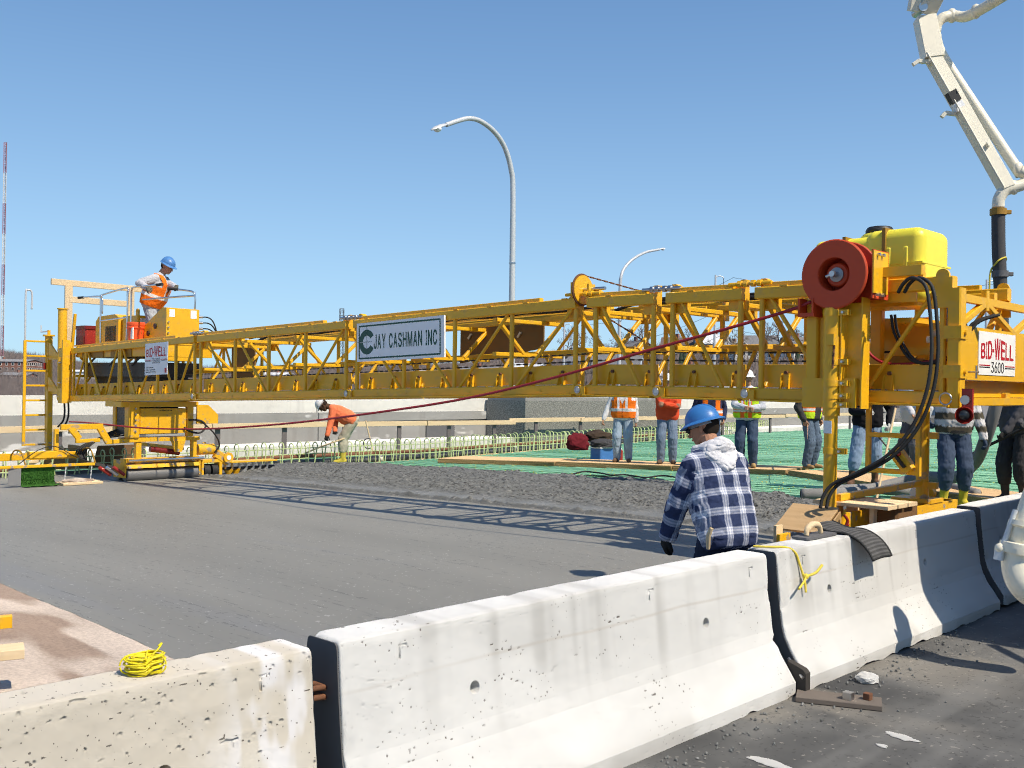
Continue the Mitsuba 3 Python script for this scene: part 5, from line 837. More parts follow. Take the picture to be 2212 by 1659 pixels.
# operator on the deck
oL = A(*(-17.196,8.55,2.984)); person('operator in orange vest and blue hard hat leaning over the console on the machine', A(oL[0] + .04, 8.53, 2.06), (.72, .69), top=(.42, .42, .45), trousers=(.34, .37, .42), lean=.34, H=1.80, hat=(.07, .20, .46), vest=True, vest_col=stripes_vest(ORG, SIL), gloves=(.16, .15, .12), RH=(-16.71,8.16,3.28), LH=(-16.185,8.62,3.208), look=(.25, .30), bulk=1.32, seed=1, curl=1.2, rpole=(-.9, -.4, .2), lpole=(.3, .3, -.9))
# bent worker with a shovel at the far edge
jl = G((-18.677,13.813,-0.099), .0); sh_ = A(*(-20.655,14.019,-0.091)); hR_ = A(*(-18.568,13.471,0.385)); hL_ = A(*(-18.632,13.27,0.316))
person('worker in orange sweatshirt and white hard hat bending over a shovel at the far edge', jl, -IMR, top=(.72, .18, .08), trousers=(.42, .39, .30), boots=(.50, .40, .06), boot_h=.30, lean=1.08, bulk=1.25, H=1.84, hat=(.72, .72, .70), RH=hR_, LH=hL_, gloves=(.02, .02, .02), look=(0, .55), belt=True, seed=2, curl=1.3, skin=const(.10, .055, .035), crouch=.03, rpole=(0, 0, -1), lpole=(0, 0, -1))
sv = thing('shovel', 'long handled shovel held by the bending worker', 'shovel'); d_ = unit(hL_ - hR_); put('handle', M().tube([hR_ - d_ * .25, hR_ + d_ * .3, sh_ + A(0, 0, .05)], .017, 8), 'lumber', sv, smooth=True); dd = unit(sh_ - hR_); put('blade', M().bar(sh_ - dd * .08 + A(0, 0, .04), sh_ + dd * .22 - A(0, 0, .02), .22, .015), 'rust', sv)
sv = thing('shovel', 'spare shovel leaning upright against the edge forms right of the bending worker', 'shovel'); a, b = A(*(-20.629,16.211,-0.151)), A(*(-20.791,16.051,0.755)); put('handle', M().tube([a, b], .018, 8), 'lumber', sv, smooth=True); put('grip', M().tube(arc(A(*(-20.654,16.046,0.171)), .13, 60, 300, unit(A(.7, .7, 0)), (0, 0, 1), 10), .016, 6), 'pvc_grey', sv, smooth=True)
# line of watchers on the plywood walkway
wz = .06
person('watcher in orange vest over a white shirt and pale jeans standing on the plywood', G((-13.552,17.396,0.034), wz), CAM - .25 * IMR, top=(.66, .66, .68), trousers=DENL, boots=(.16, .10, .06), hat=(.7, .7, .68), vest=True, vest_col=stripes_vest(ORG, SIL, hbands=((1.10, .03),)), H=1.80, bulk=1.15, seed=3, RH=G((-13.552,17.396,0.034), 0) + A(-.30, -.33, .93), LH=G((-13.552,17.396,0.034), 0) + A(.17, .22, .93))
bl_ = G((-12.469,17.488,0.062), wz); person('watcher in red sweatshirt standing with arms crossed', bl_, CAM - .2 * IMR, top=(.62, .075, .03), trousers=(.16, .21, .30), boots=(.14, .09, .06), hat=(.7, .7, .68), H=1.80, bulk=1.15, seed=4, RH=bl_ + CAM * .24 + IMR * .12 + A(0, 0, 1.22), LH=bl_ + CAM * .27 - IMR * .10 + A(0, 0, 1.24), rpole=-IMR - A(0, 0, .5), lpole=IMR - A(0, 0, .5), palmR=-CAM, palmL=-CAM)
person('watcher in navy jacket and orange vest mostly hidden behind the blue hard hat', G((-11.985,18.34,0.075), wz), CAM, top=(.03, .035, .075), trousers=DEND, hat=(.7, .7, .68), vest=True, vest_col=lambda x, z, fr: np.where((np.abs(np.abs(x) - .13) < .05)[:, None] | (z < 1.12)[:, None], np.where((np.abs(z - 1.06) < .03)[:, None], SIL, ORG), const(.03, .035, .075)), H=1.80, seed=5)
gl = G((-10.615,17.55,0.11), wz); person('watcher in lime green vest and white hard hat holding his hands together', gl, CAM - .35 * IMR, top=(.48, .50, .56), trousers=DEND, boots=(.36, .24, .11), hat=(.74, .74, .72), vest=True, vest_col=stripes_vest(LIM, SIL, hbands=((1.06, .018),), vx=.07, vw=.018, trim=const(.85, .16, .03)), H=1.84, bulk=1.12, seed=6, RH=gl + CAM * .27 - IMR * .06 + A(0, 0, 1.16), LH=gl + CAM * .28 + IMR * .0 + A(0, 0, 1.17), rpole=-IMR - A(0, 0, .8), lpole=IMR - A(0, 0, .8), palmR=IMR, palmL=-IMR, look=(-.3, .05))
dl_ = G((-9.577,18.104,0.137), wz); person('watcher in dark grey jacket with a lime vest beside the front leg, hands in pockets', dl_, CAM + .9 * IMR, top=(.045, .045, .047), trousers=(.10, .14, .20), boots=(.34, .21, .10), hat=(.7, .7, .68), vest=True, vest_col=lambda x, z, fr: np.where((np.abs(x) > .10)[:, None], np.where((np.abs(z - 1.10) < .05)[:, None], np.where((np.abs(z - 1.10) < .02)[:, None], SIL, ORG), LIM), const(.045, .045, .047)), H=1.82, bulk=1.1, seed=7)
el_ = G((-7.111,15.308,0.202), .02); person('worker in black sweatshirt, jeans and brown rubber boots standing astride the grey hose', el_, CAM - .2 * IMR, top=(.014, .014, .018), trousers=(.22, .31, .45), boots=(.13, .075, .05), boot_h=.36, H=1.82, hat=(.7, .7, .68), gloves=(.50, .50, .48), seed=8, feet=(el_ - IMR * .26 + CAM * .05 + A(0, 0, .09), el_ + IMR * .16 - CAM * .1 + A(0, 0, .09), CAM - IMR * .6, CAM + IMR * .2), RH=el_ - IMR * .14 + CAM * .30 + A(0, 0, 1.16), LH=el_ + IMR * .28 + CAM * .16 + A(0, 0, .98))
fl_ = G((-7.514,17.938,0.191), .05); person('worker in pale grey shirt and dark trousers half hidden behind the rear leg', fl_, -IMR + .5 * CAM, top=(.50, .50, .53), trousers=(.10, .105, .12), boots=(.20, .17, .14), H=1.80, hat=(.7, .7, .68), seed=9, lean=.2, RH=fl_ - IMR * .1 + CAM * .35 + A(0, 0, 1.0))
sl_ = G((-5.062,13.392,0.22), .0)
def striped(q, v): s = np.floor((q[:, 2] - .06 * np.abs(q[:, 0])) / .085) % 2; return np.where(s[:, None] > 0, const(.085, .075, .055), const(.62, .62, .64))
person('worker in white and olive striped shirt, jeans and yellow rubber boots', sl_, CAM - .1 * IMR, top_fn=striped, trousers=(.06, .085, .14), boots=(.55, .45, .05), boot_h=.34, H=1.80, hat=(.7, .7, .68), gloves=(.05, .07, .11), belt=True, bulk=1.15, seed=10, LH=sl_ + IMR * .33 + CAM * .16 + A(0, 0, .86), RH=sl_ - IMR * .33 - CAM * .05 + A(0, 0, 1.12), hem=-.03)
hl_ = G((-4.719,14.664,0.22), .0); person('worker in dark grey hoodie and muddy trousers at the right edge', hl_, -IMR * .9 + CAM * .5, top=(.085, .085, .095), trousers=(.045, .045, .05), boots=(.06, .058, .055), boot_h=.36, H=1.84, hat=(.7, .7, .68), gloves=(.05, .05, .05), lean=.15, bulk=1.1, seed=11, RH=hl_ - IMR * .05 + CAM * .42 + A(0, 0, .92), LH=hl_ - IMR * .25 + CAM * .2 + A(0, 0, .95))
# the plaid worker in front
pl_ = A(-3.97, 6.22, -.21); _, J = person('man in blue plaid flannel jacket, white hood and blue hard hat seen from behind', pl_, (-.95, .31), trousers=(.022, .030, .055), H=1.76, hat=(.035, .16, .42), brim=True, plaid=True, hood=(.58, .58, .61), glasses=True, gloves=(.018, .018, .018), look=(-.50, .16), lean=.33, detail=.016, seed=12, hair=(.02, .015, .012), bulk=1.24, hem=.09,
    LH=(-4.307,6.066,0.632), RH=pl_ + A(-.30, .42, 1.02), lpole=(-.1, -.9, -.2), curl=.75, skin=const(.36, .19, .125))
hc_ = A(*(-3.862,5.912,0.697)); put('tool_handle', M().tube([hc_ + A(-.02, .03, -.09), hc_, hc_ + A(.03, -.01, .06)], [.014, .017, .015], 10), 'lumber', _, smooth=True)
put('sleeve_patch', M().bar(A(*(-4.288,6.015,0.689)), A(*(-4.27,6.032,0.759)), .035, .03), 'lime', _, smooth=False) if False else None
# dark glasses strap stays with the head; watchers' walkway of plywood

# ================================================================ foreground barriers and the things on them
def f_bar(p, n, uv):
    g = fb(p.x * 3, p.y * 1.1, p.z * 3, 4); c = mix((.45, .45, .44), (.59, .59, .58), g)
    st = ss(.5, .78, fb(p.y * 7, p.z * .5, 1, 3)) * ss(.15, .55, p.z); c = mix(c, (.30, .295, .28), st * .5)
    c = mix(c, (.40, .37, .33), ss(.012, .0, dr.abs(p.z - .575 - .02 * nz(p.y * 3) + .01 * p.y * 0)) * .45)
    c = mix(c, (.33, .31, .28), ss(.16, .02, p.z + .06 * nz(p.y * 6)) * .5)
    c = mix(c, (.60, .60, .59), ss(.56, .72, fb(p.y * 2.3, p.z * 2.3, 4, 3)) * .5)
    return mix(c, (.15, .14, .13), ss(.83, .88, nz(p.x * 75, p.y * 75, p.z * 75)) * ss(.55, .75, fb(p.y * 4, p.z * 4, 9, 2)))
def f_cream(p, n, uv):
    g = fb(p.x * 3, p.y * 1.6, p.z * 3, 4); c = mix((.43, .395, .335), (.53, .495, .43), g)
    c = mix(c, (.58, .565, .53), ss(.55, .75, fb(p.y * 2.1 + 7, p.z * 2.5, 4, 3)) * .7)
    c = mix(c, (.62, .62, .64), ss(1.75, 2.05, p.y + .35 * fb(p.y * 8, p.z * 3, 1, 3)) * ss(.42, .6, fb(p.y * 12, p.z * 5, 4, 3)) * .8)
    a = nz(p.x * 48, p.y * 48, p.z * 48); b = nz(p.x * 90 + 9, p.y * 90, p.z * 90)
    c = mix(c, (.20, .19, .18), ss(.85, .89, a) * ss(.42, .6, fb(p.y * 3, p.z * 3, 5, 2)) * .7); return mix(c, (.09, .08, .07), ss(.87, .90, b) * .9)
bbump = lambda p, n, uv: fb(p.x * 14, p.y * 14, p.z * 14, 3) - .5 * ss(.83, .88, nz(p.x * 75, p.y * 75, p.z * 75))
procm('barrier_white', f_bar, .9, bbump, .006, spec=.25)
procm('barrier_cream', f_cream, .9, lambda p, n, uv: fb(p.x * 14, p.y * 14, p.z * 14, 3) - 1.2 * ss(.85, .89, nz(p.x * 48, p.y * 48, p.z * 48)), .007, spec=.25)
HT = .765; XF = -2.80
half = [(.30, 0), (.30, .075), (.283, .10), (.205, .215), (.165, .29), (.145, .36), (.13, .47), (.115, .60), (.104, .72), (.100, .772), (.095, .790), (.084, .80)]; half = [(a, b * HT / .80) for a, b in half]
XC = XF - .30
def barrier(y0, y1, bsdf, label, seed, dx=0., dz=0., tilt=0., holes=(.24, .80)):
    t = thing('concrete_barrier', label, 'barrier', None); r = np.random.default_rng(seed)
    P = half + [(-x, z) for x, z in half[::-1]]; P = np.array(P); seg = np.r_[0, np.cumsum(np.linalg.norm(np.diff(P, axis=0), axis=1))]
    s = np.unique(np.r_[seg, np.arange(0, seg[-1], .035)]); P = np.stack([np.interp(s, seg, P[:, 0]), np.interp(s, seg, P[:, 1])], 1)
    ys = np.unique(np.r_[y0, y0 + .008, y0 + .02, np.arange(y0 + .04, y1 - .03, .035), y1 - .02, y1 - .008, y1]); rings = []
    for y in ys:
        e = min(y - y0, y1 - y); k = .009 * (1 - min(e / .02, 1)) ** 2
        Q = P.copy(); Q[:, 0] *= 1 - k / .2; Q[:, 1] = np.where(Q[:, 1] > .6, Q[:, 1] - k, Q[:, 1])
        v = np.column_stack([XC + dx + Q[:, 0] + tilt * Q[:, 1], np.full(len(Q), y), Q[:, 1] + dz]); rings.append(v)
    R = np.array(rings); W = R.reshape(-1, 3); nrm = R - np.array([XC + dx, 0, .3]); nrm[..., 1] = 0; nrm /= np.linalg.norm(nrm, axis=-1, keepdims=True)
    d = .006 * (meshkit.fbm(R * 2.2 + seed, 3) - .5) + .003 * (meshkit.fbm(R * 13 + seed, 2) - .5)
    edge = np.minimum(R[..., 1] - y0, y1 - R[..., 1]); top = np.abs(R[..., 2] - HT) < .05
    chip = np.maximum(meshkit.fbm(R * 11 + seed * 3, 3) - .57, 0) * .10 * np.maximum((edge < .07) * 1., top * .25)
    low = np.clip(1 - R[..., 2] / .05, 0, 1) * np.maximum(meshkit.fbm(R * np.array([5, 7, 5]) + seed, 3) - .45, 0) * .055
    R = R + nrm * (d - chip)[..., None]; R[..., 2] += np.where(R[..., 2] < .04, low, 0)
    m = M(); m.loft(R, cap=True)
    body = m3.Manifold(m3.Mesh(np.asarray(m.mesh().vertices, np.float32), np.asarray(m.mesh().faces, np.uint32)))
    if body.is_empty() or abs(body.volume()) < .01:
        mm = m.mesh(); mm.invert(); body = m3.Manifold(m3.Mesh(np.asarray(mm.vertices, np.float32), np.asarray(mm.faces, np.uint32)))
    for f in holes:
        y = y0 + (y1 - y0) * f; h = m3.Manifold.cylinder(.5, .026, .030, 14).rotate([0, 90, 0]).translate([XC + dx - .02, y, .475 + dz]); body = body - h
    mk = m3.CrossSection([[[0, 0], [.012, 0], [.012, .045], [.045, .045], [.045, .056], [0, .056]]]).extrude(.3).rotate([90, 0, 90])
    for f in (.09, .62, .93):
        body = body - mk.translate([XC + dx + .10 - .005, y0 + (y1 - y0) * f, .655 + dz])
    mm = body.to_mesh(); put('block', trimesh.Trimesh(mm.vert_properties[:, :3], mm.tri_verts, process=False), bsdf, t, smooth=40)
    return t
b0 = barrier(-1.05, 2.10, 'barrier_cream', 'cream pitted concrete barrier at the lower left, with the yellow twine coil on top', 3, .0, 0, holes=(.22, .82))
b1 = barrier(2.215, 5.20, 'barrier_white', 'whitewashed concrete barrier in the middle, directly in front of the plaid worker', 11, .0, .0, holes=(.22, .78))
b2 = barrier(5.315, 8.42, 'barrier_white', 'white concrete barrier with the black rubber mat over its top', 23, .0, .0, holes=(.19, .66))
b3 = barrier(8.535, 11.6, 'barrier_white', 'white concrete barrier at the right edge behind the cream elbow pipe', 31, .0, .02, holes=(.12, .8))
flat('end_shade', (.10, .10, .102), .9)  # dark plates added on the barrier end faces, painting in the joint shade
for t, y in ((b1, 2.215), (b2, 5.315), (b3, 8.535)): put('end_shade', M().plate(sg.Polygon([(x * .93, z * .985 + .004) for x, z in half] + [(-x * .93, z * .985 + .004) for x, z in half[::-1]]), A(XC, y - .001, .02 if t == b3 else 0), (1, 0, 0), (0, 0, 1), .006), 'end_shade', t, smooth=False)
for t, y in ((b0, 2.10), (b1, 5.20), (b2, 8.42)):
    for z in (.60, .565, .25):
        put('rebar_loop', M().tube([A(XC + .05, y - .03, z), A(XC + .05, y + .05, z), A(XC + .03, y + .10, z - .012), A(XC - .03, y + .10, z - .012), A(XC - .05, y + .04, z), A(XC - .05, y - .03, z)], .011, 8), 'rust', t, smooth=50)
flat('plate_dark', (.035, .03, .026), .8)
b1p = put('anchor_strap', M().plate([(-.04, .002), (.075, .002), (.075, .125), (.055, .145), (-.04, .175)], A(XF - .03, 5.21, 0), (1, 0, 0), (0, 0, 1), -.05), 'plate_dark', b1, smooth=False)
put('bolt', M().cyl(A(XF + .03, 5.205, .10), A(XF - .10, 5.28, .17), .009), 'steel', b1)
# timber scrap, bolts, plastic bag and grit by the joint
q = (-2.597,5.17,0)
flat('scrap_wood', (.125, .105, .09), .9)
pl = thing('scrap_board', 'weathered scrap board lying on the road by the barrier joint', 'board')
put('board', M().bar(A(q[0] - .18, q[1] - .02, .016), A(q[0] + .22, q[1] + .17, .016), .17, .028), 'scrap_wood', pl)
put('nail_block', M().box(q[0] + .05, q[0] + .10, q[1] + .05, q[1] + .10, .031, .07), 'steel', pl)
put('nail_block', M().box(q[0] + .13, q[0] + .17, q[1] + .13, q[1] + .17, .031, .065), 'rust', pl)
gq = M(); r = np.random.default_rng(4)
for k in range(230):
    y = r.uniform(3.2, 7.5); x = XF + .03 + abs(r.normal(0, .16)); s = r.uniform(.003, .011); v = trimesh.creation.icosphere(subdivisions=0).vertices * s * r.uniform(.6, 1.3, 3); gq.add(v + A(x, y, s * .5), trimesh.creation.icosphere(subdivisions=0).faces)
for k in range(50):
    x, y = r.uniform(-2.7, -.6), r.uniform(3.2, 7.5); s = r.uniform(.003, .008); v = trimesh.creation.icosphere(subdivisions=0).vertices * s * r.uniform(.6, 1.3, 3); gq.add(v + A(x, y, s * .5), trimesh.creation.icosphere(subdivisions=0).faces)
put('grit', gq, 'rough_mat', smooth=False, label='loose crumbs of concrete scattered along the foot of the barriers', cat='grit', kind='stuff')
c = (-2.65,5.749,0); bg = trimesh.creation.icosphere(subdivisions=4); v = bg.vertices * A(.06, .07, .03); v = v * (.75 + .6 * meshkit.fbm(bg.vertices * 2.2 + 3, 4))[:, None]; v[:, 2] = np.maximum(v[:, 2] + .02, .002)
flat('plastic_film', (.45, .45, .44), .25)
put('plastic_bag', trimesh.Trimesh(v + A(c[0], c[1], 0), bg.faces, process=False), 'plastic_film', smooth=False, label='crumpled clear plastic bag on the road beside the barrier', cat='plastic bag')
# yellow twine coil
flat('twine_yellow', (.72, .60, .012), .55)
tc = thing('twine_coil', 'coil of bright yellow twine lying on top of the cream barrier', 'twine'); o = A(XC + .01, (-3.098,1.521,0.8)[1], HT + .003); r = np.random.default_rng(9); m = M(); pts = []
for k in range(26 * 16):
    a = k * 2 * math.pi / 16; lay = k // 16; R = .047 + .019 * math.sin(lay * 2.4) * (.6 + .4 * math.cos(a * .13)) + .004 * math.sin(a * .37); zz = .005 + .052 * ((lay * 7) % 26) / 26 + .005 * math.sin(a * 1.03 + lay)
    pts.append(o + A(R * math.cos(a) * (.95), R * math.sin(a), zz))
put('coil', m.tube(pts, 0.0029, 5), 'twine_yellow', tc, smooth=True)
for a in (.6, 2.5, 4.4): put('wrap', M().tube(arc(o + A(.046 * .95 * math.cos(a), .046 * math.sin(a), .030), .029, 0, 350, (math.cos(a), math.sin(a), 0), (0, 0, 1), 18), .0028, 5), 'twine_yellow', tc, smooth=True)
put('loose_end', M().tube(spline([o + A(.01, .02, .055), o + A(.0, .045, .068), o + A(-.015, .065, .08), o + A(-.01, .05, .075)]), .003, 5), 'twine_yellow', tc, smooth=True)
# yellow rope over the second white barrier
flat('rope_yellow', (.66, .52, .06), .7)
yr = (-2.9,5.514,0.731)[1]; rp = thing('yellow_rope', 'yellow rope hanging over the barrier front with a knotted loop', 'rope')
put('strand', M().tube(spline([A(XC - .06, yr - .20, HT + .010), A(XC + .02, yr - .13, HT + .009), A(XC + .075, yr - .05, HT + .004), A(XC + .105, yr, HT - .03), A(XC + .118, yr + .03, HT - .10), A(XC + .14, yr + .05, .57), A(XC + .15, yr + .05, .50)]), .007, 6), 'rope_yellow', rp, smooth=True)
put('knot', M().ball(A(XC + .148, yr + .05, .595), .018, 2), 'rope_yellow', rp, smooth=True)
put('loop', M().tube(spline([A(XC + .15, yr + .05, .59), A(XC + .17, yr - .02, .57), A(XC + .18, yr - .09, .545), A(XC + .165, yr - .04, .55)]), .007, 6), 'rope_yellow', rp, smooth=True)
put('loose_end', M().tube(spline([A(XC + .15, yr + .05, .595), A(XC + .18, yr + .11, .615), A(XC + .19, yr + .17, .655)]), .008, 6), 'rope_yellow', rp, smooth=True)
# black ribbed rubber mat
def f_matr(p, n, uv): return mix((.045, .045, .047), (.11, .11, .11), fb(p.x * 12, p.y * 12, p.z * 12, 3)) * (.6 + .5 * ss(-.3, .5, dr.sin(uv.y * 230.)))
procm('mat_rubber', f_matr, .75, lambda p, n, uv: dr.sin(uv.y * 230.), .0025)
ym0, ym1 = (-3,6.241,0.789)[1], (-2.9,6.513,0.729)[1]
pts = spline([A(XC - .16, 0, HT + .05), A(XC - .05, 0, HT + .018), A(XC + .06, 0, HT + .016), A(XC + .15, 0, HT - .02), A(XC + .21, 0, HT - .075), A(XC + .245, 0, HT - .135)], 5); L = np.r_[0, np.cumsum(np.linalg.norm(np.diff(pts, axis=0), axis=1))]
ysm = np.linspace(ym0, ym1, 9); V, U = [], []
for y in ysm:
    for p, l in zip(pts, L): V.append(p + A(0, y + .05 * (l - .2), .006 * math.sin(y * 14))); U.append((y, l))
n1 = len(pts); Fq = [[i * n1 + j, (i + 1) * n1 + j, (i + 1) * n1 + j + 1, i * n1 + j + 1] for i in range(8) for j in range(n1 - 1)]
Fq = np.array(Fq); V = np.array(V); nn = np.tile([.3, 0, .95], (len(V), 1)) * .012
top = trimesh.Trimesh(np.vstack([V, V - nn]), np.vstack([Fq[:, [0, 1, 2]], Fq[:, [0, 2, 3]], Fq[:, [2, 1, 0]] + len(V), Fq[:, [3, 2, 0]] + len(V)]), process=False)
mk = thing('rubber_mat', 'black ribbed rubber mat draped over the top of the white barrier', 'mat')
put('sheet', top, 'mat_rubber', mk, smooth=True, uv=np.vstack([U, U]))
put('rim', M().tube(np.vstack([V[:n1] , V[-n1:][::-1]])[[i for i in range(n1)]], .007, 6).tube(V[-n1:], .007, 6).tube(V[n1 - 1::n1], .007, 6), 'rubber', mk, smooth=True)
# hand float with wooden handle
yf = (-3.1,5.859,0.842)[1]; ft = thing('hand_float', 'grey hand float with a pale wooden handle resting on the barrier', 'trowel')
put('blade', M().box(XC - .09, XC + .03, yf - .05, yf + .34, HT + .004, HT + .018), 'pvc_grey', ft)
put('handle', M().tube(spline([A(XC - .03, yf + .04, HT + .02), A(XC - .03, yf + .05, HT + .06), A(XC - .03, yf + .12, HT + .085), A(XC - .03, yf + .20, HT + .07), A(XC - .03, yf + .23, HT + .02)]), [.016] * 8 + [.019] * 16 + [.016] * 9, 10), 'lumber', ft, smooth=True)
# lumber and straight edge at the left frame edge
lm = thing('loose_plank', 'end of a sawn plank poking in at the left frame edge', 'plank'); a = (-4.889,1.82,0.44); put('board', M().bar(A(*a), A(*a) + A(-.5, -1.5, 0) , .14, .045, c=.003), 'lumber', lm)
put('support_block', M().bar(A(*a) + A(-.22, -.5, -.19), A(*a) + A(-.22, -.5, -.02), .12, .12, side=(1, 0, 0)), 'lumber', lm)
se = thing('yellow_straightedge', 'end of a yellow metal straightedge at the left frame edge above the plank', 'straightedge'); a = (-6.13,2.212,0.3); put('bar', M().bar(A(*a), A(*a) + A(-.45, -1.6, 0), .05, .075), 'yellow_paint', se)

# ================================================================ far things
def at_ground(p): p = np.asarray(p, float).copy(); p[2] = terrain(np.array(p[0]), np.array(p[1])); return p
flat('bark', (.115, .095, .08), .95); flat('twig', (.20, .165, .155), .95); flat('twig_warm', (.26, .21, .15), .95); flat('conifer', (.03, .05, .028), .9)
def bare_tree(seed, H=9.0):
    r = np.random.default_rng(seed); tr, cr = M(), M()
    def grow(p, d, L, rad, lev):
        q = p + d * L; (tr if lev < 2 else cr).tube([p, (p + q) / 2 + r.normal(0, .04 * L, 3), q], [rad, rad * .8, rad * .6], 5 if lev < 2 else 3, cap=False)
        if lev >= 5: return
        for k in range(3 if lev < 1 else (3 if lev < 4 else 4)):
            nd = unit(d + r.normal(0, .55, 3) + A(0, 0, .16)); grow(p + d * L * r.uniform(.55, 1), nd, L * r.uniform(.55, .78), max(rad * .58, .022), lev + 1)
    grow(A(0, 0, -.3), unit(A(r.normal(0, .05), r.normal(0, .05), 1)), H * .30, H * .022, 0)
    return mikit.ply(tr.mesh(), 'mat_bark', smooth=False), mikit.ply(cr.mesh(), 'mat_twig', smooth=False)
TV = [bare_tree(s) for s in (1, 2, 3, 4)]
def put_tree(p, H, k, label, warm=False):
    t = thing('bare_tree', label, 'tree', 'bare trees behind the truss'); W = T().translate(list(map(float, p))).rotate([0, 0, 1], float(37 * k % 360)).scale(H / 9)
    scene[t + '__trunk'] = {**TV[k % 4][0], 'to_world': W}
    c = {**TV[k % 4][1], 'to_world': W}
    if warm: c['bsdf'] = {'type': 'ref', 'id': 'mat_twig_warm'}
    scene[t + '__crown'] = c
tl = [(1222, 250, 12.5, 0), (1262, 300, 11, 0), (1292, 260, 9, 0), (1362, 230, 12, 0), (1395, 235, 11, 0), (1450, 260, 9.5, 0), (1478, 300, 10, 0), (1560, 210, 11.5, 1), (1585, 215, 10.5, 1), (1655, 230, 12, 0), (1690, 225, 12.5, 0), (1722, 240, 11, 0), (1130, 280, 10, 0), (1080, 300, 9, 0),
      (1040, 320, 8.5, 0), (905, 300, 8, 0), (860, 330, 8, 0), (815, 280, 7.5, 0), (700, 330, 7, 0), (640, 300, 7, 0), (560, 330, 7, 0), (505, 300, 6.5, 0), (470, 340, 7, 0), (1880, 200, 11, 0), (1905, 150, 8, 0), (2010, 190, 10, 0), (2190, 90, 8.5, 0), (2130, 120, 8, 0), (72, 420, 9, 0), (92, 380, 8, 0), (205, 360, 7, 0), (330, 420, 7, 0)]
def along(x, d):
    f = A(-.69703, .71704, 0); r = A(.71704, .69703, 0); return f * d + r * d * (x - 1106) / 2200
nth = ['first', 'second', 'third', 'fourth', 'fifth', 'sixth', 'seventh', 'eighth', 'ninth', 'tenth', 'eleventh', 'twelfth', 'thirteenth', 'fourteenth', 'fifteenth', 'sixteenth']
tl.sort(); cnt = {}
where = lambda x: 'behind the engine deck and ladder' if x < 400 else 'in the left half of the truss' if x < 760 else 'behind the sign and plywood' if x < 1190 else 'around the crown hinge' if x < 1440 else 'between hinge and yellow leg' if x < 1780 else 'behind the truss end'
for i, (x, d, H, w) in enumerate(tl):
    cnt[where(x)] = cnt.get(where(x), -1) + 1
    put_tree(at_ground(along(x, d)), H * 1.15, i, f'{"pale tan" if w else "grey brown"} bare tree, {nth[cnt[where(x)]]} from the left {where(x)}', w)
# woods on the hillside: countless bare trees
wd = M(); r = np.random.default_rng(5)
def scrub(n, xa, xb, da, db, ha, hb):
    for k in range(n):
        D_ = da * (db / da) ** r.random(); p = at_ground(along(r.uniform(xa, xb), D_)); h = r.uniform(ha, hb) * min(max((D_ / 450) ** .6, .4), 1.5); J = 16; a = r.uniform(0, 6.28, J); tl_ = r.uniform(0, .55, J); L = h * r.uniform(.35, 1, J); w = r.uniform(.05, .14, J)
        b = p + np.stack([np.cos(a) * h * .25 * r.random(J), np.sin(a) * h * .25 * r.random(J), h * .35 * r.random(J)], 1); t = b + np.stack([np.cos(a) * L * tl_, np.sin(a) * L * tl_, L * (1 - tl_ * .4)], 1); e = np.stack([-.717 + 0 * a, -.697 + 0 * a, 0 * a], 1) * w[:, None]
        v = np.stack([b - e, b + e, t], 1).reshape(-1, 3); wd.add(v, np.arange(3 * J).reshape(-1, 3))
scrub(11000, -420, 420, 110, 1250, 3.0, 5.5); scrub(7000, 380, 1250, 110, 900, 2.4, 4.6); scrub(5500, 1150, 2350, 100, 500, 2.6, 5); scrub(500, 1800, 2350, 60, 140, 2, 5)
put('woods', wd, 'twig', smooth=False, label='brown leafless woods covering the hillside and the slopes among the houses', cat='woods', kind='stuff')
put('hill_pines', (lambda m: [m.lathe([(.9, 0), (.65, 1.4), (.7, 1.5), (.42, 3.0), (.47, 3.1), (.03, 5.2)], at_ground(along(x, d)), (0, 0, 1), 9) for x, d in [(1470, 205), (1477, 212), (1556, 180), (1600, 240), (1606, 243), (1335, 230), (1722, 215)]] and m)(M()), 'conifer', smooth=False, label='small dark evergreens standing among the far houses', cat='evergreens', kind='stuff')

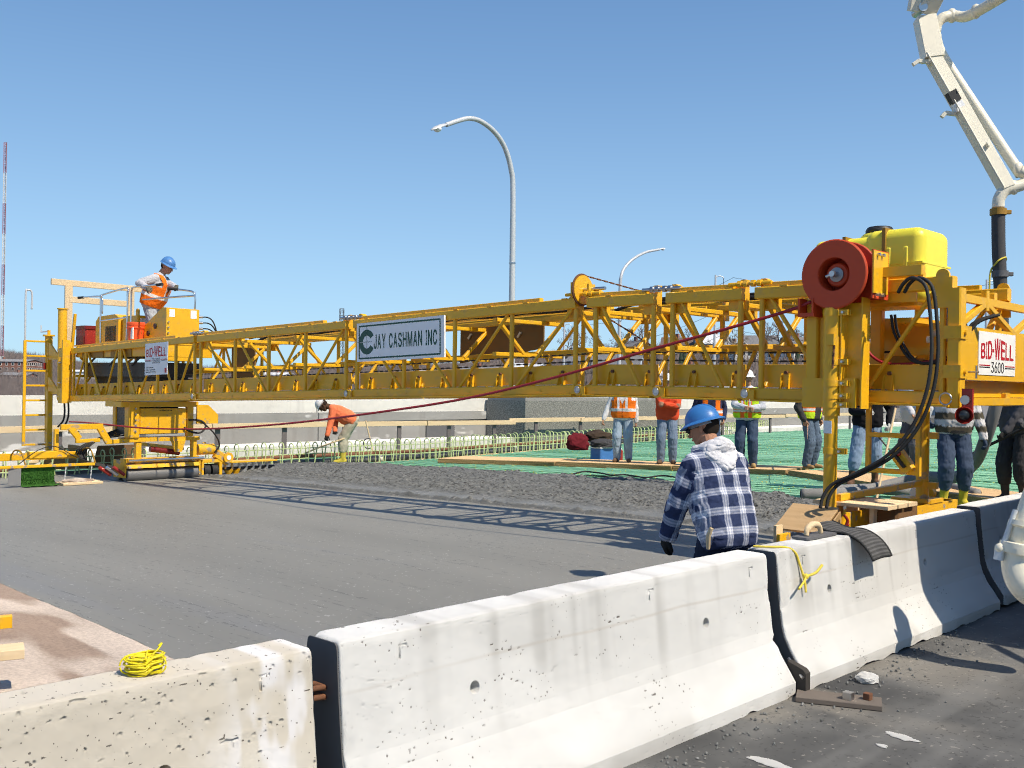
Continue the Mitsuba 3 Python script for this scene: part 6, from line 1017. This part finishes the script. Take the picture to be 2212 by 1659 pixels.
# houses of the far town
for n, c in (('wall_white', (.62, .62, .60)), ('wall_grey', (.36, .37, .38)), ('wall_blue', (.34, .40, .46)), ('wall_cream', (.56, .50, .38)), ('wall_brick', (.24, .11, .08)), ('roof_grey', (.17, .17, .18)), ('roof_white', (.55, .57, .60)), ('roof_brown', (.14, .10, .085))): flat(n, c, .85)
def house(x, d, w, l, h, rise, wall, roof, rot, label, cols=3, rows=2, name='house'):
    t = thing(name, label, name); p = at_ground(along(x, d)); p[2] -= .8; a = math.radians(rot); u, v = A(math.cos(a), math.sin(a), 0), A(-math.sin(a), math.cos(a), 0); z = A(0, 0, 1)
    m = M(); g = [(-l / 2, 0), (l / 2, 0), (l / 2, h), (0, h + rise), (-l / 2, h)]
    m.plate(g, p - u * w / 2, v, z, w)
    put('wall', m, wall, t, smooth=False)
    R = M()
    for s in (-1, 1):
        e = p + v * s * (l / 2 + .35) + z * (h - .35 * rise / (l / 2)); k = p + z * (h + rise + .03)
        R.bar((e + k) / 2 - u * (w / 2 + .35), (e + k) / 2 + u * (w / 2 + .35), np.linalg.norm(e - k), .14, side=(e - k), c=0)
    rk = put('roof', R, roof, t, smooth=False)
    put('chimney', M().box(*(p[0] + A(-.35, .35)), *(p[1] + A(-.35, .35)), p[2] + h, p[2] + h + rise + .9, c=0), 'wall_brick', rk, smooth=False)
    for s, uu, vv, off, span in ((1, v, u, w / 2, l), (-1, v, u, w / 2, l), (1, u, v, l / 2, w), (-1, u, v, l / 2, w)):
        for i in range(cols):
            for j in range(rows):
                c = p + vv * s * off + uu * ((i + .5) / cols - .5) * span * .92 + z * (h * (j + .62) / rows)
                if (EYE - c) @ (vv * s) < 0: continue
                wn = put('window', M().bar(c - z * .75, c + z * .6, 1.05, .12, side=uu, c=0), 'white_paint', t, smooth=False)
                put('pane', M().bar(c - z * .64 + vv * s * .035, c + z * .5 + vv * s * .035, .82, .10, side=uu, c=0), 'glass_dark', wn, smooth=False)
hs = [(1338, 205, 13, 8, 4.6, 3.0, 'wall_blue', 'roof_grey', 20, 'long pale blue house with a wide gable under the chains'), (1392, 190, 7, 6, 3.2, 2.2, 'wall_white', 'roof_white', 60, 'small white house with a white roof behind the crown hinge'),
      (1372, 255, 9, 7, 5, 2.6, 'wall_white', 'roof_grey', -10, 'tall white house higher on the slope left of the hinge posts'), (1462, 250, 10, 8, 5.5, 2.6, 'wall_cream', 'roof_brown', 30, 'cream house with a brown roof behind the diagonal braces'),
      (1528, 245, 8, 8, 6, 3, 'wall_blue', 'roof_white', 45, 'narrow blue grey house with steep snow-white roof'), (1545, 260, 9, 7, 5, 2.6, 'wall_white', 'roof_grey', 10, 'white house right beside the narrow blue grey one'),
      (1585, 230, 9, 7, 4.8, 2.4, 'wall_grey', 'roof_white', -20, 'grey house with a white roof left of the round tanks'), (1640, 240, 10, 8, 5.5, 2.8, 'wall_white', 'roof_grey', 35, 'white house with grey roof right of the round tanks'),
      (1688, 220, 9, 7, 5.2, 2.6, 'wall_white', 'roof_grey', 15, 'white gabled house just left of the yellow leg plate'), (1720, 235, 9, 8, 5.2, 2.8, 'wall_grey', 'roof_grey', 50, 'grey gabled house touching the yellow leg plate'),
      (1490, 200, 11, 7, 3.0, 1.6, 'wall_brick', 'roof_brown', 5, 'low brick building below the cream house'), (1262, 240, 12, 7, 3.4, 1.6, 'wall_white', 'roof_grey', 0, 'low white building left of the crown hinge'), (1035, 260, 14, 9, 4, 1.8, 'wall_cream', 'roof_grey', 15, 'low cream building seen under the plywood panel'),
      (1140, 250, 12, 8, 3.6, 1.4, 'wall_white', 'roof_white', 5, 'white flat-roofed building right of the plywood panel'), (845, 300, 12, 8, 3.4, 1.4, 'wall_white', 'roof_grey', 20, 'white low building under the company sign'), (905, 310, 9, 7, 3.4, 1.6, 'wall_grey', 'roof_white', -10, 'grey low building under the right end of the company sign'),
      (600, 380, 16, 9, 3.4, 1.2, 'wall_white', 'roof_white', 10, 'white shed far off in the second truss bay'), (2120, 75, 9, 7, 4.6, 2.4, 'wall_grey', 'roof_grey', 44, 'dark grey shingled house behind the truss end'), (2030, 120, 9, 7, 5, 2.6, 'wall_white', 'roof_brown', 30, 'white house hidden behind the blue filter and hoses'), (1900, 160, 10, 8, 5, 2.4, 'wall_white', 'roof_grey', 25, 'white house behind the rear leg of the machine')]
for h in hs: house(h[0], h[1], *[a * (.72 if h[0] > 1200 and h[0] < 1800 else .8) for a in h[2:6]], *h[6:9], h[9])
house(225, 330, 20, 12, 5.5, .5, 'wall_white', 'roof_white', 46, 'large white flat-topped building behind the engine deck', 5, 1, 'building')
house(8, 420, 26, 14, 6.5, 1.0, 'wall_brick', 'roof_grey', 40, 'red brick mill building at the left edge under the hill', 9, 3, 'building')
house(40, 330, 9, 7, 3.5, .8, 'wall_brick', 'roof_grey', 42, 'smaller brick building in front of the mill', 5, 1, 'building')
tk = []
for x, lab in ((1557, 'left one of two squat white storage tanks among the houses'), (1568, 'right one of two squat white storage tanks among the houses')):
    p = at_ground(along(x, 150 + (x > 1560) * 5)); t = thing('storage_tank', lab, 'storage tank', 'white round storage tanks')
    put('shell', M().lathe([(1.45, -3), (1.45, 2.1), (1.38, 2.3), (.3, 2.75), (.02, 2.8)], p, n=24), 'wall_white', t, smooth=40)
    put('rim', M().lathe([(1.50, 2.0), (1.50, 2.12)], p, n=24), 'wall_grey', t, smooth=40)
# power poles
def power_pole(x, d, ytop, label):
    p = at_ground(along(x, d)); H = 1.7 + d * (835 + .0157 * (x - 1106) - ytop) / 2200; t = thing('power_pole', label, 'power pole', 'grey steel power poles'); rr = A(.71704, .69703, 0)
    put('shaft', M().tube([A(p[0], p[1], p[2] - 1), A(p[0], p[1], H)], [.24, .13], 8), 'galvanised', t)
    for k, f in enumerate((.35, 4.2, 8.0)):
        o = A(p[0], p[1], H - f); e = o + rr * (2.6 if k else 1.2) + A(0, 0, .5 if k else 0); put('arm', M().tube([o, (o + e) / 2 + A(0, 0, .25), e], [.09, .07, .05], 6), 'galvanised', t)
        put('insulator', M().tube([e, e - A(0, 0, 1.1)], .06, 6), 'pvc_grey', t)
    return [A(p[0], p[1], H - f) + rr * 2.6 for f in (.35, 4.2, 8.0)]
pa = power_pole(1217, 160, 700, 'steel power pole with two arms left of the crown hinge'); pb = power_pole(1542, 150, 596, 'steel power pole poking above the truss left of the hose reel'); pc = power_pole(2128, 130, 606, 'steel power pole behind the end of the truss')
wires = M()
for a, b in ((pa, pb), (pb, pc)):
    for p, q in zip(a, b): wires.tube([p * (1 - t) + q * t - A(0, 0, 5.5 * t * (1 - t)) for t in np.linspace(0, 1, 12)], .03, 3)
put('power_line', wires, 'chain_steel', label='thin power lines strung between the steel poles', cat='wires', smooth=False)
# lattice masts
def mast(base, H, w, bands, label, cols, sides=3, thick=.14):
    t = thing('lattice_mast', label, 'mast'); n = int(H / (w * 1.9)); corners = [A(math.cos(a), math.sin(a), 0) * w * .58 for a in np.arange(sides) * 2 * np.pi / sides + .4]
    for b in range(bands):
        m = M(); z0, z1 = H * b / bands, H * (b + 1) / bands; k = max(2, int((z1 - z0) / (w * 1.5)))
        for i, c in enumerate(corners):
            m.tube([base + c + A(0, 0, z0), base + c + A(0, 0, z1)], thick, 4); d = corners[(i + 1) % sides]
            for j in range(k):
                za, zb = z0 + (z1 - z0) * j / k, z0 + (z1 - z0) * (j + 1) / k; p, q = (c, d) if j % 2 else (d, c); m.tube([base + p + A(0, 0, za), base + q + A(0, 0, zb)], thick * .55, 3, cap=False); m.tube([base + c + A(0, 0, zb), base + d + A(0, 0, zb)], thick * .55, 3, cap=False)
        put('section', m, cols[b % len(cols)], t, smooth=False)
    return t
flat('mast_red', (.34, .17, .20), .6)
mb = along(4, 520); mb[2] = -3
mast(mb, 1.7 + 520 * (818 - 310) / 2200 + 3, 1.3, 8, 'very tall red and white banded radio mast at the left edge', ['wall_white', 'mast_red'], 3, .17)
m2 = along(736, 210); m2[2] = 0
mast(m2, 17, .9, 4, 'small grey lattice tower seen behind the second truss bay', ['pvc_grey'], 4, .07)
# vehicles on the far carriageway
def far_car(x0, y0, rgb, label, h=1.5, L=4.6):
    t = thing('parked_car', label, 'car'); flat(t + '_paint', rgb, .3); m = M()
    m.plate([(0, .35), (.1, .75), (1.0, .92), (1.6, h), (3.4, h), (4.2, .98), (L, .9), (L, .35)], A(x0, y0, .02), (0, 1, 0), (0, 0, 1), 1.7); put('body', m, t + '_paint', t, smooth=25)
    g = M().plate([(1.15, .95), (1.66, h - .08), (3.34, h - .08), (4.0, .98)], A(x0 - .012 + 1.72, y0, .02), (0, 1, 0), (0, 0, 1), .02); put('window', g, 'glass_dark', t)
    for yy in (.85, 3.75):
        for xx in (.05, 1.65): put('wheel', M().cyl(A(x0 + xx - .1, y0 + yy, .34), A(x0 + xx + .1, y0 + yy, .34), .33, n=18), 'rubber', t)
far_car(-31.5, 40.0, (.55, .56, .57), 'silver car passing on the far carriageway behind the wall')
far_car(-32.5, 33.5, (.20, .25, .22), 'dark green car on the far carriageway behind the pier', 1.6)

# ================================================================ walkway, hoses, pump
pts = [A(*(-17.638,15.711,-0.072)), A(*(-14.748,16.568,0.003)), A(*(-12.029,17.064,0.074)), A(*(-9.625,17.356,0.136)), A(*(-6.309,14.937,0.22)), A(*(-4.446,14.171,0.22)), A(*(-3.721,13.869,0.22))]

k = 0
for i in range(len(pts) - 1):
    a, b = pts[i], pts[i + 1]; L = np.linalg.norm((b - a)[:2]); n = max(1, round(L / 2.44)); d = (b - a) / n
    for j in range(n):
        p, q = a + d * j, a + d * (j + 1); u = unit(A(q[0] - p[0], q[1] - p[1], 0)); w = A(-u[1], u[0], 0); w = w if w[1] > 0 else -w; tlt = rng.normal(0, .006)
        z0, z1 = float(deckz(p[0])) - .04, float(deckz(q[0])) - .04
        m = M()
        for s in range(3): m.bar(A(p[0], p[1], z0) + w * (.6 + .01 * s) + A(0, 0, .014 + s * .032 + tlt), A(q[0], q[1], z1) + w * (.6 - .008 * s) - u * .02 + A(0, 0, .014 + s * .032), 1.18, .028, c=.002)
        ps = thing('plywood_walkway', f'stacked plywood walkway sheets, {nth[k]} stack from the left across the green bars', 'plywood', 'plywood walkway across the bars'); k += 1
        for s in range(3): put('sheet', M().bar(A(p[0], p[1], z0) + w * (.6 + .012 * s) + A(0, 0, .014 + s * .034), A(q[0], q[1], z1) + w * (.6 - .01 * s) - u * .02 + A(0, 0, .014 + s * .034), 1.18, .030, c=.002), 'plywood', ps, smooth=False)
# clothes and cooler by the hoops
cx = A(*(-15.968,20.209,-0.029)); px = A(*(-14.323,17.636,0.014))
def heap(name, label, cat, c, sc, col, seed, parts='cloth'):
    s = trimesh.creation.icosphere(subdivisions=4); v = s.vertices * A(*sc); v = v * (.65 + .75 * meshkit.fbm(s.vertices * 1.9 + seed, 4))[:, None]; v[:, 2] = np.maximum(v[:, 2], -sc[2] * .5)
    return put(name, trimesh.Trimesh(v + np.asarray(c), s.faces, process=False), 'vc_cloth', smooth=True, color=col, label=label, cat=cat)
q0 = (-15.929,18.687,0.311); q1 = (-15.913,19.399,0.46); q2 = (-15.173,18.724,0.327); q3 = (-14.942,18.392,0.156)
heap('jacket', 'dark red jacket thrown over the hoop bars', 'jacket', A(*q0), (.22, .30, .26), (.12, .012, .018), 1); heap('coat', 'dark brown and tan coats piled on the hoops beside the red jacket', 'coat', A(*q1), (.3, .42, .17), (.05, .035, .025), 2)
cl = thing('cooler', 'blue cooler box standing on the bars by the hoops', 'cooler'); c = A(*q3); put('box', M().box(c[0] - .16, c[0] + .16, c[1] - .24, c[1] + .24, c[2] - .18, c[2] + .13), 'logo_blue', cl, smooth=False); put('lid', M().box(c[0] - .17, c[0] + .17, c[1] - .25, c[1] + .25, c[2] + .133, c[2] + .16), 'sign_white', cl, smooth=False)
heap('sweater', 'dark grey sweater lying on the blue cooler', 'sweater', c + A(0, .05, .22), (.24, .36, .12), (.05, .05, .055), 3)
jg = thing('water_jug', 'red drink jug beside the blue cooler', 'jug'); c2 = c + A(.1, .45, -.02); put('body', M().lathe([(.12, -.16), (.13, -.14), (.13, .08), (.10, .11)], c2, n=20), 'red_paint', jg, smooth=40); put('lid', M().lathe([(.105, .112), (.10, .14), (.03, .15)], c2, n=20), 'white_paint', jg, smooth=40)
# concrete placing hose on the deck and the pump
flat('hose_rubber', (.055, .055, .058), .8); flat('hose_grey', (.20, .20, .20), .85)
pump = thing('concrete_pump', 'cream concrete pump with a boom and hose rising at the top right', 'concrete pump')
hz = lambda p, o=.06: A(p[0], p[1], float(deckz(p[0])) + o)
hs_ = [A(*(-4.636,13.619,4.049)), A(*(-4.627,13.628,3.588)), A(*(-4.61,13.646,3.174)), A(*(-4.587,13.669,2.584)), A(*(-4.577,13.681,1.993)), A(*(-4.635,13.625,1.519)), A(*(-4.797,13.747,1.094)), A(*(-5.041,14.068,0.765)), A(*(-5.47,14.489,0.512)), A(*(-5.91,14.62,0.486)), A(*(-6.242,14.297,0.379)), hz((-6.429,13.669,0.219), .08), hz((-6.489,12.961,0.218), .08), hz((-6.81,12.667,0.209), .08)]
hsn = spline(hs_, 8); put('end_hose', M().tube(hsn[:38], .082, 14), 'hose_rubber', pump, smooth=True); put('end_hose', M().tube(hsn[37:], .078, 14), 'hose_grey', pump, smooth=True, label='grey mud-caked end of the placing hose lying on the deck')
put('end_hose', M().tube(spline([hz((-6.933,13.705,0.206), .06), hz((-6.629,14.395,0.214), .06), hz((-6.082,14.403,0.22), .06), hz((-6.006,15.554,0.22), .06), hz((-5.307,14.919,0.22), .06)], 6), .07, 12), 'hose_grey', pump, smooth=True)
for (x, y) in ((2156, 458), (2158, 592)): c = A(*(-4.635,13.619,4.013)) if y == 458 else A(*(-4.61,13.645,3.222)); put('hose_clamp', M().cyl(c - A(0, 0, .04), c + A(0, 0, .04), .10, n=18).bar(c + IMR * .09, c + IMR * .16, .05, .05), 'dark_yellow' if y == 458 else 'pvc_grey', pump)
put('tag_rope', M().tube(spline([A(*(-4.653,13.534,3.315)), A(*(-4.585,13.53,3.386)), A(*(-4.544,13.639,3.429)), A(*(-4.605,13.79,3.389)), A(*(-4.69,13.707,3.352)), A(*(-4.699,13.558,3.232)), A(*(-4.705,13.554,2.936))], 5), .012, 5), 'rope_yellow', pump, smooth=True)
put('tip_elbow', M().tube(spline([A(*(-4.636,13.618,4.06)), A(*(-4.629,13.625,4.179)), A(*(-4.579,13.673,4.286)), A(*(-4.494,13.755,4.329)), A(*(-4.398,13.849,4.385)), A(*(-4.377,13.869,4.48)), A(*(-4.454,13.794,4.549))], 6), .075, 14), 'cream_paint', pump, smooth=True)
for p in (A(*(-4.494,13.755,4.329)), A(*(-4.454,13.794,4.561))): put('clamp', M().ball(p, .095, 2, (.6, .9, 1)), 'cream_paint', pump, smooth=True)
bl_ = [A(*(-5.565,13.547,6.503)), A(*(-4.58,13.672,4.404))]; n_ = unit(np.cross(bl_[1] - bl_[0], A(-.69, .71, 0)))
mid = [A(*(-5.58,13.531,6.688)), A(*(-5.477,13.493,6.174)), A(*(-5.237,13.519,5.6)), A(*(-4.558,13.694,4.31))]
m = M(); put('boom', M().bar(mid[1] - (mid[2] - mid[1]) * .1, mid[3], .17, .165, up=n_, c=.008), 'cream_paint', pump, smooth=False); put('boom', M().bar(mid[0], mid[1] + (mid[2] - mid[1]) * .12, .20, .25, up=n_, c=.008), 'cream_paint', pump, smooth=False)
bd_ = unit(mid[3] - mid[1]); fc = A(.697, -.717, 0)
put('boom_pipe', M().tube(spline([A(*(-5.598,13.933,6.674)), A(*(-5.578,13.953,6.485)), A(*(-5.463,13.925,6.214)), A(*(-4.985,13.973,5.375)), A(*(-4.501,14.028,4.533))], 6), .068, 14), 'cream_paint', pump, smooth=True)
put('upper_pipe', M().tube(spline([A(*(-5.597,13.933,6.611)), A(*(-5.58,13.95,6.725)), A(*(-5.518,14.01,6.815)), A(*(-5.418,14.107,6.842)), A(*(-5.267,14.115,6.795)), A(*(-4.999,13.956,6.786)), A(*(-4.562,13.684,6.816))], 6), .072, 14), 'cream_paint', pump, smooth=True)
for p in (A(*(-5.436,14.089,6.842)), A(*(-5.089,14.008,6.792)), A(*(-5.567,13.893,6.518)), A(*(-5.509,13.88,6.313))): put('clamp', M().ball(p, .10, 2, (.7, .7, 1)), 'cream_paint', pump, smooth=True)
put('upper_boom', M().bar(A(*(-5.568,13.543,6.763)), A(*(-5.153,13.387,7.327)), .18, .22, up=n_), 'cream_paint', pump, smooth=False); put('link_arm', M().bar(A(*(-5.65,13.324,6.747)), A(*(-5.556,13.275,7.162)), .09, .14, up=n_), 'cream_paint', pump, smooth=False); put('link_arm', M().bar(A(*(-5.589,13.384,6.749)), A(*(-5.316,13.508,7.167)), .08, .12, up=n_), 'cream_paint', pump, smooth=False)
for x, y in ((0, 0),): put('pivot', M().cyl(A(*(-5.639,13.474,6.786)) + fc * .16, A(*(-5.639,13.474,6.786)) - fc * .1, .06), 'steel', pump)
for a, b, e in ((A(*(-5.456,13.444,6.06)), A(*(-5.574,13.329,6.069)), A(*(-5.622,13.283,6.019))), (A(*(-5.102,13.581,5.328)), A(*(-5.25,13.437,5.349)), A(*(-5.284,13.404,5.294)))): put('pipe_bracket', M().bar(a, b, .05, .05).bar(b, e, .05, .05).ball(a, .06, 1), 'cream_paint', pump, smooth=False)
for a, b, c in ((A(*(-5.218,13.468,5.616)), A(*(-5.164,13.52,5.484)), 'ink'), (A(*(-5.16,13.524,5.472)), A(*(-5.12,13.564,5.376)), 'sign_white')): put('decal', M().bar(a + fc * .035, b + fc * .035, .11, .12, up=n_, c=0), c, pump, smooth=False)
for o_ in (.09,): put('hydraulic_line', M().tube([mid[1] + fc * .10 + n_ * 0 + A(.717, .697, 0) * -o_, mid[3] + fc * .10 + A(.717, .697, 0) * -o_ * .9], .011, 6), 'cream_paint', pump, smooth=True)
for t_ in (.3, .7): c_ = mid[1] * (1 - t_) + mid[3] * t_; put('line_clamp', M().bar(c_ - bd_ * .03 + fc * .095, c_ + bd_ * .03 + fc * .095, .11, .02, up=n_), 'cream_paint', pump, smooth=False)
for k_ in range(2): put('air_line', M().tube(spline([A(*(-5.259,14.415,0.831)) + A(0, 0, -.04 * k_), A(*(-5.005,14.382,0.973)), A(*(-4.757,14.344,1.111)), A(*(-4.427,14.386,1.308))], 5), .02, 6), 'rubber', pump, smooth=True)
# near elbow of the pump's delivery line, and the truck standing just outside the frame
e0, e1, e2, e3, e4 = A(*(-2.058,6.648,0.918)), A(*(-2.087,6.62,0.785)), A(*(-2.1,6.607,0.672)), A(*(-2.058,6.579,0.561)), A(*(-1.965,6.6,0.497))
put('delivery_elbow', M().tube(spline([e1, e2, e3, e4, A(*(-1.776,6.644,0.506))], 8), .098, 22), 'cream_paint', pump, smooth=True, label='large cream elbow pipe at the right edge with a clamp'); put('delivery_pipe', M().tube([e1, A(*(-2.07,6.636,0.884)), A(*(-2.001,6.772,1.249))], .08, 22), 'cream_paint', pump, smooth=True)
ax_ = unit(e1 - e2); put('elbow_clamp', M().lathe([(.09, -.035), (.122, -.03), (.125, .0), (.122, .03), (.09, .035)], e1 - ax_ * .03, ax_, 26), 'cream_paint', pump, smooth=35); put('elbow_clamp', M().lathe([(.08, -.02), (.105, -.015), (.105, .015), (.08, .02)], A(*(-2.07,6.636,0.884)), unit(A(*(-2.001,6.772,1.249)) - A(*(-2.07,6.636,0.884))), 26), 'cream_paint', pump, smooth=35)
l0 = e1 - ax_ * .03 - IMR * .125; put('clamp_lever', M().cyl(l0 - ax_ * .05, l0 + ax_ * .24 + IMR * .05, .016).bar(l0 - ax_ * .07, l0 + ax_ * .02, .05, .05), 'galvanised', pump); put('clamp_eye', M().ball(l0, .035, 1), 'cream_paint', pump, smooth=True)
TY = 7.2; flat('dark_body', (.05, .05, .055), .6)
put('hopper', M().box(-.9, 1.0, TY - .25, TY + .09, .65, 1.35), 'cream_paint', pump, smooth=False); put('chassis', M().box(-1.0, .8, TY + .6, 17.0, .3, .445), 'black_paint', pump, smooth=False); put('bodywork', M().box(-1.5, 1.2, TY + .1, 14.2, .45, 2.60), 'dark_body', pump, smooth=False); put('cab', M().plate([(14.4, .7), (16.9, .7), (16.9, 1.7), (16.5, 3.0), (14.4, 3.1)], A(1.2, 0, 0), (0, 1, 0), (0, 0, 1), -2.4), 'cream_paint', pump, smooth=False)
for y in (11.2, 12.6, 15.9):
    for x in (-1.55, .95): put('wheel', M().cyl(A(x, y, .46), A(x + .28, y, .46), .46, n=24), 'rubber', pump)
put('outrigger', M().box(-1.62, -1.505, TY + .4, TY + .7, .05, 1.5), 'cream_paint', pump, smooth=False); put('outrigger_pad', M().box(-1.75, -1.35, TY + .3, TY + .8, .0, .05), 'lumber', pump, smooth=False); put('rear_ladder', M().box(-1.56, -1.505, TY + .9, TY + 1.2, .5, 1.8), 'galvanised', pump, smooth=False)
hq = [A(-1.2, TY + .05, 1.5), A(-1.1, TY - .35, 1.1), A(-1.0, TY - .6, .6), A(-.9, TY - .5, .1), A(-.5, TY - .2, .06)]; put('wash_hose', M().tube(spline(hq, 8), .035, 8), 'rubber', pump, smooth=True)

put('loose_cable', M().tube(spline([hz((-12.225,14.199,0.069), .02), hz((-12.465,14.825,0.062), .03), hz((-12.081,14.825,0.072), .02), hz((-11.46,14.406,0.088), .03), hz((-11.432,14.747,0.089), .02), hz((-10.737,14.444,0.107), .02), hz((-10.726,14.908,0.108), .03), hz((-10.132,14.693,0.123), .02)], 6), .016, 6), 'rubber', smooth=True, label='black cable lying loose on the green bars in front of the watchers', cat='cable')
put('loose_cable', M().tube(spline([hz((-11.879,13.722,0.078), .02), hz((-11.751,14.145,0.081), .02), hz((-11.2,14.028,0.095), .03), hz((-10.624,13.965,0.11), .02)], 6), .013, 6), 'rubber', smooth=True, label='short black cable on the green bars nearest the rough concrete', cat='cable')
rk = thing('rake', 'pale wooden rake handle standing behind the front leg, its head in the concrete', 'rake'); a, b = A(*(-6.404,14.694,1.455)), A(*(-6.239,13.742,0.186)); put('handle', M().tube([a, b], .018, 8), 'lumber', rk, smooth=True); put('head', M().bar(b + IMR * .22 - A(0, 0, .03), b - IMR * .22 - A(0, 0, .03), .05, .07), 'rust', rk, smooth=False)
put('steel_rod', M().tube([A(*(-6.591,14.374,1.126)), A(*(-6.374,15.284,0.402))], .012, 6), 'post_steel', smooth=True, label='thin dark rod held slanting by the worker in the black sweatshirt', cat='rod')
